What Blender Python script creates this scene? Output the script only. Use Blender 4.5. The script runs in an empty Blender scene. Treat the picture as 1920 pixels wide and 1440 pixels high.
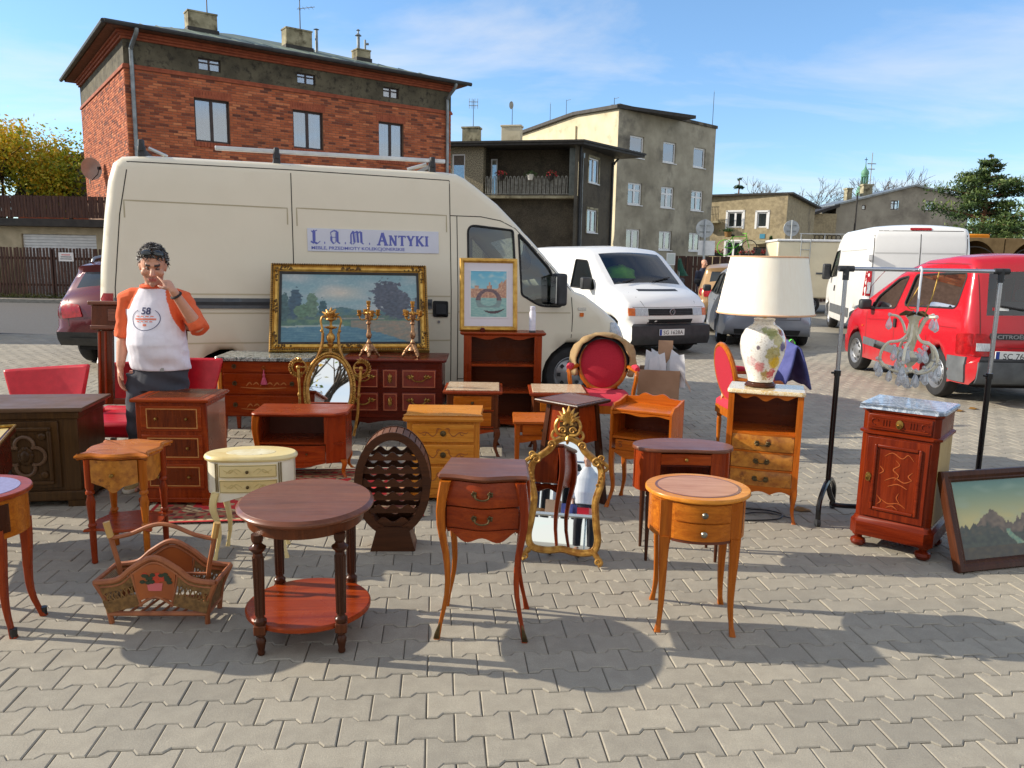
import bpy,bmesh,random
from math import *
from mathutils import Vector,Matrix
from mathutils.geometry import delaunay_2d_cdt
from mathutils.bvhtree import BVHTree
random.seed(11)
SC = bpy.context.scene
COL = SC.collection
# ---------------------------------------------------------------- camera, sky, sun, exposure
PITCH,ROLL,EYE = radians(9.24),radians(1.03),1.622
_f = Vector((0,cos(PITCH),-sin(PITCH))); _r0 = Vector((1,0,0)); _u0 = _r0.cross(_f)
_r = _r0*cos(ROLL) + _u0*sin(ROLL); _u = -_r0*sin(ROLL) + _u0*cos(ROLL)
cam = bpy.data.cameras.new('camera'); cam_ob = bpy.data.objects.new('camera',cam); COL.objects.link(cam_ob)
cam.sensor_width = 36; cam.lens = 27.0; cam.clip_start = .05; cam.clip_end = 2500
m3 = Matrix((_r,_u,-_f)).transposed()
cam_ob.matrix_world = Matrix.Translation((0,0,EYE)) @ m3.to_4x4()
SC.camera = cam_ob
SUN_EL,SUN_TRAVEL = radians(25.5),radians(-6.5)      # elevation, heading the light travels along the ground
world = bpy.data.worlds.new('World'); SC.world = world; world.use_nodes = True
wn,wl = world.node_tree.nodes,world.node_tree.links
wn.clear()
sky = wn.new('ShaderNodeTexSky'); sky.sky_type = 'NISHITA'; sky.sun_disc = False
sky.sun_elevation = SUN_EL; sky.sun_rotation = radians(-90+6.5); sky.air_density = 1.0; sky.dust_density = .0; sky.ozone_density = 2.6
bg = wn.new('ShaderNodeBackground'); bg.inputs['Strength'].default_value = .12
wo = wn.new('ShaderNodeOutputWorld')
tc = wn.new('ShaderNodeTexCoord')
sep = wn.new('ShaderNodeSeparateXYZ'); wl.new(tc.outputs['Generated'],sep.inputs[0])
# thin high cloud: a noise laid on a flat layer far above (direction / height)
def wmath(op,a,b=None):
 n = wn.new('ShaderNodeMath'); n.operation = op
 for i,x in enumerate((a,b)):
  if x is None: continue
  if isinstance(x,(int,float)): n.inputs[i].default_value = x
  else: wl.new(x,n.inputs[i])
 return n.outputs[0]
zc = wmath('ADD',wmath('MAXIMUM',sep.outputs['Z'],0.0),.12)
cx,cy = wmath('DIVIDE',sep.outputs['X'],zc),wmath('DIVIDE',sep.outputs['Y'],zc)
cmb = wn.new('ShaderNodeCombineXYZ'); wl.new(cx,cmb.inputs[0]); wl.new(cy,cmb.inputs[1])
mp = wn.new('ShaderNodeMapping'); mp.inputs['Rotation'].default_value = (0,0,radians(-20)); mp.inputs['Scale'].default_value = (.8,1.15,1)
mp.inputs['Location'].default_value = (3.1,1.7,0)
wl.new(cmb.outputs[0],mp.inputs[0])
nz = wn.new('ShaderNodeTexNoise'); nz.inputs['Scale'].default_value = .9; nz.inputs['Detail'].default_value = 9; nz.inputs['Roughness'].default_value = .58
nz.inputs['Distortion'].default_value = .5
wl.new(mp.outputs[0],nz.inputs[0])
rp = wn.new('ShaderNodeValToRGB'); rp.color_ramp.elements[0].position = .29; rp.color_ramp.elements[1].position = .68
rp.color_ramp.elements[1].color = (.85,.85,.85,1)
# the mirrors in the photograph show a whiter, more clouded sky behind the camera: cover thickens that way
cov = wmath('ADD',nz.outputs['Fac'],wmath('MULTIPLY',sep.outputs['Y'],-.20)); wl.new(cov,rp.inputs[0])
mx = wn.new('ShaderNodeMix'); mx.data_type = 'RGBA'; mx.inputs['B'].default_value = (4.5,4.35,4.15,1)
wl.new(rp.outputs[0],mx.inputs['Factor']); tn = wn.new('ShaderNodeMix'); tn.data_type = 'RGBA'; tn.blend_type = 'MULTIPLY'; tn.inputs['Factor'].default_value = 1; hz = wn.new('ShaderNodeValToRGB'); hz.color_ramp.elements[0].position = .02; hz.color_ramp.elements[1].position = .34; hz.color_ramp.elements[0].color = (.62,.74,.92,1); hz.color_ramp.elements[1].color = (.80,.91,.98,1); wl.new(sep.outputs['Z'],hz.inputs[0]); wl.new(hz.outputs[0],tn.inputs['B']); wl.new(sky.outputs[0],tn.inputs['A']); wl.new(tn.outputs['Result'],mx.inputs['A'])
wl.new(mx.outputs['Result'],bg.inputs['Color']); wl.new(bg.outputs[0],wo.inputs['Surface'])
sun = bpy.data.lights.new('sun','SUN'); sun.energy = 3.3; sun.angle = radians(.5); sun.color = (1,.90,.74)
sun_ob = bpy.data.objects.new('sun',sun); COL.objects.link(sun_ob)
sd = Vector((cos(SUN_EL)*cos(SUN_TRAVEL),cos(SUN_EL)*sin(SUN_TRAVEL),-sin(SUN_EL)))
sun_ob.rotation_euler = sd.to_track_quat('-Z','Y').to_euler(); sun_ob.location = (-30,5,20)
SC.view_settings.view_transform = 'Standard'; SC.view_settings.look = 'None'; SC.view_settings.gamma = 1
SC.view_settings.use_curve_mapping = False; SC.view_settings.exposure = .93
SC.cycles.max_bounces = 7; SC.cycles.transparent_max_bounces = 12; SC.cycles.caustics_reflective = False; SC.cycles.caustics_refractive = False
SC.cycles.use_denoising = True

# ---------------------------------------------------------------- materials
def lin(c):
 return tuple((x/255/12.92 if x/255 <= .04045 else ((x/255+.055)/1.055)**2.4) for x in c) + (1,)
def base(name):
 m = bpy.data.materials.new(name); m.use_nodes = True
 nt = m.node_tree; b = nt.nodes['Principled BSDF']
 return m,nt.nodes,nt.links,b
def coords(n,l,stretch=(1,1,1),rand=True):
 t = n.new('ShaderNodeTexCoord'); mpg = n.new('ShaderNodeMapping'); mpg.inputs['Scale'].default_value = stretch
 if rand:
  oi = n.new('ShaderNodeObjectInfo'); mu = n.new('ShaderNodeMath'); mu.operation = 'MULTIPLY'; mu.inputs[1].default_value = 31
  l.new(oi.outputs['Random'],mu.inputs[0])
  ad = n.new('ShaderNodeVectorMath'); ad.operation = 'ADD'; l.new(t.outputs['Object'],ad.inputs[0]); l.new(mu.outputs[0],ad.inputs[1])
  l.new(ad.outputs[0],mpg.inputs[0])
 else: l.new(t.outputs['Object'],mpg.inputs[0])
 return mpg.outputs[0]
def noise(n,l,vec,scale,det=4,rough=.55,dist=0):
 t = n.new('ShaderNodeTexNoise'); t.inputs['Scale'].default_value = scale; t.inputs['Detail'].default_value = det
 t.inputs['Roughness'].default_value = rough; t.inputs['Distortion'].default_value = dist; l.new(vec,t.inputs['Vector'])
 return t.outputs['Fac']
def ramp(n,l,fac,a,b,c0=(0,0,0,1),c1=(1,1,1,1)):
 r = n.new('ShaderNodeValToRGB'); e = r.color_ramp.elements; e[0].position = a; e[1].position = b; e[0].color = c0; e[1].color = c1
 l.new(fac,r.inputs[0]); return r.outputs[0]
def mix(n,l,fac,a,b,mode='MIX'):
 x = n.new('ShaderNodeMix'); x.data_type = 'RGBA'; x.blend_type = mode
 for k,v in (('Factor',fac),('A',a),('B',b)):
  if isinstance(v,(int,float)): x.inputs[k].default_value = v
  elif isinstance(v,tuple): x.inputs[k].default_value = v
  else: l.new(v,x.inputs[k])
 return x.outputs['Result']
def bumpn(n,l,h,strength,dist=.01):
 bp = n.new('ShaderNodeBump'); bp.inputs['Strength'].default_value = strength; bp.inputs['Distance'].default_value = dist
 l.new(h,bp.inputs['Height']); return bp.outputs[0]
MATS = {}
def P(name,c1,c2=None,rough=.5,metal=0,sc=8,bump=0,stretch=(1,1,1),det=5,coat=0,con=(.3,.7),bd=.01,rand=True,c3=None,sc3=2,con3=(.5,.65)):
 m,n,l,b = base(name)
 b.inputs['Roughness'].default_value = rough; b.inputs['Metallic'].default_value = metal; b.inputs['Coat Weight'].default_value = coat
 b.inputs['Coat Roughness'].default_value = .08
 if c2 is None and not bump: b.inputs['Base Color'].default_value = lin(c1)
 else:
  v = coords(n,l,stretch,rand); f = noise(n,l,v,sc,det)
  col = mix(n,l,ramp(n,l,f,*con),lin(c1),lin(c2 or c1))
  if c3: col = mix(n,l,ramp(n,l,noise(n,l,v,sc3,6,.65),*con3),col,lin(c3))
  l.new(col,b.inputs['Base Color'])
  rr = ramp(n,l,f,0,1,(max(0,rough-.12),)*3+(1,),(min(1,rough+.12),)*3+(1,)); l.new(rr,b.inputs['Roughness'])
  if bump: l.new(bumpn(n,l,f,bump,bd),b.inputs['Normal'])
 MATS[name] = m; return m
def W(name,c1,c2,axis='x',rough=.3,coat=.04,c3=None,g=1.0):
 """varnished wood: long grain along an axis, fine pores, slow tone changes and worn patches"""
 m,n,l,b = base(name)
 a,k = 1.1*g,17*g
 st = {'x': (a,k,k),'y': (k,a,k),'z': (k,k,a)}[axis]
 v = coords(n,l,st); v2 = coords(n,l)
 f = noise(n,l,v,1.6,6,.6,1.2)
 fine = noise(n,l,v,9,3,.6)
 col = mix(n,l,ramp(n,l,f,.3,.7),lin(c1),lin(c2))
 col = mix(n,l,ramp(n,l,fine,.33,.55,(.32,)*3+(1,),(0,0,0,1)),col,tuple(x*.35 for x in lin(c1)[:3])+(1,))
 slow = noise(n,l,v2,3.2,4)
 col = mix(n,l,ramp(n,l,slow,.35,.75,(0,0,0,1),(.55,)*3+(1,)),col,lin(c3 or c2))
 l.new(col,b.inputs['Base Color'])
 l.new(ramp(n,l,noise(n,l,v2,6,5),.25,.75,(max(.05,rough-.13),)*3+(1,),(rough+.13,)*3+(1,)),b.inputs['Roughness'])
 b.inputs['Coat Weight'].default_value = coat; b.inputs['Coat Roughness'].default_value = .22
 b.inputs['Specular IOR Level'].default_value = .22; l.new(bumpn(n,l,fine,.12,.002),b.inputs['Normal'])
 MATS[name] = m; return m
def glassmat(name,tint=(.55,.62,.6),refl=.12,alpha=.8):
 m,n,l,b = base(name); n.remove(b)
 g = n.new('ShaderNodeBsdfGlossy'); g.inputs['Roughness'].default_value = .02; g.inputs['Color'].default_value = (1,1,1,1)
 t = n.new('ShaderNodeBsdfTransparent'); t.inputs['Color'].default_value = tint+(1,)
 fr = n.new('ShaderNodeFresnel'); fr.inputs['IOR'].default_value = 1.5
 ad = n.new('ShaderNodeMath'); ad.operation = 'ADD'; ad.inputs[1].default_value = refl; l.new(fr.outputs[0],ad.inputs[0])
 x = n.new('ShaderNodeMixShader'); l.new(ad.outputs[0],x.inputs[0]); l.new(t.outputs[0],x.inputs[1]); l.new(g.outputs[0],x.inputs[2])
 l.new(x.outputs[0],n['Material Output'].inputs['Surface']); MATS[name] = m; return m
# ---------------------------------------------------------------- mesh builder
class MB:
 def __init__(s): s.v = []; s.f = []; s.mi = []; s.m = 0; s.X = None
 def add(s,vs,fs):
  o = len(s.v)
  for p in vs:
   p = Vector(p); s.v.append(tuple(s.X @ p if s.X else p))
  for f in fs: s.f.append(tuple(i+o for i in f)); s.mi.append(s.m)
  return o
 def box(s,x0,x1,y0,y1,z0,z1):
  if x0 > x1: x0,x1 = x1,x0
  if y0 > y1: y0,y1 = y1,y0
  if z0 > z1: z0,z1 = z1,z0
  s.add([(x0,y0,z0),(x1,y0,z0),(x1,y1,z0),(x0,y1,z0),(x0,y0,z1),(x1,y0,z1),(x1,y1,z1),(x0,y1,z1)],
              [(0,3,2,1),(4,5,6,7),(0,1,5,4),(1,2,6,5),(2,3,7,6),(3,0,4,7)]); return s
 def loft(s,rings,cap=True,closed=True):
  n = len(rings[0]); vs = [p for r in rings for p in r]; fs = []
  for i in range(len(rings)-1):
   for j in range(n if closed else n-1):
    k = (j+1) % n; fs.append((i*n+j,i*n+k,(i+1)*n+k,(i+1)*n+j))
  if cap and closed: fs.append(tuple(range(n-1,-1,-1))); fs.append(tuple((len(rings)-1)*n+j for j in range(n)))
  s.add(vs,fs); return s
 def prism(s,poly,a,b,ax='z'):
  g = {'z': lambda p,h: (p[0],p[1],h),'y': lambda p,h: (p[0],h,p[1]),'x': lambda p,h: (h,p[0],p[1])}[ax]
  s.loft([[g(p,a) for p in poly],[g(p,b) for p in poly]]); return s
 def slab(s,poly,prof):
  """outline carried up through (inset, z) pairs: table tops with moulded edges"""
  rg = [[(p[0],p[1],z) for p in offs(poly,-d)] for d,z in prof]; n = len(poly); s.loft(rg,cap=False)
  cx_,cy_ = sum(p[0] for p in poly)/n,sum(p[1] for p in poly)/n
  for r_,z,k in ((rg[0],prof[0][1],1),(rg[-1],prof[-1][1],0)): s.add([(cx_,cy_,z)]+r_,[(0,1+(j+k) % n,1+(j+1-k) % n) for j in range(n)])
  return s
 def lathe(s,prof,n=20,c=(0,0,0),sx=1,sy=1,cap=True):
  s.loft([[(c[0]+r*sx*cos(2*pi*j/n),c[1]+r*sy*sin(2*pi*j/n),c[2]+z) for j in range(n)] for r,z in prof],cap); return s
 def tube(s,pts,r,n=8,closed=False,flat=1.0):
  pts = [Vector(p) for p in pts]; N = len(pts); rings = []; up = None
  for i,p in enumerate(pts):
   t = (pts[(i+1) % N]-pts[i-1]) if closed else (pts[min(i+1,N-1)]-pts[max(i-1,0)])
   t = t.normalized() if t.length > 1e-9 else Vector((0,0,1))
   if up is None: up = Vector((0,0,1)) if abs(t.z) < .9 else Vector((0,1,0))
   a = up - t*up.dot(t)
   if a.length < 1e-5: a = t.orthogonal()
   a.normalize(); b = t.cross(a); up = a
   rr = r[i] if isinstance(r,(list,tuple)) else r
   rings.append([p+a*(rr*cos(2*pi*j/n))+b*(rr*flat*sin(2*pi*j/n)) for j in range(n)])
  if closed: rings.append(rings[0])
  s.loft(rings,cap=not closed); return s
 def cyl(s,p,q,r0,r1=None,n=14): return s.tube([p,q],[r0,r0 if r1 is None else r1],n)
 def ball(s,c,r,sx=1,sy=1,sz=1,n=12,m=8):
  s.lathe([(max(1e-4,r*sin(pi*i/m)),-r*sz*cos(pi*i/m)) for i in range(m+1)],n,c,sx,sy,cap=False); return s
 def torus(s,c,R,r,axis='y',n=20,m=8,a0=0,a1=2*pi):
  full = abs(a1-a0-2*pi) < 1e-6; pts = []
  for i in range(n if full else n+1):
   a = a0+(a1-a0)*i/n; u,w = R*cos(a),R*sin(a)
   pts.append({'y': (c[0]+u,c[1],c[2]+w),'z': (c[0]+u,c[1]+w,c[2]),'x': (c[0],c[1]+u,c[2]+w)}[axis])
  return s.tube(pts,r,m,closed=full)
 def panel(s,x0,x1,z0,z1,y=0,th=.02,nx=14,nz=2):
  """upright panel facing -y; y, z0, z1 may be functions (bowed fronts, scalloped aprons)"""
  fy = y if callable(y) else (lambda x,z: y); f0 = z0 if callable(z0) else (lambda x: z0); f1 = z1 if callable(z1) else (lambda x: z1)
  F = []; B = []
  for i in range(nx+1):
   x = x0+(x1-x0)*i/nx
   for j in range(nz+1):
    z = f0(x)+(f1(x)-f0(x))*j/nz; F.append((x,fy(x,z),z)); B.append((x,fy(x,z)+th,z))
  n = nz+1; N = len(F); fs = []
  for i in range(nx):
   for j in range(nz):
    a,b,c,d = i*n+j,(i+1)*n+j,(i+1)*n+j+1,i*n+j+1
    fs += [(a,b,c,d),(N+d,N+c,N+b,N+a)]
  for i in range(nx): fs += [(i*n,N+i*n,N+(i+1)*n,(i+1)*n),(i*n+nz,(i+1)*n+nz,N+(i+1)*n+nz,N+i*n+nz)]
  for j in range(nz): fs += [(j,j+1,N+j+1,N+j),(nx*n+j,N+nx*n+j,N+nx*n+j+1,nx*n+j+1)]
  s.add(F+B,fs); return s
 def build(s,name,mats,parent=None,bev=0,ang=38,smooth=True,fix=True):
  me = bpy.data.meshes.new(name); me.from_pydata(s.v,[],s.f)
  for mt in (mats if isinstance(mats,(list,tuple)) else [mats]): me.materials.append(mt)
  if s.m or any(s.mi): me.polygons.foreach_set('material_index',s.mi)
  if fix:
   bm = bmesh.new(); bm.from_mesh(me); bmesh.ops.recalc_face_normals(bm,faces=bm.faces); bm.to_mesh(me); bm.free()
  if smooth and len(s.f) > 6 or bev:
   me.shade_smooth(); me.set_sharp_from_angle(angle=radians(ang))
  me.update()
  o = bpy.data.objects.new(name,me); COL.objects.link(o)
  if parent: o.parent = parent
  if bev:
   bv = o.modifiers.new('b','BEVEL'); bv.width = bev; bv.segments = 2; bv.limit_method = 'ANGLE'; bv.angle_limit = radians(40); bv.use_clamp_overlap = True
  return o
def offs(poly,d):
 """move a closed outline outward (d>0) along its normals"""
 if abs(d) < 1e-9: return [tuple(p) for p in poly]
 n = len(poly); A = sum(poly[i][0]*poly[(i+1) % n][1]-poly[(i+1) % n][0]*poly[i][1] for i in range(n)); sg = 1 if A > 0 else -1; out = []
 for i in range(n):
  p,a,b = Vector(poly[i]).to_2d(),Vector(poly[i-1]).to_2d(),Vector(poly[(i+1) % n]).to_2d()
  e1,e2 = (p-a),(b-p); e1.normalize(); e2.normalize()
  n1,n2 = Vector((e1.y,-e1.x)),Vector((e2.y,-e2.x)); k = n1+n2
  if k.length < 1e-6: k = n1.copy()
  k = k/max(.35,k.length_squared/2)
  q = p+k*(d*sg); out.append((q.x,q.y))
 return out
def ellipse(a,b,n=48,cx=0,cy=0): return [(cx+a*cos(2*pi*i/n),cy+b*sin(2*pi*i/n)) for i in range(n)]
def spline(pts,n=6,closed=False):
 """Catmull-Rom through points"""
 P_ = [Vector(p) for p in pts]; N = len(P_); out = []
 for i in range(N if closed else N-1):
  if closed: a,b,c,d = P_[i-1],P_[i],P_[(i+1) % N],P_[(i+2) % N]
  else: a,b,c,d = P_[max(i-1,0)],P_[i],P_[i+1],P_[min(i+2,N-1)]
  for k in range(n):
   t = k/n; out.append(.5*((2*b)+(c-a)*t+(2*a-5*b+4*c-d)*t*t+(3*b-a-3*c+d)*t**3))
 if not closed: out.append(P_[-1])
 return [tuple(p) for p in out]
def roundpoly(pts,n=5):
 """(x, y, radius) corners -> rounded outline"""
 out = []; N = len(pts)
 for i in range(N):
  p = Vector(pts[i][:2]); r = pts[i][2] if len(pts[i]) > 2 else 0
  if r <= 0: out.append(tuple(p)); continue
  a,b = Vector(pts[i-1][:2])-p,Vector(pts[(i+1) % N][:2])-p
  d = min(r,a.length*.48,b.length*.48); a = p+a.normalized()*d; b = p+b.normalized()*d
  for k in range(n+1):
   t = k/n; q = a*(1-t)**2+p*2*t*(1-t)+b*t*t; out.append(tuple(q))
 return out
def tag(o,label=None,cat=None,group=None,kind=None):
 for k,v in (('label',label),('category',cat),('group',group),('kind',kind)):
  if v: o[k] = v
 return o
def E(name,label,cat,loc=(0,0,0),rz=0,group=None):
 o = bpy.data.objects.new(name,None); COL.objects.link(o); o.empty_display_size = .1
 o.location = loc; o.rotation_euler = (0,0,radians(rz)); return tag(o,label,cat,group)
def bx(name,mat,parent,*a,bev=0): return MB().box(*a).build(name,mat,parent,bev)
def copy_tree(o,parent=None):
 c = o.copy(); COL.objects.link(c)
 if parent: c.parent = parent
 for ch in o.children: copy_tree(ch,c)
 return c
def text(s,size,mat,parent,name='lettering',mtx=None,ext=.001,off=0,sx=1,align='LEFT',space=1):
 cu = bpy.data.curves.new(name,'FONT'); cu.body = s; cu.size = size; cu.extrude = ext; cu.offset = off; cu.align_x = align; cu.space_character = space
 cu.resolution_u = 3
 tmp = bpy.data.objects.new(name,cu); COL.objects.link(tmp)
 dg = bpy.context.evaluated_depsgraph_get(); me = bpy.data.meshes.new_from_object(tmp.evaluated_get(dg)); bpy.data.objects.remove(tmp)
 me.materials.clear(); me.materials.append(mat)
 me.transform(Matrix.Diagonal((sx,1,1,1)))
 if mtx: me.transform(mtx)
 o = bpy.data.objects.new(name,me); COL.objects.link(o)
 if parent: o.parent = parent
 return o
FRONT = Matrix.Rotation(pi/2,4,'X')        # text standing up, read from -y
# ---------------------------------------------------------------- ground and paving
PA = radians(5.56)                                # heading of the paving rows
def pavemat(name,k=1.0):
 m,n,l,b = base(name)
 v = coords(n,l,rand=False); geo = n.new('ShaderNodeNewGeometry')
 oi = n.new('ShaderNodeObjectInfo'); v2 = n.new('ShaderNodeVectorMath'); v2.operation = 'ADD'
 l.new(geo.outputs['Position'],v2.inputs[0])
 pos = geo.outputs['Position']
 grit = noise(n,l,pos,190,3,.7); mid = noise(n,l,pos,14,5); big = noise(n,l,pos,.9,5,.6)
 col = mix(n,l,ramp(n,l,mid,.3,.72),tuple(x*k for x in (.345,.31,.245))+(1,),tuple(x*k for x in (.445,.405,.32))+(1,))
 col = mix(n,l,ramp(n,l,grit,.35,.68,(.5,)*3+(1,),(0,0,0,1)),col,tuple(x*k for x in (.19,.18,.16))+(1,))
 col = mix(n,l,ramp(n,l,grit,.66,.78,(0,0,0,1),(.5,)*3+(1,)),col,(.55,.53,.48,1))
 col = mix(n,l,ramp(n,l,big,.42,.7,(0,0,0,1),(.5,)*3+(1,)),col,tuple(x*k for x in (.26,.245,.21))+(1,))
 stain = noise(n,l,pos,3.1,7,.7)
 col = mix(n,l,ramp(n,l,stain,.62,.74,(0,0,0,1),(.45,)*3+(1,)),col,(.15,.14,.12,1))
 if name != 'paver_far':
  rnd = n.new('ShaderNodeMix'); rnd.data_type = 'RGBA'; rnd.blend_type = 'MULTIPLY'; rnd.inputs['Factor'].default_value = 1
  at = n.new('ShaderNodeAttribute'); at.attribute_name = 'tone'
  mx2 = n.new('ShaderNodeMath'); mx2.operation = 'ADD'; l.new(oi.outputs['Random'],mx2.inputs[0]); l.new(at.outputs['Fac'],mx2.inputs[1])
  fr = n.new('ShaderNodeMath'); fr.operation = 'FRACT'; l.new(mx2.outputs[0],fr.inputs[0])
  col = mix(n,l,1.0,col,ramp(n,l,fr.outputs[0],0,1,(.86,.86,.86,1),(1.08,1.07,1.05,1)),'MULTIPLY')
 l.new(col,b.inputs['Base Color']); b.inputs['Roughness'].default_value = .85
 l.new(bumpn(n,l,grit,.5,.003),b.inputs['Normal'])
 MATS[name] = m; return m
pm = pavemat('paver'); pf = pavemat('paver_far',.93)
joint = P('joint_sand',(96,90,76),(70,66,58),.95,sc=60)
g = MB(); R_ = 900
g.add([(-R_,-R_,-.016),(R_,-R_,-.016),(R_,R_,-.016),(-R_,R_,-.016)],[(0,1,2,3)])
tag(g.build('ground',pf),kind='structure')
pav = MB(); pav.add([(-13,-1,-.011),(13,-1,-.011),(13,15.55,-.011),(-13,15.55,-.011)],[(0,1,2,3)])
pav = tag(pav.build('pavement',joint),kind='structure')
def stone_shape():
 a,d = .0985,.0015
 o = [(-a,.0825-d),(-.06,.0825-d),(-.04+d*.6,.0575-d),(.04-d*.6,.0575-d),(.06,.0825-d),(a,.0825-d)]
 o = o[::-1] + [(x,-y) for x,y in o]
 return o
SO = stone_shape(); SI = offs(SO,-.0045)
def stone_verts(tilt=(0,0,0)):
 n = len(SO)
 return [(x,y,-.011) for x,y in SO]+[(x,y,-.0035) for x,y in SO]+[(x,y,0) for x,y in SI]
SF = [(i,(i+1) % 12,12+(i+1) % 12,12+i) for i in range(12)]+[(12+i,12+(i+1) % 12,24+(i+1) % 12,24+i) for i in range(12)]+[tuple(range(24,36))]
sm = bpy.data.meshes.new('paving_stone'); sm.from_pydata(stone_verts(),[],SF); sm.materials.append(pm)
sm.update()
at = sm.attributes.new('tone','FLOAT','FACE')
rows = []
ca,sa = cos(PA),sin(PA)
rnd = random.Random(5)
for k in range(-16,90):
 vv = 3.3104+.14*k
 for c in range(-110,110):
  uu = -.1388+.1+.1*(k % 2)+.2*c
  X,Y = uu*ca-vv*sa,uu*sa+vv*ca
  if Y < 1.3 or Y > 15.5 or abs(X) > .72*Y+1.0: continue
  rows.append((Y,X,k,c))
rows.sort(key=lambda r: (r[0] < 2.02,r[0]))
fv,ff,tone = [],[],[]
cnt = 0
for Y,X,k,c in rows:
 tz = rnd.uniform(-.0016,.0012); tx,ty = rnd.gauss(0,.006),rnd.gauss(0,.006); rz = PA+rnd.gauss(0,.004)
 if cnt < 300 and Y >= 2.02:
  o = bpy.data.objects.new('paving_stone',sm); COL.objects.link(o); o.parent = pav
  o.location = (X,Y,tz); o.rotation_euler = (tx,ty,rz); cnt += 1
 else:
  b0 = len(fv); cr_,sr_ = cos(rz),sin(rz)
  for x,y,z in stone_verts(): fv.append((X+x*cr_-y*sr_,Y+x*sr_+y*cr_,z+tz+x*ty*-1+y*tx))
  ff += [tuple(i+b0 for i in f) for f in SF]; t_ = rnd.random(); tone += [t_]*len(SF)
me = bpy.data.meshes.new('paving_stones'); me.from_pydata(fv,[],ff); me.materials.append(pm)
a_ = me.attributes.new('tone','FLOAT','FACE'); a_.data.foreach_set('value',tone); me.update()
o = bpy.data.objects.new('paving_stones',me); COL.objects.link(o); o.parent = pav; o['kind'] = 'stuff'
# asphalt lane along the fences
asph = P('asphalt',(92,92,92),(72,72,73),.9,sc=40,bump=.3,rand=False)
q = MB(); q.add([(-60,13.5,-.006),(-5.2,13.5,-.006),(-5.2,24.2,-.006),(-60,24.2,-.006)],[(0,1,2,3)])
tag(q.build('road',asph),kind='structure')
kerbm = P('kerb_stone',(150,147,138),(120,118,110),.9,sc=12,bump=.3)
tag(bx('kerb',kerbm,None,-60,-5.2,24.2,24.35,-.01,.11,bev=.01),kind='structure')
# ---------------------------------------------------------------- buildings
def brickmat():
 m,n,l,b = base('brick_red'); v = coords(n,l,rand=False); oi = n.new('ShaderNodeObjectInfo'); at = n.new('ShaderNodeAttribute'); at.attribute_name = 'tone'
 a = n.new('ShaderNodeMath'); a.operation = 'ADD'; l.new(oi.outputs['Random'],a.inputs[0]); l.new(at.outputs['Fac'],a.inputs[1]); fr = n.new('ShaderNodeMath'); fr.operation = 'FRACT'; l.new(a.outputs[0],fr.inputs[0])
 r = n.new('ShaderNodeValToRGB'); e = r.color_ramp.elements; e[0].color = lin((96,54,44)); e[1].color = lin((206,128,84))
 for q,c in ((.12,(128,66,46)),(.3,(164,86,54)),(.7,(182,100,62)),(.9,(196,112,74))): x = e.new(q); x.color = lin(c)
 l.new(fr.outputs[0],r.inputs[0]); col = mix(n,l,ramp(n,l,noise(n,l,n.new('ShaderNodeNewGeometry').outputs['Position'],.8,6,.7),.45,.75,(0,0,0,1),(.5,)*3+(1,)),r.outputs[0],lin((110,66,50)))
 l.new(col,b.inputs['Base Color']); b.inputs['Roughness'].default_value = .9; l.new(bumpn(n,l,noise(n,l,v,40,4),.4,.004),b.inputs['Normal']); MATS['brick_red'] = m; return m
brickm = brickmat()
mortar = P('mortar',(150,118,98),(120,92,76),.95,sc=9,bump=.3)
brickpaint = P('brick_band',(166,88,58),(132,66,46),.85,sc=5)
frieze = P('dark_render',(104,98,80),(72,68,56),.95,sc=1.6,bump=.5,con=(.3,.7),c3=(52,48,42),sc3=5)
soffit = P('soffit_wood',(120,74,48),(92,56,38),.8,sc=8)
gutterm = P('gutter_zinc',(150,156,158),(112,118,120),.45,.55,sc=4)
gutdark = P('gutter_dark',(62,64,66),(44,46,48),.5,.3,sc=4)
roofg = P('roof_sheet',(118,130,116),(92,106,96),.6,sc=1.2,con=(.3,.7))
concr = P('concrete',(176,168,140),(122,116,92),.9,sc=2.4,bump=.3,c3=(78,70,50),sc3=2.2,con3=(.5,.66))
dwin = P('frame_brown',(58,40,36),(44,30,28),.5,sc=6)
wwin = P('frame_white',(232,234,236),(214,216,218),.4,sc=6)
pane = glassmat('window_glass',(.62,.68,.72),.22)
curtain = P('net_curtain',(196,206,212),(150,164,174),.8,sc=14,stretch=(3,3,.1))
stucco_dk = P('stucco_dark',(104,96,80),(64,58,49),.95,sc=34,bump=1.0,bd=.03,con=(.35,.65),c3=(50,46,40),sc3=.8,con3=(.45,.7))
stucco_pier = P('stucco_pier',(168,158,132),(84,78,66),.95,sc=26,bump=1.0,bd=.03,con=(.42,.58))
render_gr = P('render_grey',(170,164,146),(136,130,114),.92,sc=.7,bump=.25,con=(.35,.65),c3=(92,88,80),sc3=.55,con3=(.5,.72))
render_cr = P('render_cream',(214,204,176),(196,184,154),.9,sc=.9,bump=.15,c3=(172,160,130),sc3=1.4,con3=(.55,.75))
render_tan = P('render_tan',(170,156,126),(136,124,98),.92,sc=5,bump=.3,c3=(112,102,84),sc3=.6,con3=(.52,.7))
render_gable = P('render_gable',(160,154,140),(140,134,122),.92,sc=1.0,bump=.2,c3=(120,114,104),sc3=.4)
darktrim = P('dark_trim',(54,50,46),(38,36,34),.7,sc=5)
railm = P('rail_grey',(176,176,166),(128,126,118),.6,.2,sc=8)
ironm = P('iron_black',(34,32,32),(22,21,21),.5,.4,sc=8)

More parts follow.
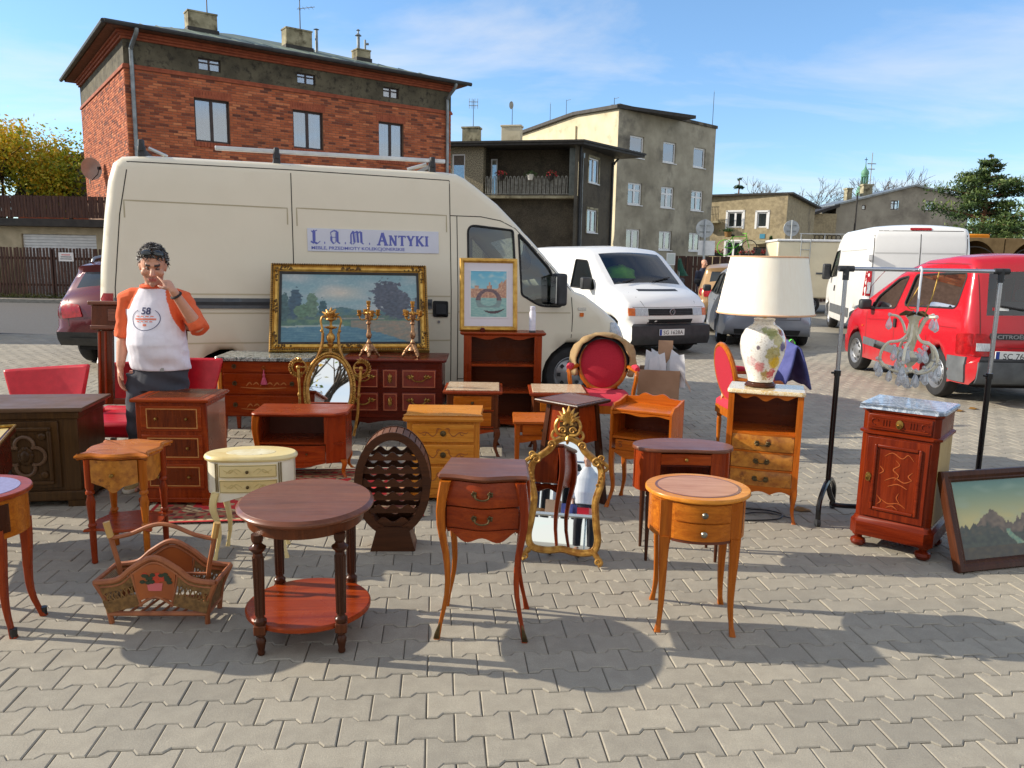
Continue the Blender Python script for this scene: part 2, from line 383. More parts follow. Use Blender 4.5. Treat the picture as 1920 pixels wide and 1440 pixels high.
def wallholes(mb,s0,s1,z0,z1,holes,y=0.0,rev=.14):
 """wall face at y with real openings and reveals behind them"""
 xs = sorted({s0,s1} | {h[0] for h in holes} | {h[1] for h in holes}); zs = sorted({z0,z1} | {h[2] for h in holes} | {h[3] for h in holes})
 for i in range(len(xs)-1):
  for j in range(len(zs)-1):
   a,b,c,d = xs[i],xs[i+1],zs[j],zs[j+1]
   if any(a >= h[0]-1e-6 and b <= h[1]+1e-6 and c >= h[2]-1e-6 and d <= h[3]+1e-6 for h in holes): continue
   mb.add([(a,y,c),(b,y,c),(b,y,d),(a,y,d)],[(0,1,2,3)])
 for a,b,c,d in holes:
  for q in ([(a,y,c),(a,y+rev,c),(a,y+rev,d),(a,y,d)],[(b,y,c),(b,y,d),(b,y+rev,d),(b,y+rev,c)],
                  [(a,y,c),(b,y,c),(b,y+rev,c),(a,y+rev,c)],[(a,y,d),(a,y+rev,d),(b,y+rev,d),(b,y,d)]): mb.add(q,[(0,1,2,3)])
def window(parent,x0,x1,z0,z1,X=None,fm=None,kind='double',y=.07,sill=None,t=.055,curt=True,name='window',open_=False):
 fm = fm or wwin
 f = MB(); f.X = X
 f.box(x0,x0+t,y,y+.06,z0,z1); f.box(x1-t,x1,y,y+.06,z0,z1); f.box(x0+t,x1-t,y,y+.06,z0,z0+t); f.box(x0+t,x1-t,y,y+.06,z1-t,z1)
 xm = (x0+x1)/2; cells = [(x0+t,x1-t,z0+t,z1-t)]
 if kind in ('double','cross'): f.box(xm-t*.75,xm+t*.75,y-.012,y+.05,z0+t,z1-t); cells = [(x0+t,xm-t*.75,z0+t,z1-t),(xm+t*.75,x1-t,z0+t,z1-t)]
 if kind == 'cross':
  zt = z1-(z1-z0)*.34; f.box(x0+t,xm-t*.75,y-.008,y+.045,zt-t*.5,zt+t*.5); f.box(xm+t*.75,x1-t,y-.008,y+.045,zt-t*.5,zt+t*.5)
 if kind == 'grid':
  for k in (1,2): xx = x0+(x1-x0)*k/3; f.box(xx-.015,xx+.015,y-.005,y+.04,z0+t,z1-t)
  zz = (z0+z1)/2; f.box(x0+t,x1-t,y-.003,y+.045,zz-.015,zz+.015)
 w = f.build(name,fm,parent)
 for i,(a,b,c,d) in enumerate(cells):
  g = MB(); g.X = X; g.box(a,b,y+.025,y+.03,c,d); g.build('pane',pane,w)
  if curt:
   cu = MB(); cu.X = X
   n = 10
   for k in range(n):
    u0,u1 = a+(b-a)*k/n,a+(b-a)*(k+1)/n
    cu.add([(u0,y+.10+.02*(k % 2),c),(u1,y+.10+.02*((k+1) % 2),c),(u1,y+.10+.02*((k+1) % 2),d),(u0,y+.10+.02*(k % 2),d)],[(0,1,2,3)])
 if sill:
  s = MB(); s.X = X; s.box(x0-.06,x1+.06,-.07,y,z0-.05,z0-.004); s.build('sill',sill,w)
 return w
def bricks(parent,mbgen,s0,s1,z0,z1,holes,X,mat,key,limit,shared):
 """stretcher bond, every brick proud of the mortar; returns list of (distance, box, X)"""
 r = random.Random(3); out = []
 L,Hh,j = .25,.067,.011; k = 0; z = z0
 while z < z1-.03:
  s = s0 - (L+j)/2*(k % 2); zt = min(z+Hh,z1)
  while s < s1:
   a,b = max(s,s0),min(s+L,s1)
   segs = [(a,b)]
   for h in holes:
    if zt > h[2] and z < h[3]:
     ns = []
     for p,q in segs:
      if q <= h[0] or p >= h[1]: ns.append((p,q)); continue
      if p < h[0]-.02: ns.append((p,h[0]))
      if q > h[1]+.02: ns.append((h[1],q))
     segs = ns
   for p,q in segs:
    if q-p > .03: out.append((p,q,z,zt,r.uniform(.006,.014)))
   s += L+j
  z += Hh+j; k += 1
 return [(key(X @ Vector(((p+q)/2,0,zz))),p,q,zz,zt,d,X) for p,q,zz,zt,d in out]
BC = (-11.7,24.0,0); BA = 36.3
bh = E('brick_house','tall red brick house with dark attic band and green sheet roof','house',BC,BA)
BW = Matrix.Translation(BC) @ Matrix.Rotation(radians(BA),4,'Z')
SIDE = Matrix.Rotation(radians(-90),4,'Z')      # side wall: local x runs towards -y ... mapped so outward is -x
SIDE = Matrix(((0,1,0,0),(1,0,0,0),(0,0,1,0),(0,0,0,1)))   # (s, y, z) -> (y, s, z): outward -x
LF,LS = 11.38,8.8
hw = [(1.95,3.03,5.13,6.45),(5.13,6.2,5.23,6.48),(8.32,9.33,5.16,6.46)]
ha = [(2.14,2.82,7.31,7.67),(5.33,5.97,7.36,7.7),(8.53,9.16,7.33,7.69)]
wall = MB(); wallholes(wall,0,LF,-.2,7.1,hw,0,.16)
wall.X = SIDE; wallholes(wall,0,LS,-.2,7.1,[],0); wall.X = None
wall.add([(LF,0,-.2),(LF,LS,-.2),(LF,LS,8.2),(LF,0,8.2)],[(0,1,2,3)]); wall.add([(0,LS,-.2),(LF,LS,-.2),(LF,LS,8.2),(0,LS,8.2)],[(0,3,2,1)])
wo_ = wall.build('wall',mortar,bh,fix=False)
invB = Matrix.Identity(4)
def camdist(p): return (BW @ p - Vector((0,0,EYE))).length
bl = bricks(bh,None,.0,LF,4.3,7.02,hw,Matrix.Identity(4),brickm,camdist,0,0)+bricks(bh,None,0.01,LS,3.5,7.02,[],SIDE,brickm,camdist,0,0)
bl.sort(key=lambda t: t[0])
def brickv(p,q,z,zt,d,X):
 e = .004
 return [tuple(X @ Vector(v)) for v in ((p,0,z),(q,0,z),(q,0,zt),(p,0,zt),(p+e,-d,z+e),(q-e,-d,z+e),(q-e,-d,zt-e),(p+e,-d,zt-e))]
BFc = [(4,5,6,7),(0,1,5,4),(1,2,6,5),(2,3,7,6),(3,0,4,7)]
rest = MB(); first = 0; cache = {}
for t in bl:
 _,p,q,z,zt,d,X = t
 if first < 300 and abs(q-p-.25) < 1e-4:
  key = ('s' if X is SIDE else 'f',round(d,3),round(zt-z,3))
  if key not in cache:
   m_ = bpy.data.meshes.new('brick'); vs = [X @ Vector((v)) for v in ((0,0,0),(.25,0,0),(.25,0,zt-z),(0,0,zt-z),(.004,-d,.004),(.246,-d,.004),(.246,-d,zt-z-.004),(.004,-d,zt-z-.004))]
   m_.from_pydata([tuple(v) for v in vs],[],BFc); m_.materials.append(brickm); m_.update(); cache[key] = m_
  o = bpy.data.objects.new('brick',cache[key]); COL.objects.link(o); o.parent = wo_; o.location = X @ Vector((p,0,z)); first += 1
 else: rest.add(brickv(p,q,z,zt,d,X),BFc)
o = rest.build('bricks',brickm,wo_,smooth=False); o['kind'] = 'stuff'; r_ = random.Random(4); a_ = o.data.attributes.new('tone','FLOAT','FACE'); a_.data.foreach_set('value',[x for k in range(len(rest.f)//5) for x in [r_.random()]*5])
# soldier arches over the windows, corbel band, attic band
for a,b,c,d in hw:
 mb = MB(); n = 14
 for k in range(n): x = a-.09+(b-a+.18)*k/n; mb.box(x,x+(b-a+.18)/n-.012,-.014,.0,d+.005,d+.25)
 o = mb.build('window_arch',brickpaint,bh,smooth=False); o['kind'] = 'stuff'
 window(bh,a,b,c,d,None,dwin,'double',.1,None,.06)
 mb = MB(); n = 12
 for k in range(n): x = a-.05+(b-a+.1)*k/n; mb.box(x,x+(b-a+.1)/n-.01,-.05,.0,c-.16,c-.01)
 o = mb.build('window_ledge',brickpaint,bh,smooth=False)
 m2_ = MB(); n = 16
 for k in range(n):
  u0,u1 = a+(b-a)*k/n,a+(b-a)*(k+1)/n
  m2_.add([(u0,.2+.02*(k % 2),c),(u1,.2+.02*((k+1) % 2),c),(u1,.2+.02*((k+1) % 2),d),(u0,.2+.02*(k % 2),d)],[(0,1,2,3)])
 m2_.build('net_curtain',curtain,bh)
band = MB(); band.box(-.05,LF+.05,-.05,0,7.03,7.11); band.box(-.03,LF+.03,-.03,0,7.112,7.16); band.box(-.05,-.0,0,LS,7.03,7.11); band.box(-.03,0,.0,LS,7.112,7.16)
band.build('brick_band',brickpaint,bh,.008)
fz = MB(); wallholes(fz,.0,LF,7.16,8.0,ha,.015,.2); fz.X = SIDE; wallholes(fz,.02,LS,7.16,8.0,[],.015)
fz.build('attic_wall',frieze,bh,fix=False)
for a,b,c,d in ha: window(bh,a,b,c,d,None,dwin,'cross',.1,None,.035,name='attic_window')
cr = MB()
for k,(o_,z) in enumerate(((.06,7.86),(.12,7.93),(.18,8.0))): cr.box(-o_,LF+o_,-o_,.02,z,z+.068); cr.box(-o_,.02,.0,LS,z+.001,z+.067)
cr.build('cornice',brickpaint,bh,.006)
ov = .45; ze = 8.08
sf = MB(); sf.box(-ov,LF+ov,-ov,LS+ov,ze,ze+.06); sf.build('soffit',soffit,bh)
rf = MB(); a,b,c,d = (-ov-.06,-ov-.06,ze+.06),(LF+ov+.06,-ov-.06,ze+.06),(LF+ov+.06,LS+ov+.06,ze+.06),(-ov-.06,LS+ov+.06,ze+.06)
hz = ze+1.62; e,f_ = (4.6,LS/2,hz),(LF-4.6,LS/2,hz)
rf.add([a,b,c,d,e,f_],[(0,1,5,4),(1,2,5),(2,3,4,5),(3,0,4),(0,3,2,1)]); rfo = rf.build('roof',roofg,bh,smooth=False)
seam = MB()
for k in range(22):
 x = -.5+k*.58
 if x > LF+.5: break
 t = min(1,max(0,(x+.68)/5.28,0)); tt = min((x+.68)/5.28,(LF+.68-x)/5.28,1)
 if tt > .05: seam.tube([(x,-ov-.06,ze+.08),(x,-ov-.06+(LS/2+.68)*tt,ze+.08+1.56*tt)],.018,5)
seam.build('roof_seam',roofg,rfo)
gt = MB(); gt.tube([(-ov-.1,-ov-.12,ze+.05),(LF+ov+.1,-ov-.12,ze+.05)],.07,8); gt.tube([(-ov-.12,-ov-.1,ze+.05),(-ov-.12,LS+ov,ze+.05)],.07,8)
gt.build('gutter',gutdark,bh)
for x,m_ in ((.2,gutterm),(LF-.22,gutterm)):
 mb = MB(); mb.tube(spline([(x+.1,-ov-.1,ze),(x+.08,-ov-.05,ze-.16),(x,-.12,ze-.5),(x,-.1,ze-.9),(x,-.1,3),(x,-.1,0)],5),.062,8); mb.build('downpipe',m_,bh)
for x,y,w,dp,zt,zb in ((2.45,2.2,.95,.5,9.66,8.8),(5.8,2.2,.97,.5,9.72,8.8),(8.55,2.2,.56,.5,9.44,8.8)):
 mb = MB(); mb.box(x,x+w,y,y+dp,zb,zt-.06); mb.box(x-.02,x+w+.02,y-.02,y+dp+.02,zt-.06,zt); mb.build('chimney',concr,bh,.01)
 bx('chimney_flashing',darktrim,bh,x-.04,x+w+.04,y-.04,y+dp+.04,zb,zb+.32)
mb = MB(); mb.cyl((7.06,2.5,8.7),(7.06,2.5,9.86),.055); mb.lathe([(.02,.0),(.11,.03),(.02,.07)],10,(7.06,2.5,9.86)); mb.build('flue',gutterm,bh)
mb = MB(); mb.cyl((8.72,2.45,9.44),(8.72,2.45,10.0),.06); mb.lathe([(.13,0),(.02,.1)],10,(8.72,2.45,9.95)); mb.cyl((8.72,2.45,10.02),(8.72,2.45,10.16),.03); mb.lathe([(.08,0),(.02,.05)],10,(8.72,2.45,10.14))
mb.cyl((9.0,2.45,9.44),(9.0,2.45,9.85),.04); mb.cyl((9.0,2.45,9.7),(9.14,2.45,9.72),.045); mb.build('flue',gutterm,bh)
def aerial(X,label,base_,h,kind='yagi'):
 t = E('aerial',label,'aerial',X)
 mb = MB(); mb.cyl((0,0,0),(0,0,h),.022,.016,6); mb.build('mast',gutdark,t)
 mb = MB()
 if kind == 'yagi':
  mb.cyl((-.3,0,h-.12),(1.0,0,h-.05),.012,n=5)
  for k in range(7): mb.cyl((-.25+k*.19,-.28,h-.11+k*.01),(-.25+k*.19,.28,h-.11+k*.01),.008,n=4)
  mb.cyl((-.1,0,h-.5),(.55,0,h-.42),.012,n=5)
  for k in range(4): mb.cyl((k*.15,-.18,h-.49+k*.015),(k*.15,.18,h-.49+k*.015),.008,n=4)
 elif kind == 'grid':
  for x in (-.24,-.08,.08,.24): mb.cyl((x,0,h-.5),(x,0,h+.05),.014,n=5)
  mb.box(-.26,.26,-.015,.015,h-.35,h-.32); mb.box(-.26,.26,-.015,.015,h-.15,h-.12)
 elif kind == 'dish':
  mb.lathe([(.0,.05),(.12,.03),(.22,-.02)],14); mb.v = [(x*.55-.06,z,y*1.0+h-.12) for x,y,z in mb.v]
 elif kind == 'hook': mb.cyl((0,0,h-.05),(.28,0,h+.02),.012,n=5); mb.cyl((0,0,h*.2),(-.22,0,h*.18),.012,n=5)
 else: mb.cyl((0,0,h),(0,0,h+.1),.01,n=5)
 mb.build('antenna',railm,t); return t
def lp(M_,p): return tuple(M_ @ Vector(p))
aerial(lp(BW,(3.14,2.45,9.66)),'bare mast on the stained chimney nearest the brick roof corner',0,1.3,'rod')
aerial(lp(BW,(6.42,2.45,9.72)),'spiky yagi aerial on the middle chimney of the brick house',0,1.25)
# satellite dish on the brick side wall
ds = E('satellite_dish','pale round satellite dish on a bracket at the brick side wall','satellite dish',lp(BW,(-.42,4.6,4.45)),BA+24)
mb = MB(); mb.lathe([(k_*.86,h_) for k_,h_ in ((.0,.06),(.18,.05),(.34,.0),(.43,-.06),(.44,-.065),(.35,-.02),(.0,.04))],24,cap=False); mb.X = None
mb.v = [(x,z,y) for x,y,z in mb.v]; mb.build('dish',P('dish_grey',(196,196,192),(170,172,170),.5,sc=4),ds)
mb = MB(); mb.tube([(0,-.02,-.4),(0,-.4,-.2),(0,-.5,-.02)],.014,6); mb.box(-.04,.04,-.56,-.46,-.05,.05); mb.build('feed_arm',ironm,ds)
mb = MB(); mb.tube([(0,.06,0),(.1,.25,-.05),(.42,.25,-.05)],.022,6); mb.tube([(0,.06,0),(0.02,.1,-.5)],.022,6); mb.build('bracket',railm,ds)

# ---- dark rendered house with balcony
DC = (3.154,40.,0); DA = -12
dh = E('balcony_house','dark pebble-dashed house with a railed balcony under a flat roof','house',DC,DA)
DW = Matrix.Translation(DC) @ Matrix.Rotation(radians(DA),4,'Z')
mb = MB(); wallholes(mb,-4.95,0,-.2,4.72,[],.5,.1); wallholes(mb,-4.95,-.3,4.72,7.3,[(-4.86,-4.5,5.0,6.86)],1.3,.1)
mb.add([(-4.95,.5,4.72),(-4.95,1.3,4.72),(-4.95,1.3,7.3),(-4.95,.5,7.3)],[(0,1,2,3)]); mb.build('wall',stucco_dk,dh,fix=False)
mb = MB(); wallholes(mb,-8.5,-4.95,-.2,7.3,[(-6.64,-5.93,5.4,6.97)],.0,.15)
mb.add([(-4.95,0,-.2),(-4.95,1.4,-.2),(-4.95,1.4,7.3),(-4.95,0,7.3)],[(0,1,2,3)]); mb.build('wall',stucco_pier,dh,fix=False)
SA = radians(62-DA)
SM = Matrix.Rotation(SA,4,'Z')
sh = [(1.36,2.75,5.65,6.92),(1.3,2.7,3.09,4.28)]
mb = MB(); mb.X = SM; wallholes(mb,-.0,5.0,-.2,7.3,sh,0,.15); mb.add([(-.02,0,-.2),(-.45,0,-.2),(-.45,0,7.3),(-.02,0,7.3)],[(0,1,2,3)]); mb.build('side_wall',stucco_dk,dh,fix=False)
for h in sh:
 window(dh,*h,SM,wwin,'double',.05,wwin,.08)
 m2_ = MB(); m2_.X = SM; a,b,c,d = h; m2_.add([(a,.2,c),(b,.2,c),(b,.2,d),(a,.2,d)],[(0,1,2,3)]); m2_.build('net_curtain',curtain,dh)
 m2_ = MB(); m2_.X = SM; m2_.box(a-.12,a-.005,-.02,0,c-.05,d+.12); m2_.box(b+.005,b+.12,-.02,0,c-.05,d+.12); m2_.box(a-.12,b+.12,-.02,0,d+.005,d+.115); m2_.build('window_surround',concr,dh)
window(dh,-6.64,-5.93,5.4,6.97,None,wwin,'single',.08,wwin,.07)
window(dh,-4.86,-4.5,5.0,6.86,Matrix.Translation((0,1.3,0)),wwin,'single',.02,None,.06,name='balcony_door')
bx('balcony_slab',concr,dh,-4.95,-.02,-.02,.5,4.72,4.86,bev=.01)
bx('balcony_floor',concr,dh,-4.95,-.3,.5,1.3,4.725,4.86)
mb = MB()
n = 21
for k in range(n):
 x = -4.8+k*.207; mb.tube(spline([(x,0,4.95),(x,0,5.3),(x,0,5.72),(x+.05,0,5.82),(x+.10,0,5.72),(x+.10,0,4.95)],3),.021,5)
 if k % 1 == 0 and k < n-1: mb.tube([(x+.155,0,4.95),(x+.155,0,5.7)],.014,4)
mb.box(-4.85,-.45,-.015,.015,4.92,4.95); mb.build('balcony_railing',railm,dh)
mb = MB()
for k in range(6): x = -.46+k*.072; mb.box(x,x+.064,.0,.02,4.87,7.2)
mb.build('balcony_screen',P('screen_grey',(122,128,122),(98,104,100),.7,sc=5),dh)
rr = MB(); rp_ = [(-8.9,-.5),(.3,-.55),(3.05,4.8),(-4,7.5),(-8.9,7.5)]
rr.prism(rp_,7.3,7.42); rr.prism(offs(rp_,.06),7.425,7.52); rr.build('roof',darktrim,dh)
mb = MB(); mb.X = SM; mb.tube([(.12,-.08,7.3),(.12,-.08,0)],.06,6); mb.tube(spline([(4.7,-.35,7.2),(4.7,-.1,6.9),(4.6,-.08,6.3),(4.6,-.08,0)],4),.06,6); mb.build('downpipe',gutdark,dh)
mb = MB(); mb.X = SM; mb.cyl((.45,-.06,0),(.45,-.06,6.8),.03,n=6); mb.box(.36,.54,-.12,0,6.75,7.0); mb.build('cable_duct',gutterm,dh)
for x0,x1,zt,m_ in ((-7.24,-6.27,9.0,concr),(-4.95,-3.85,9.05,render_cr)):
 mb = MB(); mb.box(x0,x1,4,4.6,7.3,zt-.1); mb.box(x0-.05,x1+.05,3.95,4.65,zt-.1,zt); mb.build('chimney',m_,dh,.01)
aerial(lp(DW,(-6.64,4.2,9.0)),'grid aerial on the left chimney of the dark balcony house',0,1.5,'grid')
aerial(lp(DW,(-4.38,4.2,9.05)),'small dish on a mast above the cream chimney',0,1.2,'dish')
flow = P('geranium',(196,60,66),(150,40,50),.7,sc=30); leafm = P('pot_leaves',(70,92,46),(44,60,30),.7,sc=20)
potd = P('pot_dark',(40,34,32),None,.6); potw = P('pot_white',(226,224,214),(206,204,196),.6,sc=4)
for i,(x,pm_,lb) in enumerate(((-3.98,potd,'dark pot of red geraniums at the left end of the balcony rail'),(-2.44,potw,'white pot of trailing plants on the middle of the balcony rail'),(-1.39,potd,'dark pot of red geraniums on the balcony rail beside the screen'))):
 t = E('flower_pot',lb,'flower pot',lp(DW,(x,-.12,5.62)),DA,'pots on the balcony rail')
 MB().lathe([(.12,0),(.19,.26),(.2,.28),(.16,.28)],14).build('pot',pm_,t)
 r = random.Random(i); mb = MB()
 for k in range(90):
  a = r.uniform(0,2*pi); d = r.uniform(0,.36); z = .28+r.uniform(0,.2)-(d**2)*.9
  c = Vector((d*cos(a),d*sin(a)*.7,z)); u = Vector((r.gauss(0,1),r.gauss(0,1),r.gauss(0,1))).normalized()*.05; w_ = u.orthogonal().normalized()*.04
  mb.m = 0 if (r.random() < .55 and i != 1) else 1; mb.add([c-u,c+w_,c+u,c-w_],[(0,1,2,3)])
 mb.build('flowers',[flow,leafm],t,fix=False)

# ---- grey three-storey house
GC = (6.104,48.,0); GA = 42.5
gh = E('grey_house','tall grey rendered three-storey house with cream end wall and white windows','house',GC,GA)
GW = Matrix.Translation(GC) @ Matrix.Rotation(radians(GA),4,'Z')
holes = []; kinds = []
for i,(r0,r1,kd) in enumerate(((7.95,9.25,'single'),(5.1,6.45,'cross'),(2.38,3.62,'double'))):
 for x0 in (1.15,4.5,7.85): holes.append((x0,x0+1.38,r0,r1)); kinds.append(kd)
mb = MB(); wallholes(mb,0,10.33,-.2,10.7,holes,0,.2); mb.build('wall',render_gr,gh,fix=False)
for h,kd in zip(holes,kinds):
 window(gh,*h,None,wwin,kd,.1,wwin,.11)
 m2_ = MB(); a,b,c,d = h; m2_.add([(a,.22,c),(b,.22,c),(b,.22,d),(a,.22,d)],[(0,1,2,3)]); m2_.build('net_curtain',curtain,gh)
GS = Matrix.Rotation(radians(120-GA),4,'Z'); mb = MB();
pts = [(0,-.2),(0,10.6),(4.55,10.85),(11.6,10.5),(11.6,-.2)]
mb.X = GS; mb.add([(s,0,z) for s,z in pts],[(0,1,2,3,4)]); mb.box(4.4,11.5,.0,.12,-.2,10.2); mb.build('end_wall',render_cr,gh,fix=False)
mb = MB(); mb.box(-.06,10.4,-.1,.15,10.7,10.9); mb.build('parapet',P('parapet_stain',(120,112,98),(64,60,54),.9,sc=1.6,con=(.35,.6)),gh,.02)
mb = MB(); mb.X = GS; top = [(-.15,10.62),(4.55,10.88),(11.9,10.53)]
for (s0,z0),(s1,z1) in zip(top,top[1:]): mb.loft([[(s0,.25,z0),(s0,-6,z0),(s0,-6,z0+.2),(s0,.25,z0+.2)],[(s1,.25,z1),(s1,-6,z1),(s1,-6,z1+.2),(s1,.25,z1+.2)]])
mb.X = None; mb.build('roof',darktrim,gh)
aerial(lp(GW,(10.3,.3,10.85)),'tall bare mast at the far corner of the grey house',0,2.3,'rod')
aerial(lp(GW,(.25,.6,10.85)),'short hooked aerial on the front corner of the grey house',0,.5,'hook')
GSW = GW @ GS
aerial(lp(GSW,(8.6,-.6,10.7)),'thin rod aerial low on the sloping cream gable',0,1.6,'rod')
aerial(lp(GSW,(6.6,-.6,10.75)),'hooked aerial standing higher up the sloping cream gable',0,1.5,'hook')

# ---- tan flat house
TC = (20.74,60.,0); TA = -35
th = E('tan_house','low tan flat-roofed house with white windows and iron balcony','house',TC,TA)
TW = Matrix.Translation(TC) @ Matrix.Rotation(radians(TA),4,'Z')
holes = [(-4.6,-3.4,4.4,5.62),(-2.25,-1.46,4.39,5.56),(-4.6,-3.45,2.1,3.32),(-2.4,-1.4,.4,2.9)]
mb = MB(); wallholes(mb,-9,0,-.2,6.85,holes,0,.2); mb.build('wall',render_tan,th,fix=False)
for i,h in enumerate(holes):
 window(th,*h,None,wwin if i < 3 else dwin,('double','single','double','single')[i],.06,None,.1,name='window' if i < 3 else 'door')
 a,b,c,d = h; m2_ = MB(); m2_.add([(a,.24,c),(b,.24,c),(b,.24,d),(a,.24,d)],[(0,1,2,3)]); m2_.build('net_curtain',curtain if i < 3 else soffit,th)
 if i < 3: m2_ = MB(); m2_.box(a-.16,a-.004,-.03,0,c-.1,d+.14); m2_.box(b+.004,b+.16,-.03,0,c-.1,d+.14); m2_.box(a-.16,b+.16,-.03,0,d+.004,d+.135); m2_.build('window_surround',wwin,th)
TS = Matrix.Rotation(radians(58-TA),4,'Z'); mb = MB(); mb.X = TS
mb.add([(0,0,-.2),(10.3,0,-.2),(10.3,0,6.5),(0,0,6.85)],[(0,1,2,3)]); mb.build('side_wall',render_tan,th,fix=False)
mb = MB(); mb.box(-9.1,.05,-.12,.1,6.85,6.98); mb.build('parapet',darktrim,th)
mb = MB(); mb.X = TS; mb.loft([[(-.1,-.4,6.86),(-.1,7,6.86),(-.1,7,7.0),(-.1,-.4,7.0)],[(11,-.4,6.45),(11,7,6.45),(11,7,6.6),(11,-.4,6.6)]]); mb.build('roof',darktrim,th)
bx('balcony_slab',concr,th,-7.2,-5.0,-1.0,0,4.75,4.88)
mb = MB()
for k in range(18): x = -7.15+k*.125; mb.cyl((x,-.97,4.9),(x,-.97,5.95),.018,n=4)
mb.box(-7.2,-5,-.99,-.95,5.95,6.0); mb.box(-7.2,-5,-.99,-.95,5.4,5.43); mb.build('balcony_railing',ironm,th)
mb = MB(); mb.loft([[(-2.6,-1.1,3.1),(-2.6,0,3.35),(-2.6,0,3.42),(-2.6,-1.1,3.17)],[(-1.2,-1.1,3.1),(-1.2,0,3.35),(-1.2,0,3.42),(-1.2,-1.1,3.17)]]); mb.build('door_canopy',concr,th)
nb = MB(); nb.box(-1.95,-1.55,-.04,-.005,3.55,3.9); nb.build('number_sign',P('sign_blue',(60,130,160),None,.5),th)

# ---- grey gable house
hs = E('gable_house','grey rendered house with a low gable and three small dark windows','house',(38.19,75,0))
holes = [(-5.17,-4.79,6.85,7.3),(-2.45,-1.72,6.9,7.75),(.88,1.66,6.88,7.8)]
mb = MB(); wallholes(mb,-7.6,5,-.2,6.5,[],0,.2)
def gz(x): return 9.1-(.37+x)*-.0 - (abs(x+.37)*(.26 if x < -.37 else .2))
xs = sorted({-7.6,-.37,5} | {h[0] for h in holes} | {h[1] for h in holes})
for a,b in zip(xs,xs[1:]):
 hh = [h for h in holes if a >= h[0]-1e-6 and b <= h[1]+1e-6]
 if hh: mb.add([(a,0,6.5),(b,0,6.5),(b,0,hh[0][2]),(a,0,hh[0][2])],[(0,1,2,3)]); mb.add([(a,0,hh[0][3]),(b,0,hh[0][3]),(b,0,gz(b)),(a,0,gz(a))],[(0,1,2,3)])
 else: mb.add([(a,0,6.5),(b,0,6.5),(b,0,gz(b)),(a,0,gz(a))],[(0,1,2,3)])
mb.build('wall',render_gable,hs,fix=False)
for i,h in enumerate(holes): window(hs,*h,None,dwin,'cross' if i else 'single',.1,None,.07)
mb = MB()
for (a,b) in ((-7.9,-.37),(-.37,5.2)): mb.loft([[(a,-.3,gz(a)),(a,9,gz(a)),(a,9,gz(a)+.16),(a,-.3,gz(a)+.16)],[(b,-.3,gz(b)),(b,9,gz(b)),(b,9,gz(b)+.16),(b,-.3,gz(b)+.16)]])
mb.build('roof',gutterm,hs)
for x,w in ((-3.4,.9),(-5.0,.5)):
 mb = MB(); mb.box(x,x+w,4,4.8,8,9.1+(w-.5)); mb.box(x-.08,x+w+.08,3.92,4.88,9.1+(w-.5),9.25+(w-.5)); mb.build('chimney',concr,hs)
mb = MB(); mb.add([(-7.6,0,-.2),(-7.6,9,-.2),(-7.6,9,7.2),(-7.6,0,7.2)],[(0,1,2,3)]); mb.build('side_wall',render_gable,hs,fix=False)
an = E('annex','small cream annex with curly iron balcony beside the gable house','annex',(28.6,74.5,0))
bx('wall',render_tan,an,-.7,1.9,0,4,-.2,6.4); mb = MB(); mb.loft([[(-1.1,-.4,6.0),(-1.1,4,6.0),(-1.1,4,6.25),(-1.1,-.4,6.25)],[(1.95,-.4,7.0),(1.95,4,7.0),(1.95,4,7.3),(1.95,-.4,7.3)]]); mb.build('roof',darktrim,an)
mb = MB(); mb.box(-.9,1.9,-1.0,-.0,3.5,3.65); mb.build('balcony_slab',concr,an)
mb = MB()
for k in range(7): mb.torus((-.6+k*.4,-.98,4.15),.22,.035,'y',12,5)
mb.box(-.9,1.9,-1,-.95,4.45,4.5); mb.build('balcony_railing',ironm,an)
# church tower
copper = P('copper_green',(108,160,132),(74,122,100),.6,sc=.5,con=(.3,.7)); stone = P('tower_stone',(206,188,150),(176,158,124),.9,sc=.4)
ct = E('church_tower','distant church tower with green copper onion domes and a cross','church tower',(88.1,200,0))
MB().lathe([(1.35,0),(1.35,18.6)],8).build('tower',stone,ct)
MB().lathe([(1.55,18.5),(1.8,19.1),(1.75,20.2),(1.5,21.1),(1.0,21.6),(.85,21.9)],12).build('dome',copper,ct)
mb = MB()
for k in range(8): a = k*pi/4+.2; mb.box(.75*cos(a)-.1,.75*cos(a)+.1,.75*sin(a)-.1,.75*sin(a)+.1,21.8,23.7)
mb.lathe([(.9,23.6),(1.0,23.8),(.8,24.0)],8); mb.build('lantern',copper,ct)
MB().lathe([(.8,23.95),(1.0,24.5),(.85,25.1),(.4,25.6),(.15,26.2),(.1,27)],12).build('dome',copper,ct)
mb = MB(); mb.cyl((0,0,27),(0,0,28.4),.07,n=5); mb.box(-.4,.4,-.05,.05,27.8,27.95); mb.build('cross',ironm,ct)
# mast behind the gable
t = E('radio_mast','thin radio mast rising behind the gable roof','mast',(41.2,92,0)); mb = MB(); mb.cyl((0,0,0),(0,0,14.5),.09,.04,6); mb.box(-.5,.5,-.03,.03,13.2,13.3); mb.box(-.4,.4,-.03,.03,12.6,12.7); mb.build('mast',railm,t)
t = E('street_pole','dark slim street pole standing before the gable house','pole',(28.6,66,0)); MB().cyl((0,0,0),(0,0,7.6),.1,.07,8).build('pole',darktrim,t)

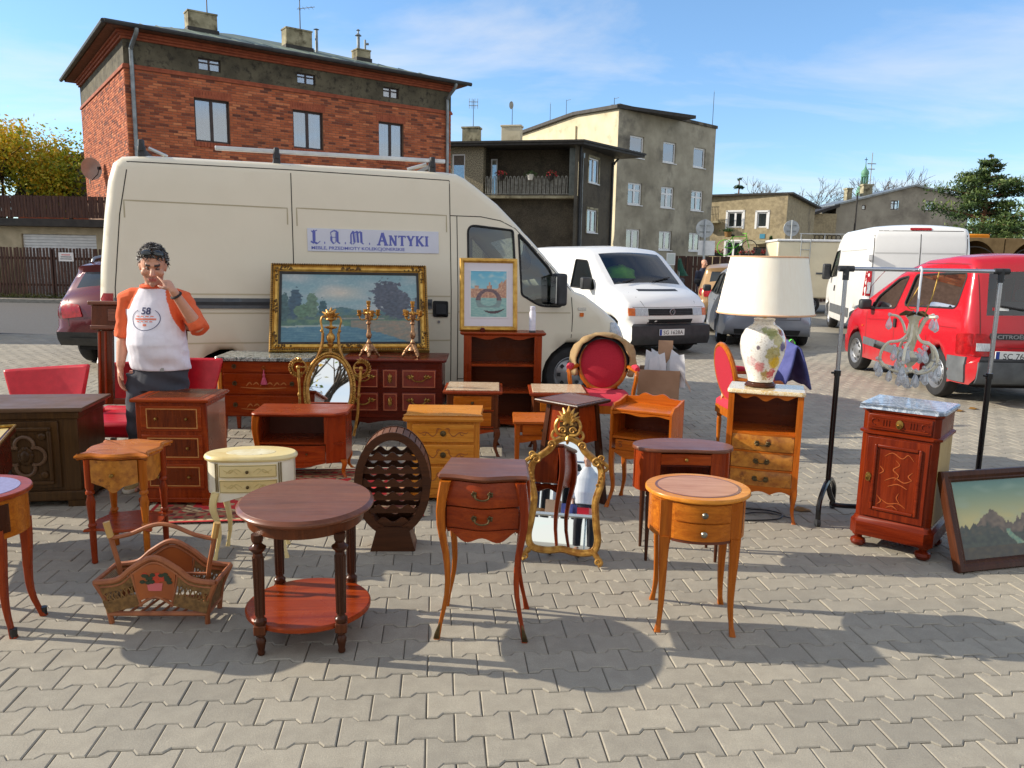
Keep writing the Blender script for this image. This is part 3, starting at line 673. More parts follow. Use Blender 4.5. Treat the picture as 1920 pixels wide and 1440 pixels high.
# ---- left yard: garage with roof terrace, fences, shed
gr = E('garage','low pale garage with white roller door below a planked terrace','garage',(-16.3,27.6,0))
GWl = P('garage_wall',(190,176,146),(160,148,122),.9,sc=3,bump=.2)
mb = MB(); wallholes(mb,-9,2.9,-.2,2.45,[(-1.15,1.5,.0,2.2)],.0,.15); mb.build('wall',GWl,gr,fix=False)
bx('wall',GWl,gr,2.88,2.92,0.001,4,-.2,2.45)
rd = P('roller_white',(226,228,226),(206,208,208),.5,sc=4)
door = bx('roller_door',rd,gr,-1.15,1.5,.12,.14,0,2.2)
z = .0
for k in range(22):
 o = bx('slat',rd,door,-1.14,1.49,.085,.119,z+.004,z+.092,bev=.008); z += .1
bx('roof_edge',darktrim,gr,-9.2,3.0,-.35,4,2.46,2.72,bev=.01)
plank = P('plank_brown',(72,44,34),(50,31,25),.75,sc=6,stretch=(6,6,.6),c3=(96,66,50),sc3=3)
def fence(name,label,x0,x1,y,z0,z1,pitch,w,posts=(),loc=None,mat=None,seed=1,rz=0,gaps=()):
 t = E(name,label,'fence',loc or (x0,y,0),rz); mat = mat or plank; r = random.Random(seed); n = int((x1-x0)/pitch)
 mesh_ = None
 for k in range(n):
  if mesh_ is None:
   mb = MB(); mb.box(0,w,0,.022,0,z1-z0); s_ = mb.build('slat',mat,t,bev=.003); mesh_ = s_.data
  else:
   s_ = bpy.data.objects.new('slat',mesh_); COL.objects.link(s_); s_.parent = t
  s_.location = (k*pitch,r.uniform(-.004,.004),z0+r.uniform(-.012,.012)); s_.rotation_euler = (0,r.gauss(0,.006),0)
 for zz in (z0+.22*(z1-z0),z0+.78*(z1-z0)): bx('rail',mat,t,0,x1-x0,.03,.07,zz-.04,zz+.04)
 for p in posts: bx('post',ironm,t,p-.05,p+.05,.07,.16,z0-.12,z1-.04)
 return t
fence('terrace_fence','brown plank balustrade along the terrace on the garage roof',-24,-13.4,27.25,2.76,3.5,.112,.098,(1,3.5,6,8.5,10.4),seed=2)
fence('yard_fence','brown slatted wooden fence with gaps in front of the garage',-23.5,-13.9,27.0,.08,1.72,.115,.07,(1.6,3.2,5.2,7.4,9.4),seed=4)
sg = E('fence_notice','small white notice with red and black lines on the slatted fence','notice',(-15.55,26.96,1.42)); bx('board',wwin,sg,-.26,.26,0,.012,-.15,.15,bev=.002)
for i,(z,w,c) in enumerate(((.07,.3,(200,60,60)),(.0,.36,(60,60,66)),(-.07,.4,(80,80,86)))):
 bx('print',P('notice_ink',c,None,.6),sg,-w/2,w/2,-.003,0,z-.014,z+.014)
sd_ = E('tiled_shed','old dark-tiled roof with a brick chimney behind the autumn tree','shed',(-19.2,35,0))
bx('wall',brickpaint,sd_,-3,2.6,0,4,0,3.6); tl = P('roof_tile',(92,82,70),(52,48,44),.9,sc=2.2,con=(.35,.65),c3=(130,120,104),sc3=5,con3=(.62,.72))
mb = MB(); mb.add([(-3.2,-.3,3.5),(2.8,-.3,3.5),(2.8,2,6.1),(-3.2,2,6.1),(2.8,4.3,3.5),(-3.2,4.3,3.5)],[(0,1,2,3),(3,2,4,5)]); rf = mb.build('roof',tl,sd_)
mb = MB()
for i in range(16):
 for j in range(32):
  if (i+j) % 2: continue
  y = -.3+i*.145; z = 3.5+i*.164; x = -3.2+j*.19; mb.add([(x,y-.0,z+.03),(x+.18,y,z+.03),(x+.18,y+.2,z+.24),(x,y+.2,z+.24),(x,y,z),(x+.18,y,z)],[(0,1,2,3),(4,5,1,0)])
o = mb.build('tiles',tl,rf,smooth=False,fix=False); o['kind'] = 'stuff'
mb = MB(); mb.box(-.55,.35,1.4,2.0,5.2,6.55); mb.box(-.6,.4,1.35,2.05,6.45,6.6); mb.build('chimney',brickpaint,sd_)
# ---- middle yard fences behind the cars
fence('picket_fence','dark brown board fence below the grey house windows',6.4,9.3,31,.0,1.86,.15,.135,(.5,2.2),seed=6)
fence('board_fence','brown board fence running behind the parked cars to the right',9.3,19,34,.0,1.9,.16,.145,(1,3,5,7,9),seed=7)
# ---------------------------------------------------------------- vehicles
def paint(name,c,rough=.28,c2=None,metal=0):
 m,n,l,b = base(name); v = coords(n,l,rand=False)
 d = noise(n,l,v,2.2,6,.65); col = mix(n,l,ramp(n,l,d,.45,.8,(0,0,0,1),(.5,)*3+(1,)),lin(c),lin(c2 or tuple(x*.86 for x in c)))
 sp = n.new('ShaderNodeSeparateXYZ'); t = n.new('ShaderNodeTexCoord'); l.new(t.outputs['Object'],sp.inputs[0])
 dirt = ramp(n,l,sp.outputs['Z'],.15,.62,(.55,)*3+(1,),(0,0,0,1)); dn = mix(n,l,1.0,dirt,ramp(n,l,noise(n,l,v,5,6),.3,.75),'MULTIPLY')
 col = mix(n,l,dn,col,(.2,.18,.15,1)); l.new(col,b.inputs['Base Color'])
 b.inputs['Roughness'].default_value = rough; b.inputs['Metallic'].default_value = metal; b.inputs['Coat Weight'].default_value = .35; b.inputs['Coat Roughness'].default_value = .06
 MATS[name] = m; return m
rubber = P('rubber',(38,38,40),(26,26,27),.75,sc=12)
plast = P('plastic_dark',(52,54,58),(38,40,43),.55,sc=9)
plastg = P('plastic_grey',(96,100,104),(80,84,88),.6,sc=9)
seamm = P('panel_gap',(46,42,36),None,.8)
under = P('underbody',(14,14,14),None,.9)  # for black boxes added under the vehicles to block light
cglass = glassmat('car_glass',(.60,.68,.67),.05)
dglass = P('car_glass_dark',(26,36,40),(16,22,26),.05,sc=1.5); dglass.node_tree.nodes['Principled BSDF'].inputs['Specular IOR Level'].default_value = .9
chrome = P('chrome',(220,222,226),None,.12,1)
steel = P('wheel_silver',(168,170,174),(140,142,146),.35,.6,sc=6)
redl = P('lamp_red',(176,22,28),(130,14,20),.18,sc=20); clearl = P('lamp_clear',(206,212,218),(150,156,164),.12,sc=26,stretch=(1,6,1)); amber = P('lamp_amber',(226,112,22),(196,90,14),.2,sc=20)
plateW = P('plate_white',(226,228,226),None,.45); plateB = P('plate_blue',(26,62,150),None,.45); inkk = P('plate_ink',(24,24,28),None,.5)
def inpoly(x,y,P_):
 c = False; j = len(P_)-1
 for i in range(len(P_)):
  if (P_[i][1] > y) != (P_[j][1] > y) and x < (P_[j][0]-P_[i][0])*(y-P_[i][1])/(P_[j][1]-P_[i][1])+P_[i][0]: c = not c
  j = i
 return c
def segd(px,py,a,b):
 dx,dy = b[0]-a[0],b[1]-a[1]; L = dx*dx+dy*dy
 t = 0 if L < 1e-12 else max(0,min(1,((px-a[0])*dx+(py-a[1])*dy)/L))
 return hypot(px-a[0]-dx*t,py-a[1]-dy*t)
def dens(poly,s):
 out = []
 for i in range(len(poly)):
  a,b = poly[i],poly[(i+1) % len(poly)]; n = max(1,int(hypot(b[0]-a[0],b[1]-a[1])/s+.5))
  for k in range(n): out.append((a[0]+(b[0]-a[0])*k/n,a[1]+(b[1]-a[1])*k/n))
 return out
def cdt(outer,holes,grid,extra=()):
 pts = list(outer); edges = [(i,(i+1) % len(outer)) for i in range(len(outer))]
 for h in holes:
  o = len(pts); pts += h; edges += [(o+i,o+(i+1) % len(h)) for i in range(len(h))]
 x0,x1 = min(p[0] for p in outer),max(p[0] for p in outer); z0,z1 = min(p[1] for p in outer),max(p[1] for p in outer)
 segs = [(outer[i],outer[(i+1) % len(outer)]) for i in range(len(outer))]+[(h[i],h[(i+1) % len(h)]) for h in holes for i in range(len(h))]
 cand = list(extra)
 if grid:
  nx,nz = int((x1-x0)/grid),int((z1-z0)/grid)
  cand += [(x0+(i+.5+.5*(j % 2))*grid,z0+(j+.5)*grid) for i in range(nx+1) for j in range(nz+1)]
 for p in cand:
  if inpoly(*p,outer) and not any(inpoly(*p,h) for h in holes) and min(segd(*p,a,b) for a,b in segs) > .008: pts.append(p)
 v,e,f,*_ = delaunay_2d_cdt([Vector(p) for p in pts],edges,[],0,1e-5)
 fs = []
 for t in f:
  cx_,cy_ = sum(v[i][0] for i in t)/len(t),sum(v[i][1] for i in t)/len(t)
  if inpoly(cx_,cy_,outer) and not any(inpoly(cx_,cy_,h) for h in holes): fs.append(t)
 return v,fs
class Car:
 def __init__(s,root,outline,wf,R,holes,body,glass=None,soft=None,crown=None,tags=None,arches=(),spacing=.09,grid=.16,glassside=None):
  s.root = root; s.wf = wf; s.R = R; o = dens(outline,spacing); s.soft = soft or (lambda x,z: z > .6)
  s.segs = [(o[i],o[(i+1) % len(o)]) for i in range(len(o)) if s.soft((o[i][0]+o[(i+1) % len(o)][0])/2,(o[i][1]+o[(i+1) % len(o)][1])/2)]
  s.outline = o; s.glass = glass or dglass
  hs = [dens(h,.07) for h in holes]; extra = []
  for k in (.1,.3,.6,1.0):
   q = offs(o,-R*k); extra += [p for p,a in zip(q,o) if s.soft(*a)]
  v,fs = cdt(o,hs,grid,extra)
  A = sum(o[i][0]*o[(i+1) % len(o)][1]-o[(i+1) % len(o)][0]*o[i][1] for i in range(len(o)))
  body_mb = MB(); s.bv = []; s.bf = []
  def reg(vs,fs_):
   b0 = len(s.bv); s.bv += [tuple(p) for p in vs]; s.bf += [tuple(i+b0 for i in f) for f in fs_]
  for sg in (1,-1):
   vs = [(p[0],sg*s.yw(p[0],p[1]),p[1]) for p in v]; body_mb.add(vs,fs); reg(vs,fs)
  n = len(o); T = [-1,-.97,-.9,-.78,-.55,-.28,0,.28,.55,.78,.9,.97,1]; groups = {}
  cz = crown or (lambda x,z,nx,nz: .03)
  row = []
  for i in range(n):
   a,b = o[i-1],o[(i+1) % n]; dx,dz = b[0]-a[0],b[1]-a[1]; L = hypot(dx,dz) or 1; nx,nz = (dz/L,-dx/L) if A > 0 else (-dz/L,dx/L)
   w = s.yw(*o[i]); c = cz(o[i][0],o[i][1],nx,nz) if s.soft(*o[i]) else 0
   row.append([(o[i][0]+nx*c*(1-t*t),w*t,o[i][1]+nz*c*(1-t*t)) for t in T])
  bb = len(body_mb.v)
  for i in range(n):
   k = (i+1) % n; xm,zm = (o[i][0]+o[k][0])/2,(o[i][1]+o[k][1])/2; tg = tags(xm,zm) if tags else 'body'
   if tg is None: continue
   for j in range(len(T)-1):
    q = [row[i][j],row[i][j+1],row[k][j+1],row[k][j]]
    t2 = 'body' if (tg in ('windscreen','rear_window') and (j < 2 or j >= len(T)-3)) else (('front_bumper' if xm > 2 else 'rear_bumper') if tg == 'bumper' else tg)
    groups.setdefault(t2,[]).append(q); reg(q,[(0,1,2,3)])
  for t2,qs in groups.items():
   mb = body_mb if t2 == 'body' else MB(); idx = {}
   base0 = len(mb.v); vs = []; fs_ = []
   for q in qs:
    f = []
    for p in q:
     key = tuple(round(c,5) for c in p)
     if key not in idx: idx[key] = len(vs); vs.append(p)
     f.append(idx[key])
    if len(set(f)) == 4: fs_.append(f)
    elif len(set(f)) == 3: fs_.append(list(dict.fromkeys(f)))
   mb.add(vs,fs_)
   if t2 != 'body':
    mt = {'windscreen': s.glass,'rear_window': s.glass}.get(t2,plast)
    mb.build(t2,mt,root,fix=False)
  bo = body_mb.build('body',body,root,ang=50,fix=False); bm = bmesh.new(); bm.from_mesh(bo.data); bmesh.ops.remove_doubles(bm,verts=bm.verts,dist=.0004); bmesh.ops.recalc_face_normals(bm,faces=bm.faces); bm.to_mesh(bo.data); bm.free(); bo.data.set_sharp_from_angle(angle=radians(50)); s.body = bo
  s.bvh = BVHTree.FromPolygons([Vector(p) for p in s.bv],s.bf)
  for h in hs:
   v2,f2 = cdt(h,[],.15)
   for sg in (1,-1):
    mb = MB(); mb.add([(p[0],sg*(s.yw(p[0],p[1])-.014),p[1]) for p in v2],f2); w_ = mb.build('window',glassside or s.glass,root,fix=False)
    mb = MB(); mb.tube([(p[0],sg*(s.yw(p[0],p[1])-.002),p[1]) for p in h],.013,6,closed=True); mb.build('seal',rubber,w_)
 def yw(s,x,z):
  w = s.wf(x,z); d = min((segd(x,z,a,b) for a,b in s.segs),default=9)
  if d < s.R: w += -s.R+sqrt(max(0,s.R**2-(s.R-d)**2))
  return w
 def hit(s,axis,a,b):
  o,d = {'r': (Vector((a,-4,b)),Vector((0,1,0))),'l': (Vector((a,4,b)),Vector((0,-1,0))),'front': (Vector((12,a,b)),Vector((-1,0,0))),
    'rear': (Vector((-6,a,b)),Vector((1,0,0))),'top': (Vector((a,b,6)),Vector((0,0,-1)))}[axis]
  h = s.bvh.ray_cast(o,d); return (h[0],d) if h[0] else (None,d)
 def decal(s,axis,poly,off,mat,name,parent=None,grid=.08,dx=.05,mesh_only=None):
  P_ = dens(poly,dx); v,f = cdt(P_,[],grid); mb = mesh_only or MB(); hs = [s.hit(axis,p[0],p[1]) for p in v]
  last = next((h for h in hs if h[0]),None)
  if last is None: return None
  pts = [(h[0] if h[0] else last[0])-h[1]*off for h in hs]; bk = [(h[0] if h[0] else last[0])+h[1]*.004 for h in hs]
  N = len(v); m = len(P_)
  mb.add(pts+bk[:],[tuple(t) for t in f]+[(i,(i+1) % m,N+(i+1) % m,N+i) for i in range(m)])
  if mesh_only: return None
  return mb.build(name,mat,parent or s.root)
 def lines(s,axis,ls,mat=None,w=.007,name='panel_gap',off=.0018):
  mb = MB()
  for pts in ls:
   p = []
   for a,b in zip(pts,pts[1:]):
    n = max(1,int(hypot(b[0]-a[0],b[1]-a[1])/.08))
    p += [(a[0]+(b[0]-a[0])*k/n,a[1]+(b[1]-a[1])*k/n) for k in range(n)]
   p.append(pts[-1]); vs = []; ok = []
   for i,c in enumerate(p):
    a,b = p[max(0,i-1)],p[min(len(p)-1,i+1)]; dx_,dz_ = b[0]-a[0],b[1]-a[1]; L = hypot(dx_,dz_) or 1
    for sg in (-1,1):
     h,d = s.hit(axis,c[0]-dz_/L*w/2*sg,c[1]+dx_/L*w/2*sg); ok.append(h is not None); vs.append((h-d*off) if h else Vector((0,0,0)))
   mb.add(vs,[(2*i,2*i+1,2*i+3,2*i+2) for i in range(len(p)-1) if all(ok[2*i:2*i+4])])
  o = mb.build(name,mat or seamm,s.root,fix=False); o['kind'] = 'stuff'; return o
def wheel(root,x,y,r,w,hub='cap',side=1,rot=0,dish=.02):
 """tyre, rim and hub; side = which way it faces (+1 left, -1 right)"""
 mb = MB(); prof = [(r*.64,-w/2+.01),(r*.7,-w/2),(r*.93,-w/2+.005),(r*.99,-w/2+.03),(r,0),(r*.99,w/2-.03),(r*.93,w/2-.005),(r*.7,w/2),(r*.64,w/2-.01)]
 n = 28
 def lat(mb,pr): mb.loft([[(x+a*cos(2*pi*j/n),y+side*b,r+a*sin(2*pi*j/n)) for j in range(n)] for a,b in pr],cap=False)
 lat(mb,prof); ty = mb.build('wheel',rubber,root)
 mb = MB(); f = w/2
 lat(mb,[(r*.66,f-.012),(r*.63,f-.004),(r*.60,f-.025),(r*.52,f-dish-.03),(r*.3,f-dish),(r*.2,f-dish+.012),(.001,f-dish+.014)]); rim = mb.build('rim',steel,ty)
 mb = MB(); k = {'cap': 8,'steel': 12,'alloy': 5}[hub]
 for i in range(k):
  a = 2*pi*i/k+rot; q = []
  rr,ww = (r*.43,.022 if hub != 'alloy' else .05)
  c = Vector((x+rr*cos(a),y+side*(f-dish-.004),r+rr*sin(a))); t_ = Vector((-sin(a),0,cos(a))); u_ = Vector((cos(a),0,sin(a)))
  hgt = .035 if hub != 'alloy' else .07
  mb.add([c-t_*ww-u_*hgt*.6+Vector((0,side*.009,0)),c+t_*ww-u_*hgt*.6+Vector((0,side*.009,0)),c+t_*ww*.9+u_*hgt*.6+Vector((0,side*.003,0)),c-t_*ww*.9+u_*hgt*.6+Vector((0,side*.003,0))],[(0,1,2,3)])
 mb.build('rim_slots',rubber,ty,fix=False)
 return ty
def arch(cx_,cz_,r,z0,n=11):
 """points of a wheel arch going from +x to -x"""
 a0 = asin(max(-1,min(1,(z0-cz_)/r))); return [(cx_+r*cos(a0+(pi-2*a0)*i/n),cz_+r*sin(a0+(pi-2*a0)*i/n)) for i in range(n+1)]
def plate(car,root,axis,a0,a1,z0,z1,txt,off=.012,flip=False,tilt=0):
 """number plate built flat at its own spot: blue EU band plus letters"""
 h,d = car.hit(axis,(a0+a1)/2,(z0+z1)/2); sgn = 1 if axis == 'front' else -1
 x = h.x+sgn*off
 M_ = Matrix.Translation((x,0,0)) @ Matrix.Rotation(pi/2*sgn,4,'Z') @ FRONT     # text reads from outside
 w = a1-a0; mb = MB(); mb.X = M_ @ Matrix.Translation(((a0+a1)/2*sgn,(z0+z1)/2,0))
 hh = z1-z0; mb.box(-w/2,w/2,-hh/2,hh/2,-.008,.004); o = mb.build('number_plate',plateW,root,.003)
 b = MB(); b.X = mb.X; b.box(-w/2+.004,-w/2+w*.09,-hh/2+.004,hh/2-.004,.004,.0052); b.build('plate_band',plateB,o)
 text(txt,hh*.86,inkk,o,'plate_lettering',mb.X @ Matrix.Translation((w*.045,-hh*.31,.0045)),.0008,.0,sx=w*.86/(hh*.86*len(txt)*.56),align='CENTER')
 return o
# ---- beige antiques van
cream = paint('paint_cream',(228,219,197),.38,(218,209,187))
cream2 = P('paint_cream_trim',(210,198,168),None,.4)
VA = 19; vn = (-sin(radians(VA)),cos(radians(VA)))
VL = (-3.75+vn[0]*1.0,7.2+vn[1]*1.0,0)
van = E('panel_van','big beige high-roof panel van with an antiques banner on its side','van',VL,VA)
ol = [(-.10,.32),(-.17,.42),(-.17,.66),(-.14,.74),(-.13,1.04),(-.10,1.48),(-.045,1.97),(.0,2.28),(.05,2.44),(.13,2.505),(.35,2.525),(1.64,2.525),(3.22,2.522),(3.36,2.508),(3.46,2.465),(3.61,2.36),(3.81,2.215),(4.015,2.02),(4.225,1.815),(4.38,1.655),(4.755,1.262),(4.88,1.225),(5.12,1.07),(5.30,.93),(5.375,.84),(5.43,.72),(5.45,.5),(5.41,.3),(5.25,.25)]
ol = ol+arch(4.70,.31,.375,.25)+[(4.2,.25),(1.5,.25)]+arch(.98,.31,.375,.25)+[(.5,.28)]
ol = ol[::-1]
def wvan(x,z):
 w = 1.0-max(0,z-1.25)*.085
 if x > 4.0: w -= .12*((x-4.0)/1.45)**2
 if x < .1: w -= .02*(.1-x)/.2
 if z < .5: w -= (.5-z)*.06
 return w
doorwin = roundpoly([(3.455,1.27,.06),(4.0,1.25,.03),(3.965,1.93,.03),(3.455,1.975,.09)])
quarter = roundpoly([(4.06,1.235,.03),(4.28,1.11,.08),(4.56,1.10,.06),(4.40,1.52,.05),(4.03,1.9,.03)])
vc = Car(van,ol,wvan,.11,[doorwin,quarter],cream,cglass,soft=lambda x,z: z > .68,crown=lambda x,z,nx,nz: .045 if nz > .8 else (.09 if nx > .2 else .02),
         tags=lambda x,z: None if z < .30 else ('windscreen' if x > 3.9 and 1.30 < z < 1.80 else ('bumper' if (z < .68 and (x > 5.2 or x < 0)) else 'body')))
vc.lines('r',[[(1.645,2.5),(1.645,.45)],[(3.26,2.5),(3.26,.30)],[(3.335,2.065),(3.335,.30)],[(3.335,2.065),(3.6,2.065),(3.82,2.03),(3.99,1.955),(4.3,1.66),(4.66,1.29),(4.69,1.0),(4.68,.66)],
               [(.1,2.455),(1.64,2.455),(3.26,2.43)],[(3.26,2.065),(3.335,2.065)],[(.19,2.45),(.1,1.97),(.03,1.29),(.02,.7)],[(3.335,.32),(4.27,.32)]],w=.009)
rec = []
for a,b,z0,z1 in ((.14,1.60,1.94,2.10),(1.69,3.22,1.91,2.085)): rec += [[(a,z0),(a,z1),(b,z1-.02),(b,z0-.02)],]
vc.lines('r',rec,P('recess_shade',(176,164,134),None,.5),.012,'pressing_shade_line')  # darker strip around each panel recess: its shade put into colour
vc.lines('r',[[(0,1.055),(3.25,1.035)],[(3.34,1.05),(4.66,1.03)],[(0,.76),(3.25,.745)],[(.1,1.237),(1.64,1.23),(3.25,1.215)]],P('crease_shade_cream',(196,183,152),None,.45),.014,'crease_shade_line')  # shade of the creases drawn as strips in a darker cream
vc.decal('r',[(.02,1.10),(3.05,1.085),(3.05,1.185),(.02,1.20)],.014,plastg,'rub_strip',grid=.5)
vc.decal('r',[(.03,1.135),(3.04,1.12),(3.04,1.15),(.03,1.165)],.018,plast,'rub_strip_insert',grid=.5)
vc.decal('r',roundpoly([(3.06,1.0,.02),(3.225,.995,.02),(3.225,1.165,.02),(3.06,1.17,.02)]),.012,rubber,'sliding_door_handle'); vc.decal('r',roundpoly([(3.09,1.03,.015),(3.2,1.03,.015),(3.2,1.13,.015),(3.09,1.13,.015)]),.02,plast,'handle_grip')
vc.decal('r',ellipse(.014,.014,12,3.125,.945),.008,steel,'lock')
for sd in ('r','l'): vc.decal(sd,[(-.135,1.06),(.0,1.06),(.01,1.24),(-.12,1.24)],.01,redl,'tail_light',grid=.05)
for sd in ('r','l'):
 vc.decal(sd,roundpoly([(5.19,.775,.02),(5.37,.745,.02),(5.36,.895,.02),(5.195,.915,.02)]),.006,clearl,'headlight',grid=.04)
 vc.decal(sd,roundpoly([(4.78,.985,.01),(4.83,.985,.01),(4.83,1.03,.01),(4.78,1.03,.01)]),.01,amber,'side_repeater')
vc.decal('r',[(4.755,1.06),(4.86,1.055),(4.86,1.085),(4.755,1.09)],.006,chrome,'badge')
vc.decal('front',roundpoly([(-.55,.62,.03),(.55,.62,.03),(.55,.86,.03),(-.55,.86,.03)]),.006,plast,'grille',grid=.1)
for sd in (1,-1): vc.decal('front',roundpoly([(sd*.58,.68,.03),(sd*.84,.68,.03),(sd*.84,.87,.03),(sd*.58,.87,.03)]),.006,clearl,'headlight',grid=.06)
vc.lines('top',[[(3.3,y),(.2,y)] for y in (-.55,-.2,.2,.55)],P('roof_rib',(190,178,150),None,.5),.03,'roof_rib')
for sg in (-1,1):
 mb = MB(); mb.box(4.40,4.53,sg*1.0,sg*1.20,1.12,1.475); mo = mb.build('door_mirror',plast,van,.03); mb = MB(); mb.tube([(4.46,sg*.9,1.2),(4.46,sg*1.06,1.25)],.03); mb.build('mirror_arm',plast,mo)
 bx('mirror_glass',chrome,mo,4.394,4.402,sg*1.02,sg*1.18,1.15,1.44)
wheel(van,4.70,-.83,.315,.2,'cap',-1); wheel(van,4.70,.83,.315,.2,'cap',1); wheel(van,.98,-.83,.315,.2,'steel',-1); wheel(van,.98,.83,.315,.2,'steel',1)
mb = MB(); mb.box(.0,5.2,-.72,.72,.22,.52); mb.box(.3,3.2,-.9,.9,.4,.6); mb.box(4.2,5.25,-.85,.85,.52,.8); mb.build('underbody_block',under,van)
mb = MB(); mb.box(3.2,3.24,-.85,.85,.6,2.2); mb.box(3.2,4.4,-.85,.85,.55,.6); mb.build('bulkhead',P('bulkhead',(120,118,112),(100,98,94),.8),van)
sc_ = P('seat_cloth',(84,90,98),(66,70,78),.9,sc=20)
for y in (-.45,.1,.5):
 mb = MB(); mb.box(3.42,3.92,y-.22,y+.22,.95,1.12); mb.box(3.36,3.5,y-.22,y+.22,1.1,1.58); mb.box(3.38,3.47,y-.12,y+.12,1.6,1.8); mb.build('seat',sc_,van,.04)
mb = MB(); mb.box(4.35,4.85,-.8,.8,.8,1.12); mb.box(4.3,4.5,-.8,.8,1.05,1.18); mb.build('dashboard',plast,van,.05)
mb = MB(); mb.torus((4.2,.45,1.2),.19,.015,'z',18,6); mb.v = [(4.2+(x-4.2)*.75-(z-1.2),y,1.2+(x-4.2)*.6+(z-1.2)) for x,y,z in mb.v]; mb.build('steering_wheel',rubber,van)
# roof bars: one long pale tube on dark feet
mb = MB(); mb.box(.95,3.24,-.80,-.76,2.615,2.655); rb = mb.build('roof_bar',P('bar_alu',(212,214,214),(190,192,194),.35,.6),van,.006)
mb = MB(); mb.box(.95,3.24,.76,.80,2.615,2.655); mb.build('roof_bar',MATS['bar_alu'],van,.006)
for x in (.30,1.52,3.1):
 for y in (-.78,.78):
  mb = MB(); mb.box(x-.035,x+.035,y-.035,y+.035,2.5,2.612); mb.box(x-.025,x+.025,y-.045,y+.045,2.56,2.672); mb.build('bar_foot',plast,van,.012)
 mb = MB(); mb.box(x-.02,x+.02,-.8,.8,2.56,2.60); mb.build('cross_bar',plast,van)
mb = MB(); mb.cyl((.36,-.76,2.60),(.52,-.78,2.53),.015); mb.cyl((3.05,-.74,2.60),(2.85,-.7,2.54),.018); o = mb.build('bar_strut',MATS['bar_alu'],van); o['kind'] = 'stuff'
# banner with lettering
bn = E('banner','white sign with blue blackletter and serif antiques lettering on the van side','sign',(0,0,0)); bn.parent = None
bny = -vc.yw(2.4,1.8)
Mv = Matrix.Translation(VL) @ Matrix.Rotation(radians(VA),4,'Z')
bn.matrix_world = Mv @ Matrix.Translation((1.785,-vc.yw(2.4,1.665)-.007,1.665)) @ Matrix.Rotation(radians(-4.6),4,'X')
banm = P('banner_white',(214,216,228),(206,208,220),.5,sc=4); bink = P('banner_ink',(92,100,178),None,.5)
BWd,BHt = 1.345,.228
bx('sheet',banm,bn,0,BWd,-.002,.004,0,BHt,bev=.001)
def strokes(mb,ss,x,z,s):
 for st in ss:
  x0,z0,x1,z1,w = st; d = Vector((x1-x0,z1-z0)); d.normalize() if d.length else None; n_ = Vector((-d.y,d.x))*w*.6
  q = [(x0+n_.x,z0+n_.y),(x0-n_.x,z0-n_.y),(x1-n_.x,z1-n_.y),(x1+n_.x,z1+n_.y)]
  off_ = .0002*(len(mb.f) % 7); mb.add([(x+a*s,-.0028-off_,z+b*s) for a,b in q],[(0,1,2,3)])
SERIF = {'A': (.86,[(.12,0,.43,1,.12),(.43,1,.74,0,.2),(.24,.36,.62,.36,.1),(-.02,.04,.28,.04,.09),(.56,.04,.9,.04,.09)]),
 'N': (.86,[(.16,0,.16,1,.14),(.70,0,.70,1,.14),(.16,1,.70,0,.2),(0,.04,.32,.04,.09),(0,.96,.3,.96,.09),(.54,.96,.86,.96,.09)]),
 'T': (.78,[(.39,0,.39,1,.2),(.02,.95,.76,.95,.11),(.06,.78,.06,1,.09),(.72,.78,.72,1,.09),(.22,.04,.56,.04,.09)]),
 'Y': (.82,[(.41,0,.41,.5,.2),(.12,1,.41,.45,.2),(.70,1,.41,.45,.13),(.24,.04,.58,.04,.09),(-.02,.96,.28,.96,.09),(.56,.96,.84,.96,.09)]),
 'K': (.86,[(.16,0,.16,1,.2),(.2,.45,.70,1,.13),(.32,.55,.74,0,.2),(0,.04,.34,.04,.09),(0,.96,.34,.96,.09),(.54,.96,.84,.96,.09),(.58,.04,.9,.04,.09)]),
 'I': (.38,[(.19,0,.19,1,.2),(.0,.04,.38,.04,.09),(0,.96,.38,.96,.09)])}
mb = MB(); x = .695
for i,ch in enumerate('ANTYKI'):
 s_ = .128 if i == 0 else .103; w,ss = SERIF[ch]; strokes(mb,ss,x,.072,s_); x += (w+.09)*s_
mb.build('serif_lettering',bink,bn,smooth=False,fix=False)
# blackletter initials: broad-nib strokes
BLK = {'L': [(.25,.95,.25,.12,.16),(.36,.9,.36,.2,.03),(.1,.85,.3,1.0,.07),(.05,.95,.2,.8,.05),(.02,.15,.25,.0,.1),(.22,.12,.5,-.02,.13),(.5,-.02,.72,.18,.05),(.34,.92,.5,1.0,.06),(.15,.5,.3,.58,.04)],
 'A': [(.15,.55,.15,.2,.13),(.15,.2,.32,.0,.1),(.32,.0,.45,.12,.04),(.15,.55,.1,.85,.05),(.1,.85,.35,1.0,.08),(.35,1.0,.6,.92,.1),(.6,.92,.6,.15,.16),(.6,.15,.8,.02,.09),(.46,.85,.46,.1,.03),(.2,.48,.55,.5,.04)],
 'M': [(.12,.1,.12,.75,.1),(.12,.75,.3,1.0,.09),(.3,1,.38,.12,.13),(.38,.1,.26,.0,.06),(.4,.85,.6,1.0,.08),(.6,1.0,.66,.12,.13),(.68,.85,.86,1.0,.07),(.9,.95,.92,.12,.15),(.92,.12,1.08,.02,.08),(.02,.12,.2,.0,.07),(.48,.8,.5,.15,.03)],'.': [(.06,.06,.14,.06,.13)]}
for ch,x in (('L',.03),('.',.155),('A',.215),('.',.36),('M',.415),('.',.605)): mb = MB(); strokes(mb,BLK[ch],x,.078,.132); mb.build('blackletter',bink,bn,smooth=False,fix=False)
text('MEBLE, PRZEDMIOTY KOLEKCJONERSKIE',.043,bink,bn,'small_lettering',Matrix.Translation((.035,-.0028,.02)) @ FRONT,.0004,.0008,1.2)

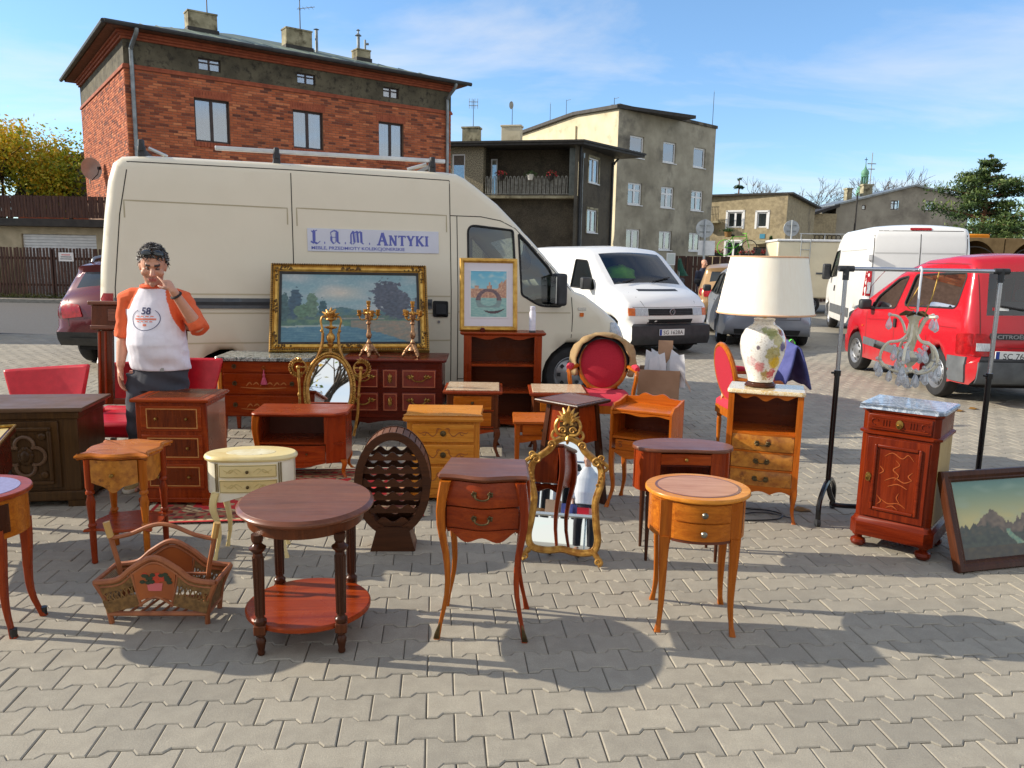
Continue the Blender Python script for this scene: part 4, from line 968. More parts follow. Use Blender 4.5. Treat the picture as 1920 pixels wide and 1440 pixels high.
# ---- white van facing us
white = paint('paint_white',(236,236,234),.3,(224,224,222))
TA4 = radians(24); hd = Vector((sin(TA4),-cos(TA4)))
ang4 = degrees(atan2(hd.y,hd.x)); fc = Vector(((1.87+3.56)/2,(13.1+13.8)/2)); t4o = fc-hd*4.62
t4 = E('delivery_van','white older delivery van parked nose-on with black bumper and grille','van',(t4o.x,t4o.y,0),ang4)
ol = [(.0,.35),(-.04,.6),(.02,1.0),(.08,1.4),(.2,1.76),(.34,1.84),(.6,1.86),(2.6,1.86),(3.0,1.83),(3.22,1.74),(3.92,1.2),(4.02,1.16),(4.38,1.03),(4.56,.90),(4.60,.84),(4.63,.72),(4.64,.56),(4.73,.53),(4.74,.30),(4.68,.20),(4.5,.19)]+arch(4.02,.31,.36,.2)+[(3.6,.2),(1.4,.2)]+arch(.92,.31,.36,.2)+[(.4,.24)]
def wt4(x,z):
 w = .92-max(0,z-1.05)*.14
 if x > 3.4: w -= .10*((x-3.4)/1.3)**2
 return w
t4win = roundpoly([(2.66,1.12,.03),(3.62,1.10,.12),(3.18,1.62,.06),(2.72,1.64,.04)])
tc4 = Car(t4,ol[::-1],wt4,.10,[t4win],white,cglass,soft=lambda x,z: z > .57,crown=lambda x,z,nx,nz: .05 if nz > .85 else (.09 if nx > .1 else .02),
          tags=lambda x,z: None if z < .19 else ('windscreen' if x > 3.0 and 1.22 < z < 1.73 else ('bumper' if z < .56 and (x > 4.4 or x < 0) else 'body')),glassside=dglass)
tc4.decal('front',[(-.46,.705),(.46,.705),(.46,.825),(-.46,.825)],.008,plast,'grille',grid=.1)
tc4.lines('front',[[(-.46,z),(.46,z)] for z in (.73,.755,.78,.80)],under,.012,'grille_slat',.012)
tc4.decal('front',[(-.46,.565),(.46,.565),(.46,.64),(-.46,.64)],.006,plast,'lower_grille',grid=.1)
for sg in (1,-1):
 tc4.decal('front',[(sg*.475,.70),(sg*.69,.70),(sg*.69,.83),(sg*.475,.83)],.01,clearl,'headlight',grid=.05)
 tc4.decal('front',[(sg*.70,.70),(sg*.81,.70),(sg*.81,.83),(sg*.70,.83)],.01,amber,'indicator',grid=.05)
tc4.decal('front',[(-.42,1.105),(.42,1.105),(.42,1.14),(-.42,1.14)],.004,plast,'air_intake',grid=.1)
tc4.lines('front',[[(-.62,1.09),(-.52,.85)],[(.62,1.09),(.52,.85)],[(-.8,.845),(.8,.845)]],seamm,.008)
h_,_ = tc4.hit('front',0,.765)
mb = MB(); mb.torus((h_.x+.02,0,.765),.052,.007,'x',20,6); mb.tube([(h_.x+.02,-.024,.80),(h_.x+.02,0,.768),(h_.x+.02,.024,.80)],.005,5)
mb.tube([(h_.x+.02,-.045,.785),(h_.x+.02,-.022,.722),(h_.x+.02,0,.762),(h_.x+.02,.022,.722),(h_.x+.02,.045,.785)],.005,5); mb.build('emblem',steel,t4)
plate(tc4,t4,'front',-.26,.26,.36,.47,'SG 1628A')
tc4.decal('r',[(.2,.2),(3.6,.2),(3.6,.3),(.2,.3)],.006,plast,'sill')
tc4.lines('r',[[(2.58,1.7),(2.58,.3)],[(3.62,1.0),(3.6,.45)],[(1.3,1.7),(1.3,.3)]])
for sg in (1,-1):
 mb = MB(); mb.box(3.4,3.52,sg*.92,sg*1.12,1.1,1.32); mo = mb.build('door_mirror',plast,t4,.03); mb = MB(); mb.tube([(3.45,sg*.82,1.1),(3.45,sg*1.0,1.16)],.025); mb.build('mirror_arm',plast,mo)
 wheel(t4,4.02,sg*.77,.31,.19,'steel',sg); wheel(t4,.92,sg*.77,.31,.19,'steel',sg)
mb = MB(); mb.tube([(3.97,-.55,1.25),(3.86,-.1,1.33)],.012,5); mb.tube([(3.99,.05,1.26),(3.88,.5,1.34)],.012,5); mb.build('wiper',rubber,t4)
mb = MB(); mb.box(.1,4.55,-.7,.7,.16,.5); mb.box(3.3,3.9,-.78,.78,.8,1.12); mb.box(2.2,2.25,-.8,.8,.4,1.78); mb.build('underbody_block',under,t4)
for y in (-.42,.42):
 mb = MB(); mb.box(2.5,2.95,y-.22,y+.22,.9,1.02); mb.box(2.42,2.54,y-.22,y+.22,.98,1.5); mb.build('seat',sc_,t4,.04)
def rag(name,label,cat,X,rad,cols,seed,n=5,sz=.5):
 """crumpled cloth or clutter: a lumpy low mound"""
 r = random.Random(seed); mb = MB(); mb.ball((0,0,0),1,1,1,1,22,12)
 ph = [(r.uniform(0,6),r.uniform(0,6),r.uniform(2,n)) for _ in range(5)]
 mb.v = [(x*rad*(1+.12*sum(sin(k*y*2+a)+sin(k*z*2+b) for a,b,k in ph)/3),y*rad*(1+.1*sum(sin(k*x*2+a) for a,b,k in ph)/3),max(0,(z+.15))*rad*sz*(1+.15*sum(sin(k*x*2.3+a)+cos(k*y*2+b) for a,b,k in ph)/3)) for x,y,z in mb.v]
 o = mb.build(name,cols,None); o.location = X; return tag(o,label,cat)
Mt4 = Matrix.Translation((t4o.x,t4o.y,0)) @ Matrix.Rotation(radians(ang4),4,'Z')
rag('safety_vest','bright green safety vest hung inside behind the white van windscreen','vest',lp(Mt4,(3.0,-.02,1.3)),.3,P('hi_vis',(150,230,40),(110,190,30),.8,sc=6),3,sz=.7)
rag('cloth_heap','striped cloth heap on the dashboard of the white delivery van','cloth',lp(Mt4,(3.6,-.42,1.13)),.17,P('cloth_mixed',(214,196,160),(130,70,60),.9,sc=22),4)
rag('blue_bundle','small blue bundle on the dashboard of the white delivery van','bundle',lp(Mt4,(3.62,-.02,1.13)),.1,P('cloth_blue',(50,80,170),(36,56,120),.9,sc=12),5)

# ---- red van-like car, rear three-quarter
red = paint('paint_red',(186,24,38),.25,(166,20,32))
CA = 89.0; cxy = Vector((5.30,8.9))
W2 = .80
ly = Vector((-sin(radians(CA)),cos(radians(CA))))
co = cxy-ly*W2
ct_ = E('red_car','red high-roofed family car with grey bumpers seen from its rear corner','car',(co.x,co.y,0),CA)
ol = [(.02,.26),(-.04,.34),(-.06,.56),(.0,.6),(.05,.9),(.10,1.15),(.20,1.56),(.28,1.69),(.4,1.745),(.8,1.76),(1.4,1.71),(1.85,1.6),(2.04,1.53),(2.96,1.10),(3.1,1.03),(3.42,.93),(3.62,.80),(3.70,.66),(3.72,.5),(3.68,.3),(3.6,.24)]+arch(3.12,.30,.34,.24)+[(2.7,.24),(1.15,.24)]+arch(.72,.30,.34,.24)+[(.3,.26)]
def wc(x,z):
 w = W2-max(0,z-.95)*.16
 if x > 2.8: w -= .10*((x-2.8)/.9)**2
 if x < .25: w -= .10*((.25-x)/.3)**2
 return w
cw1 = roundpoly([(1.90,1.04,.05),(2.62,.99,.05),(2.5,1.17,.08),(1.98,1.45,.06),(1.72,1.49,.05)])
cw2 = roundpoly([(.40,1.13,.08),(1.68,1.09,.08),(1.55,1.51,.06),(.34,1.56,.09)])
cc = Car(ct_,ol[::-1],wc,.09,[cw1,cw2],red,cglass,soft=lambda x,z: z > .62,crown=lambda x,z,nx,nz: .04 if nz > .8 else (.07 if abs(nx) > .3 else .04),
         tags=lambda x,z: None if z < .24 else ('windscreen' if x > 2.0 and 1.13 < z < 1.52 else ('rear_window' if x < .5 and 1.09 < z < 1.58 else ('bumper' if z < .6 and (x > 3.5 or x < .05) else 'body'))))
cc.decal('l',[(1.06,.38),(2.78,.45),(2.78,.56),(1.06,.49)],.014,plastg,'side_moulding',grid=.3)
[cc.decal(sd,[(.07,.28),(.39,.28),(.40,.57),(.09,.58)],.022,plastg,'bumper_corner',grid=.05) for sd in 'lr']
for sd in ('l','r'): cc.decal(sd,roundpoly([(.02,.60,.02),(.26,.60,.03),(.27,.84,.05),(.06,.86,.02)]),.008,redl,'tail_light',grid=.05)
for sg in (1,-1):
 cc.decal('rear',roundpoly([(sg*.52,.60,.02),(sg*.74,.60,.02),(sg*.72,.86,.03),(sg*.58,.86,.05)]),.012,redl,'tail_light',grid=.05); cc.decal('rear',[(sg*.56,.66),(sg*.70,.66),(sg*.70,.75),(sg*.56,.75)],.016,clearl,'reverse_light',grid=.05)
cc.lines('l',[[(2.75,1.0),(2.72,.3)],[(1.83,1.5),(1.86,1.0),(1.84,.3)],[(.25,1.66),(1.5,1.66),(2.0,1.5)],[(1.84,1.62),(1.72,1.5)],[(.98,.75),(.9,.3)]])
cc.lines('l',[[(.3,.9),(1.8,.87),(2.7,.83)]],P('crease_shade_red',(150,16,28),None,.4),.012,'crease_shade_line')  # shade of the flank fold drawn in a darker red
cc.decal('l',roundpoly([(1.79,.78,.02),(1.86,.78,.02),(1.86,.90,.02),(1.79,.90,.02)]),.02,rubber,'door_handle')
cc.decal('l',ellipse(.02,.012,8,2.86,.72),.01,amber,'side_repeater')
cc.lines('rear',[[(-.66,1.62),(-.66,.62)],[(.66,1.62),(.66,.62)]])
cc.decal('rear',roundpoly([(-.42,.80,.02),(.56,.80,.02),(.56,.87,.02),(-.42,.87,.02)]),.016,plast,'tailgate_strip',grid=.1)
h_,_ = cc.hit('rear',0,.835)
text('CITROËN',.062,steel,ct_,'tailgate_lettering',Matrix.Translation((h_.x-.030,.52,.814)) @ Matrix.Rotation(-pi/2,4,'Z') @ FRONT,.002,.001,1.35)
cc.lines('rear',[[(-.6,.70),(.6,.70)]],P('crease_shade_red2',(150,16,28),None,.4),.02,'crease_shade_line')  # tailgate fold: its shade drawn as a darker red strip
plate(cc,ct_,'rear',-.02,.50,.55,.665,'SC 76319',.03)
cc.decal('rear',[(-.70,.28),(.70,.28),(.70,.535),(-.70,.535)],.02,plastg,'bumper_face',grid=.06)
mb = MB(); mb.tube([(-.02,-.1,1.1),(.06,.45,1.18)],.014,5); mb.build('wiper',rubber,ct_)
h_,_ = cc.hit('rear',.42,1.14)
for c,y0,y1 in ((MATS['lamp_red'],.49,.53),(MATS['plate_white'],.36,.485)): cc.decal('rear',[(y0,1.13),(y1,1.13),(y1,1.165),(y0,1.165)],.004,c,'sticker')
for sg in (1,-1):
 mb = MB(); mb.box(2.52,2.64,sg*.83,sg*1.0,.98,1.13); mo = mb.build('door_mirror',plast,ct_,.035); mb = MB(); mb.tube([(2.55,sg*.74,.98),(2.56,sg*.88,1.02)],.03); mb.build('mirror_arm',plast,mo)
 wheel(ct_,3.12,sg*.69,.30,.17,'cap',sg); wheel(ct_,.72,sg*.69,.30,.17,'steel',sg,.2,.045)
mb = MB(); mb.box(.2,3.55,-.55,.55,.2,.5); mb.box(.1,2.7,-.7,.7,.5,.8); mb.build('underbody_block',under,ct_)
for y in (-.36,.36):
 mb = MB(); mb.box(1.75,2.2,y-.22,y+.22,.78,.9); mb.box(1.66,1.78,y-.22,y+.22,.86,1.32); mb.box(1.68,1.76,y-.1,y+.1,1.33,1.48); mb.build('seat',sc_,ct_,.04)
 mb = MB(); mb.box(.9,1.0,y-.3,y+.3,.8,1.2); mb.box(.91,.99,y-.1,y+.1,1.21,1.36); mb.build('seat',sc_,ct_,.04)

# ---- white van seen from behind
DA2 = 76.7; ly = Vector((-sin(radians(DA2)),cos(radians(DA2)))); co = Vector((7.24,16.0))-ly*1.0
dv = E('white_van','tall white panel van turned away, showing its closed rear doors','van',(co.x,co.y,0),DA2)
ol = [(-.02,.34),(-.1,.4),(-.1,.6),(.0,.64),(.02,1.2),(.08,2.0),(.14,2.3),(.24,2.39),(.5,2.42),(3.2,2.42),(3.55,2.38),(3.9,2.2),(4.75,1.3),(4.9,1.22),(5.3,.98),(5.42,.8),(5.44,.4),(5.3,.3)]+arch(4.5,.33,.38,.28)+[(4.05,.3),(1.45,.3)]+arch(1.0,.33,.38,.28)+[(.5,.34)]
wd = lambda x,z: 1.0-max(0,z-1.0)*.07-(.1*((x-4.2)/1.2)**2 if x > 4.2 else 0)
dc = Car(dv,ol[::-1],wd,.09,[roundpoly([(3.5,1.35,.05),(4.55,1.3,.05),(4.0,1.95,.08),(3.5,1.98,.05)])],white,dglass,soft=lambda x,z: z > .66,
         tags=lambda x,z: None if z < .29 else ('windscreen' if x > 3.8 and 1.35 < z < 2.2 else ('bumper' if z < .62 and (x < .1 or x > 5.3) else 'body')),crown=lambda x,z,nx,nz: .05 if nz > .8 else .03)
dc.lines('rear',[[(0,2.34),(0,.66)],[(-.86,2.33),(.86,2.33)],[(-.86,2.33),(-.88,.7)],[(.86,2.33),(.88,.7)]],w=.014)
dc.lines('rear',[[(-.84,1.88),(-.03,1.88)],[(.03,1.88),(.84,1.88)],[(-.84,1.0),(-.03,1.0)],[(.03,1.0),(.84,1.0)]],P('press_shade_white',(200,200,198),None,.5),.03,'door_pressing_shade')  # greyer strips stand for the shade along the door pressings
dc.decal('rear',roundpoly([(-.2,2.345,.02),(.2,2.345,.02),(.2,2.395,.02),(-.2,2.395,.02)]),.015,redl,'brake_light')
for sg in (1,-1):
 dc.decal('rear',[(sg*.88,1.0),(sg*.97,1.0),(sg*.95,1.55),(sg*.87,1.55)],.012,redl,'tail_light'); dc.decal('rear',[(sg*.89,1.05),(sg*.95,1.05),(sg*.94,1.28),(sg*.88,1.28)],.016,clearl,'reverse_light')
 dc.decal('l' if sg > 0 else 'r',[(.01,1.0),(.1,1.0),(.12,1.55),(.03,1.55)],.01,redl,'tail_light')
 for z in (.8,1.72): mb = MB(); mb.box(-.03,.1,sg*.9,sg*.98,z,z+.13); mb.build('hinge',white,dv,.01)
 wheel(dv,1.0,sg*.83,.33,.21,'steel',sg); wheel(dv,4.5,sg*.83,.33,.21,'steel',sg)
 mb = MB(); mb.box(4.1,4.25,sg*1.02,sg*1.22,1.25,1.65); mb.build('door_mirror',plast,dv,.04)
dc.decal('l',[(1.5,.45),(4.0,.45),(4.0,.66),(1.5,.66)],.014,plastg,'side_moulding',grid=.3)
dc.lines('l',[[(.4,1.95),(3.3,1.95)],[(3.4,2.1),(3.4,.5)],[(2.1,2.1),(2.1,.5)]])
dc.decal('l',roundpoly([(3.5,.98,.02),(3.62,.98,.02),(3.62,1.12,.02),(3.5,1.12,.02)]),.015,rubber,'door_handle')
mb = MB(); mb.box(.1,5.2,-.7,.7,.25,.5); mb.build('underbody_block',under,dv)

# ---- ordinary cars
def hatch(name,label,X,ang,body,W_=.87,H=1.5,L=4.3,suv=False,hub='alloy',corner=None,glass=None):
 a = radians(ang)
 if corner: ly = Vector((-sin(a),cos(a))); X = (corner[0]-ly.x*W_,corner[1]-ly.y*W_,0)
 t = E(name,label,'car',X,ang); k = L/4.3; up = .08 if suv else 0
 ol = [(.1,.24+up),(.0,.34+up),(-.03,.52),(.0,.6),(.02,.84),(.10,.98),(.16,1.02),(.40,H-.17),(.36,H-.08),(.5,H-.05),(.9,H),(1.7,H+.01),(2.3,H-.06),(3.12,1.0),(3.3,.95),(3.95,.83),(4.2,.68),(4.28,.5),(4.26,.32),(4.15,.22+up)]+arch(3.45,.31,.35,.22+up)+[(3.0,.22+up),(1.25,.22+up)]+arch(.8,.31,.35,.22+up)+[(.4,.25+up)]
 ol = [(x*k,z) for x,z in ol]
 def w(x,z):
  x /= k; r = W_-max(0,z-.85)*.30
  if x > 3: r -= .16*((x-3)/1.3)**2
  if x < .7: r -= .11*((.7-x)/.7)**2
  return r
 win = [roundpoly([(.62*k,1.0,.06),(1.45*k,.97,.02),(1.45*k,H-.1,.02),(.85*k,H-.14,.1)]),roundpoly([(1.52*k,.97,.02),(2.85*k,.98,.05),(2.2*k,H-.15,.08),(1.52*k,H-.1,.02)])]
 c = Car(t,ol[::-1],w,.1,win,body,glass or dglass,soft=lambda x,z: z > .58,crown=lambda x,z,nx,nz: .05 if nz > .8 else .11,
   tags=lambda x,z: None if z < .22+up else ('windscreen' if x > 2.2*k and 1.03 < z < H-.09 else ('rear_window' if x < .45*k and 1.06 < z < H-.16 else ('bumper' if suv and z < .5 and (x < .1 or x > 4.1) else 'body'))))
 for sg in (1,-1):
  sd = 'l' if sg > 0 else 'r'
  c.decal('rear',roundpoly([(sg*.38,.74,.02),(sg*.72,.70,.04),(sg*.74,.92,.04),(sg*.44,.90,.04)]),.014,redl,'tail_light',grid=.06); c.decal(sd,roundpoly([(.06,.72,.02),(.34*k,.80,.04),(.30*k,.92,.03),(.1,.93,.02)]),.008,redl,'tail_light',grid=.06)
  c.decal('front',roundpoly([(sg*.38,.62,.03),(sg*.7,.64,.03),(sg*.72,.76,.05),(sg*.42,.74,.04)]),.01,clearl,'headlight',grid=.06)
  mb = MB(); mb.box(2.72*k,2.86*k,sg*(W_-.02),sg*(W_+.16),.98,1.13); mb.build('door_mirror',plast,t,.04)
  wheel(t,.8*k,sg*(W_-.12),.315,.2,hub,sg); wheel(t,3.45*k,sg*(W_-.12),.315,.2,hub,sg)
  c.lines(sd,[[(1.48*k,.97),(1.46*k,.32)],[(2.7*k,.95),(2.72*k,.35)],[(.6*k,.95),(.62*k,.7)]])
  c.decal(sd,roundpoly([(1.52*k,.84,.01),(1.68*k,.84,.01),(1.68*k,.87,.01),(1.52*k,.87,.01)]),.02,body,'door_handle')
 c.decal('rear',roundpoly([(-.32,.60,.02),(.32,.60,.02),(.34,.72,.02),(-.34,.72,.02)]),.004,body,'plate_recess'); c.lines('rear',[[(-.34,.595),(.34,.595),(.36,.725),(-.36,.725),(-.34,.595)],[(-.66,.97),(-.6,.56),(.6,.56),(.66,.97)]],w=.008)
 c.decal('rear',[(-.6,.26+up),(.6,.26+up),(.62,.36+up),(-.62,.36+up)],.01,plast,'valance',grid=.1)
 mb = MB(); mb.box(.15,4.1*k,-.6,.6,.18+up,.45); mb.box(.4,3.9*k,-.72,.72,.42,.7); mb.build('underbody_block',under,t)
 if suv:
  for sg in (1,-1): mb = MB(); mb.tube(spline([(.55,sg*.58,H-.03),(.75,sg*.58,H+.05),(2.0,sg*.58,H+.05),(2.2,sg*.58,H-.03)],4),.02,6); mb.build('roof_rail',steel,t)
 return c
hatch('silver_car','silver hatchback standing behind the table lamp, seen from behind',None,80,paint('paint_silver',(150,158,172),.3,(140,148,160),.25),W_=.90,H=1.52,corner=(4.02,15.0))
hatch('gold_car','tan estate car with pale roof half hidden behind the silver car',None,76,paint('paint_gold',(176,142,100),.3,None,.2),W_=.88,H=1.55,corner=(5.0,21.0))
hatch('maroon_car','dark maroon crossover seen from behind, left of the beige van',None,86,paint('paint_maroon',(92,22,34),.24,(80,18,28),.15),W_=.92,H=1.50,L=4.5,suv=True,corner=(-6.42,10.6))
hatch('blue_car','dark blue car cut off at the left edge of the yard',(-10.35,14.4,0),180,paint('paint_navy',(30,40,54),.25),H=1.47)
# ---------------------------------------------------------------- furniture materials
mah = W('mahogany',(118,36,10),(172,74,24),'x',c3=(140,50,14)); mahz = W('mahogany_upright',(112,34,10),(166,68,22),'z',c3=(132,46,14)); wash = W('washstand_wood',(82,20,5),(130,46,14),'z',c3=(100,28,8)); washx = W('washstand_flat',(82,20,5),(130,46,14),'x',c3=(100,28,8))
dred = W('dark_red_wood',(66,16,8),(104,32,15),'x',c3=(82,22,11))
che = W('cherry',(150,74,14),(204,122,36),'x',c3=(174,92,22)); chez = W('cherry_upright',(146,70,12),(198,114,32),'z',c3=(168,86,20))
org = W('orange_wood',(158,74,14),(208,114,32),'z',c3=(184,92,22)); orgx = W('orange_wood_flat',(158,74,14),(208,114,32),'x',c3=(184,92,22))
waln = W('walnut',(92,48,28),(136,80,50),'x',c3=(112,62,40),rough=.38,coat=.45); walz = W('walnut_upright',(74,36,18),(116,60,30),'z',c3=(92,48,24))
dwal = W('dark_walnut',(52,26,14),(86,46,26),'z',c3=(64,34,20))
oak = W('dark_oak',(54,36,18),(92,64,32),'z',rough=.45,c3=(70,48,24)); oakx = W('dark_oak_flat',(86,64,48),(118,92,70),'x',rough=.42)
pine_ = W('honey_wood',(192,112,32),(226,152,58),'x',c3=(206,130,42)); pinez = W('honey_upright',(184,104,28),(218,142,52),'z')
burl = P('burl_veneer',(204,136,48),(150,84,22),.34,sc=24,coat=.12,con=(.3,.7),c3=(112,56,16),sc3=17,con3=(.55,.68))
bwood = W('barrel_wood',(86,54,40),(124,84,62),'y',rough=.5); bdark = W('rack_dark',(52,30,18),(86,50,28),'x',rough=.45)
inlay = P('inlay_light',(206,150,84),(182,124,64),.4,sc=20); inlayd = P('inlay_dark',(96,44,24),None,.4)
creamp = P('cream_lacquer',(234,216,160),(222,198,132),.35,sc=5,coat=.3,c3=(206,172,98),sc3=4,con3=(.5,.75)); creamw = P('cream_white',(240,234,214),(226,218,192),.35,sc=6,coat=.3)
brass = P('brass',(196,158,84),(120,92,44),.32,.9,sc=40); brassd = P('brass_dark',(110,92,60),(64,54,38),.4,.8,sc=50); pewter = P('pewter',(150,148,136),(96,94,84),.35,.8,sc=40)
gold = P('gilt',(216,170,84),(150,102,40),.38,.5,sc=26,con=(.25,.6),c3=(98,60,26),sc3=30,con3=(.58,.74)); goldf = P('gilt_bright',(222,180,92),(180,132,54),.38,.6,sc=18)
bronze = P('antique_gilt',(190,150,112),(122,84,52),.42,.6,sc=45,con=(.3,.65),c3=(70,46,30),sc3=55,con3=(.55,.7))
mirror_m = P('mirror_glass',(236,240,240),None,.01,1)
redv = P('red_vinyl',(206,26,44),(186,18,36),.35,sc=18,bump=.25,bd=.004); redc = P('red_cloth',(186,34,56),(164,24,44),.9,sc=160,bump=.5,bd=.002); redseat = P('rose_cloth',(204,52,72),(182,40,60),.9,sc=160,bump=.5,bd=.002)
def marble(name,c1,c2,cv,sc=5,rough=.18):
 m,n,l,b = base(name); v = coords(n,l); f = noise(n,l,v,sc,9,.65,1.6); g = noise(n,l,v,sc*2.2,9,.7,2.2)
 col = mix(n,l,ramp(n,l,f,.35,.65),lin(c1),lin(c2)); e = n.new('ShaderNodeMath'); e.operation = 'SUBTRACT'; e.inputs[1].default_value = .5; l.new(g,e.inputs[0])
 a = n.new('ShaderNodeMath'); a.operation = 'ABSOLUTE'; l.new(e.outputs[0],a.inputs[0]); col = mix(n,l,ramp(n,l,a.outputs[0],.005,.05,(1,1,1,1),(0,0,0,1)),col,lin(cv))
 l.new(col,b.inputs['Base Color']); b.inputs['Roughness'].default_value = rough; b.inputs['Coat Weight'].default_value = .2; MATS[name] = m; return m
mgreen = marble('marble_green',(58,66,64),(96,104,100),(196,198,190)); mpink = marble('marble_pink',(214,186,150),(190,150,114),(232,212,184),9); mamber = marble('marble_amber',(226,206,160),(204,168,98),(238,228,204),10); mgrey = marble('marble_grey',(112,128,148),(140,154,172),(190,200,212),3.5)
black = P('black_paint',(22,22,24),None,.3)

def cab(mb,x,y,z1,ox,oy,w1=.042,w2=.017,k=.022,a=.012,b=.028,z0=0,n=11):
 """cabriole leg: swells at the knee, slims, kicks out at the foot; ox, oy point outward"""
 L = hypot(ox,oy) or 1; ox,oy = ox/L,oy/L; rings = []
 for i in range(n+1):
  t = i/n; off_ = k*sin(pi*min(1,t/.42))*(1 if t < .42 else 0)-a*sin(pi*max(0,(t-.42)/.45))*(1 if .42 < t < .87 else 0)+b*max(0,(t-.62)/.38)**2
  w = (w1+(w2-w1)*min(1,t/.9)**.75)/2+(.004 if t > .93 else 0); c = (x+ox*off_,y+oy*off_,z1+(z0-z1)*t)
  q = w*.72; rings.append([(c[0]+u,c[1]+v,c[2]) for u,v in ((-w,-q),(-q,-w),(q,-w),(w,-q),(w,q),(q,w),(-q,w),(-w,q))])
 return mb.loft(rings)
def taper(mb,x,y,z1,w1,w2,z0=0,dx=0,dy=0):
 a,b = w1/2,w2/2; return mb.loft([[(x-a,y-a,z1),(x+a,y-a,z1),(x+a,y+a,z1),(x-a,y+a,z1)],[(x+dx-b,y+dy-b,z0),(x+dx+b,y+dy-b,z0),(x+dx+b,y+dy+b,z0),(x+dx-b,y+dy+b,z0)]])
def legs(t,mat,spots,fn,name='leg'):
 for s in spots: mb = MB(); fn(mb,*s); mb.build(name,mat,t)
def knob(parent,x,y,z,r=.012,mat=None,name='knob'):
 mb = MB(); mb.lathe([(r*.5,0),(r*.42,.006),(r*.9,.011),(r,.017),(r*.7,.023),(.001,.025)],14); mb.v = [(a+x,y-c,b+z) for a,b,c in mb.v]; return mb.build(name,mat or brass,parent)
def bail(parent,x,y,z,w=.07,mat=None,name='handle',rose=True,drop=.022):
 mb = MB(); mb.tube(spline([(x-w/2,y-.012,z),(x-w*.42,y-.016,z-drop*.7),(x,y-.018,z-drop),(x+w*.42,y-.016,z-drop*.7),(x+w/2,y-.012,z)],5),.0042,6)
 for sg in (-1,1):
  mb.cyl((x+sg*w/2,y,z),(x+sg*w/2,y-.014,z),.006,n=8)
  if rose:
   for a in range(5): an = a*2*pi/5+.6; mb.ball((x+sg*(w/2+.004)+.008*cos(an),y-.004,z+.008*sin(an)),.005,1,.5,1.3,6,5)
 return mb.build(name,mat or brass,parent)
def ring(parent,x,y,z,r=.02,mat=None):
 mb = MB(); mb.lathe([(r*.95,0),(r*.9,.004),(.001,.006)],16); mb.v = [(a+x,y-c,b+z) for a,b,c in mb.v]; mb.torus((x,y-.008,z-.002),r*.72,.0028,'y',18,6); mb.ball((x,y-.008,z+r*.7),.005,n=8,m=6); return mb.build('ring_pull',mat or brassd,parent)
def frame_inlay(parent,x0,x1,z0,z1,y,mat=None,w=.005,name='inlay'):
 mb = MB(); yf = y if callable(y) else (lambda x,z: y); n = 10
 for i in range(n):
  a,b = x0+(x1-x0)*i/n,x0+(x1-x0)*(i+1)/n
  for zz in (z0,z1-w): mb.add([(a,yf(a,zz)-.0012,zz),(b,yf(b,zz)-.0012,zz),(b,yf(b,zz+w)-.0012,zz+w),(a,yf(a,zz+w)-.0012,zz+w)],[(0,1,2,3)])
 for a in (x0,x1-w): mb.add([(a,yf(a,z0)-.0012,z0+w),(a+w,yf(a,z0)-.0012,z0+w),(a+w,yf(a,z1)-.0012,z1-w),(a,yf(a,z1)-.0012,z1-w)],[(0,1,2,3)])
 return mb.build(name,mat or inlay,parent,fix=False)
def motif(parent,segs,y,mat,w=.004,name='inlay'):
 """painted or inlaid scrollwork standing a hair proud of the surface"""
 mb = MB(); yf = y if callable(y) else (lambda x,z: y)
 for pts in segs:
  p = spline(pts,6); vs = []
  for i,c in enumerate(p):
   a,b = Vector(p[max(0,i-1)]),Vector(p[min(len(p)-1,i+1)]); d = (b-a); d.normalize(); k = w*(.35+.65*sin(pi*min(1,max(0,i/(len(p)-1)))))
   for sg in (-1,1): xx,zz = c[0]-d.y*k/2*sg,c[1]+d.x*k/2*sg; vs.append((xx,yf(xx,zz)-.0016,zz))
  mb.add(vs,[(2*i,2*i+1,2*i+3,2*i+2) for i in range(len(p)-1)])
 o = mb.build(name,mat,parent,fix=False); o['kind'] = 'stuff'; return o
def carcass(t,w,d,z0,z1,th,mat,front=True,back=True,y0=None,inner=None):
 """open box: sides, bottom, back; front edge at y0"""
 y0 = -d/2 if y0 is None else y0
 bx('side_panel',mat,t,-w/2,-w/2+th,y0,d/2,z0,z1,bev=.003); bx('side_panel',mat,t,w/2-th,w/2,y0,d/2,z0,z1,bev=.003)
 if back: bx('back_panel',inner or mat,t,-w/2+th,w/2-th,d/2-.01,d/2-.001,z0,z1)
 bx('bottom_panel',mat,t,-w/2+th,w/2-th,y0+.004,d/2-.011,z0,z0+th)
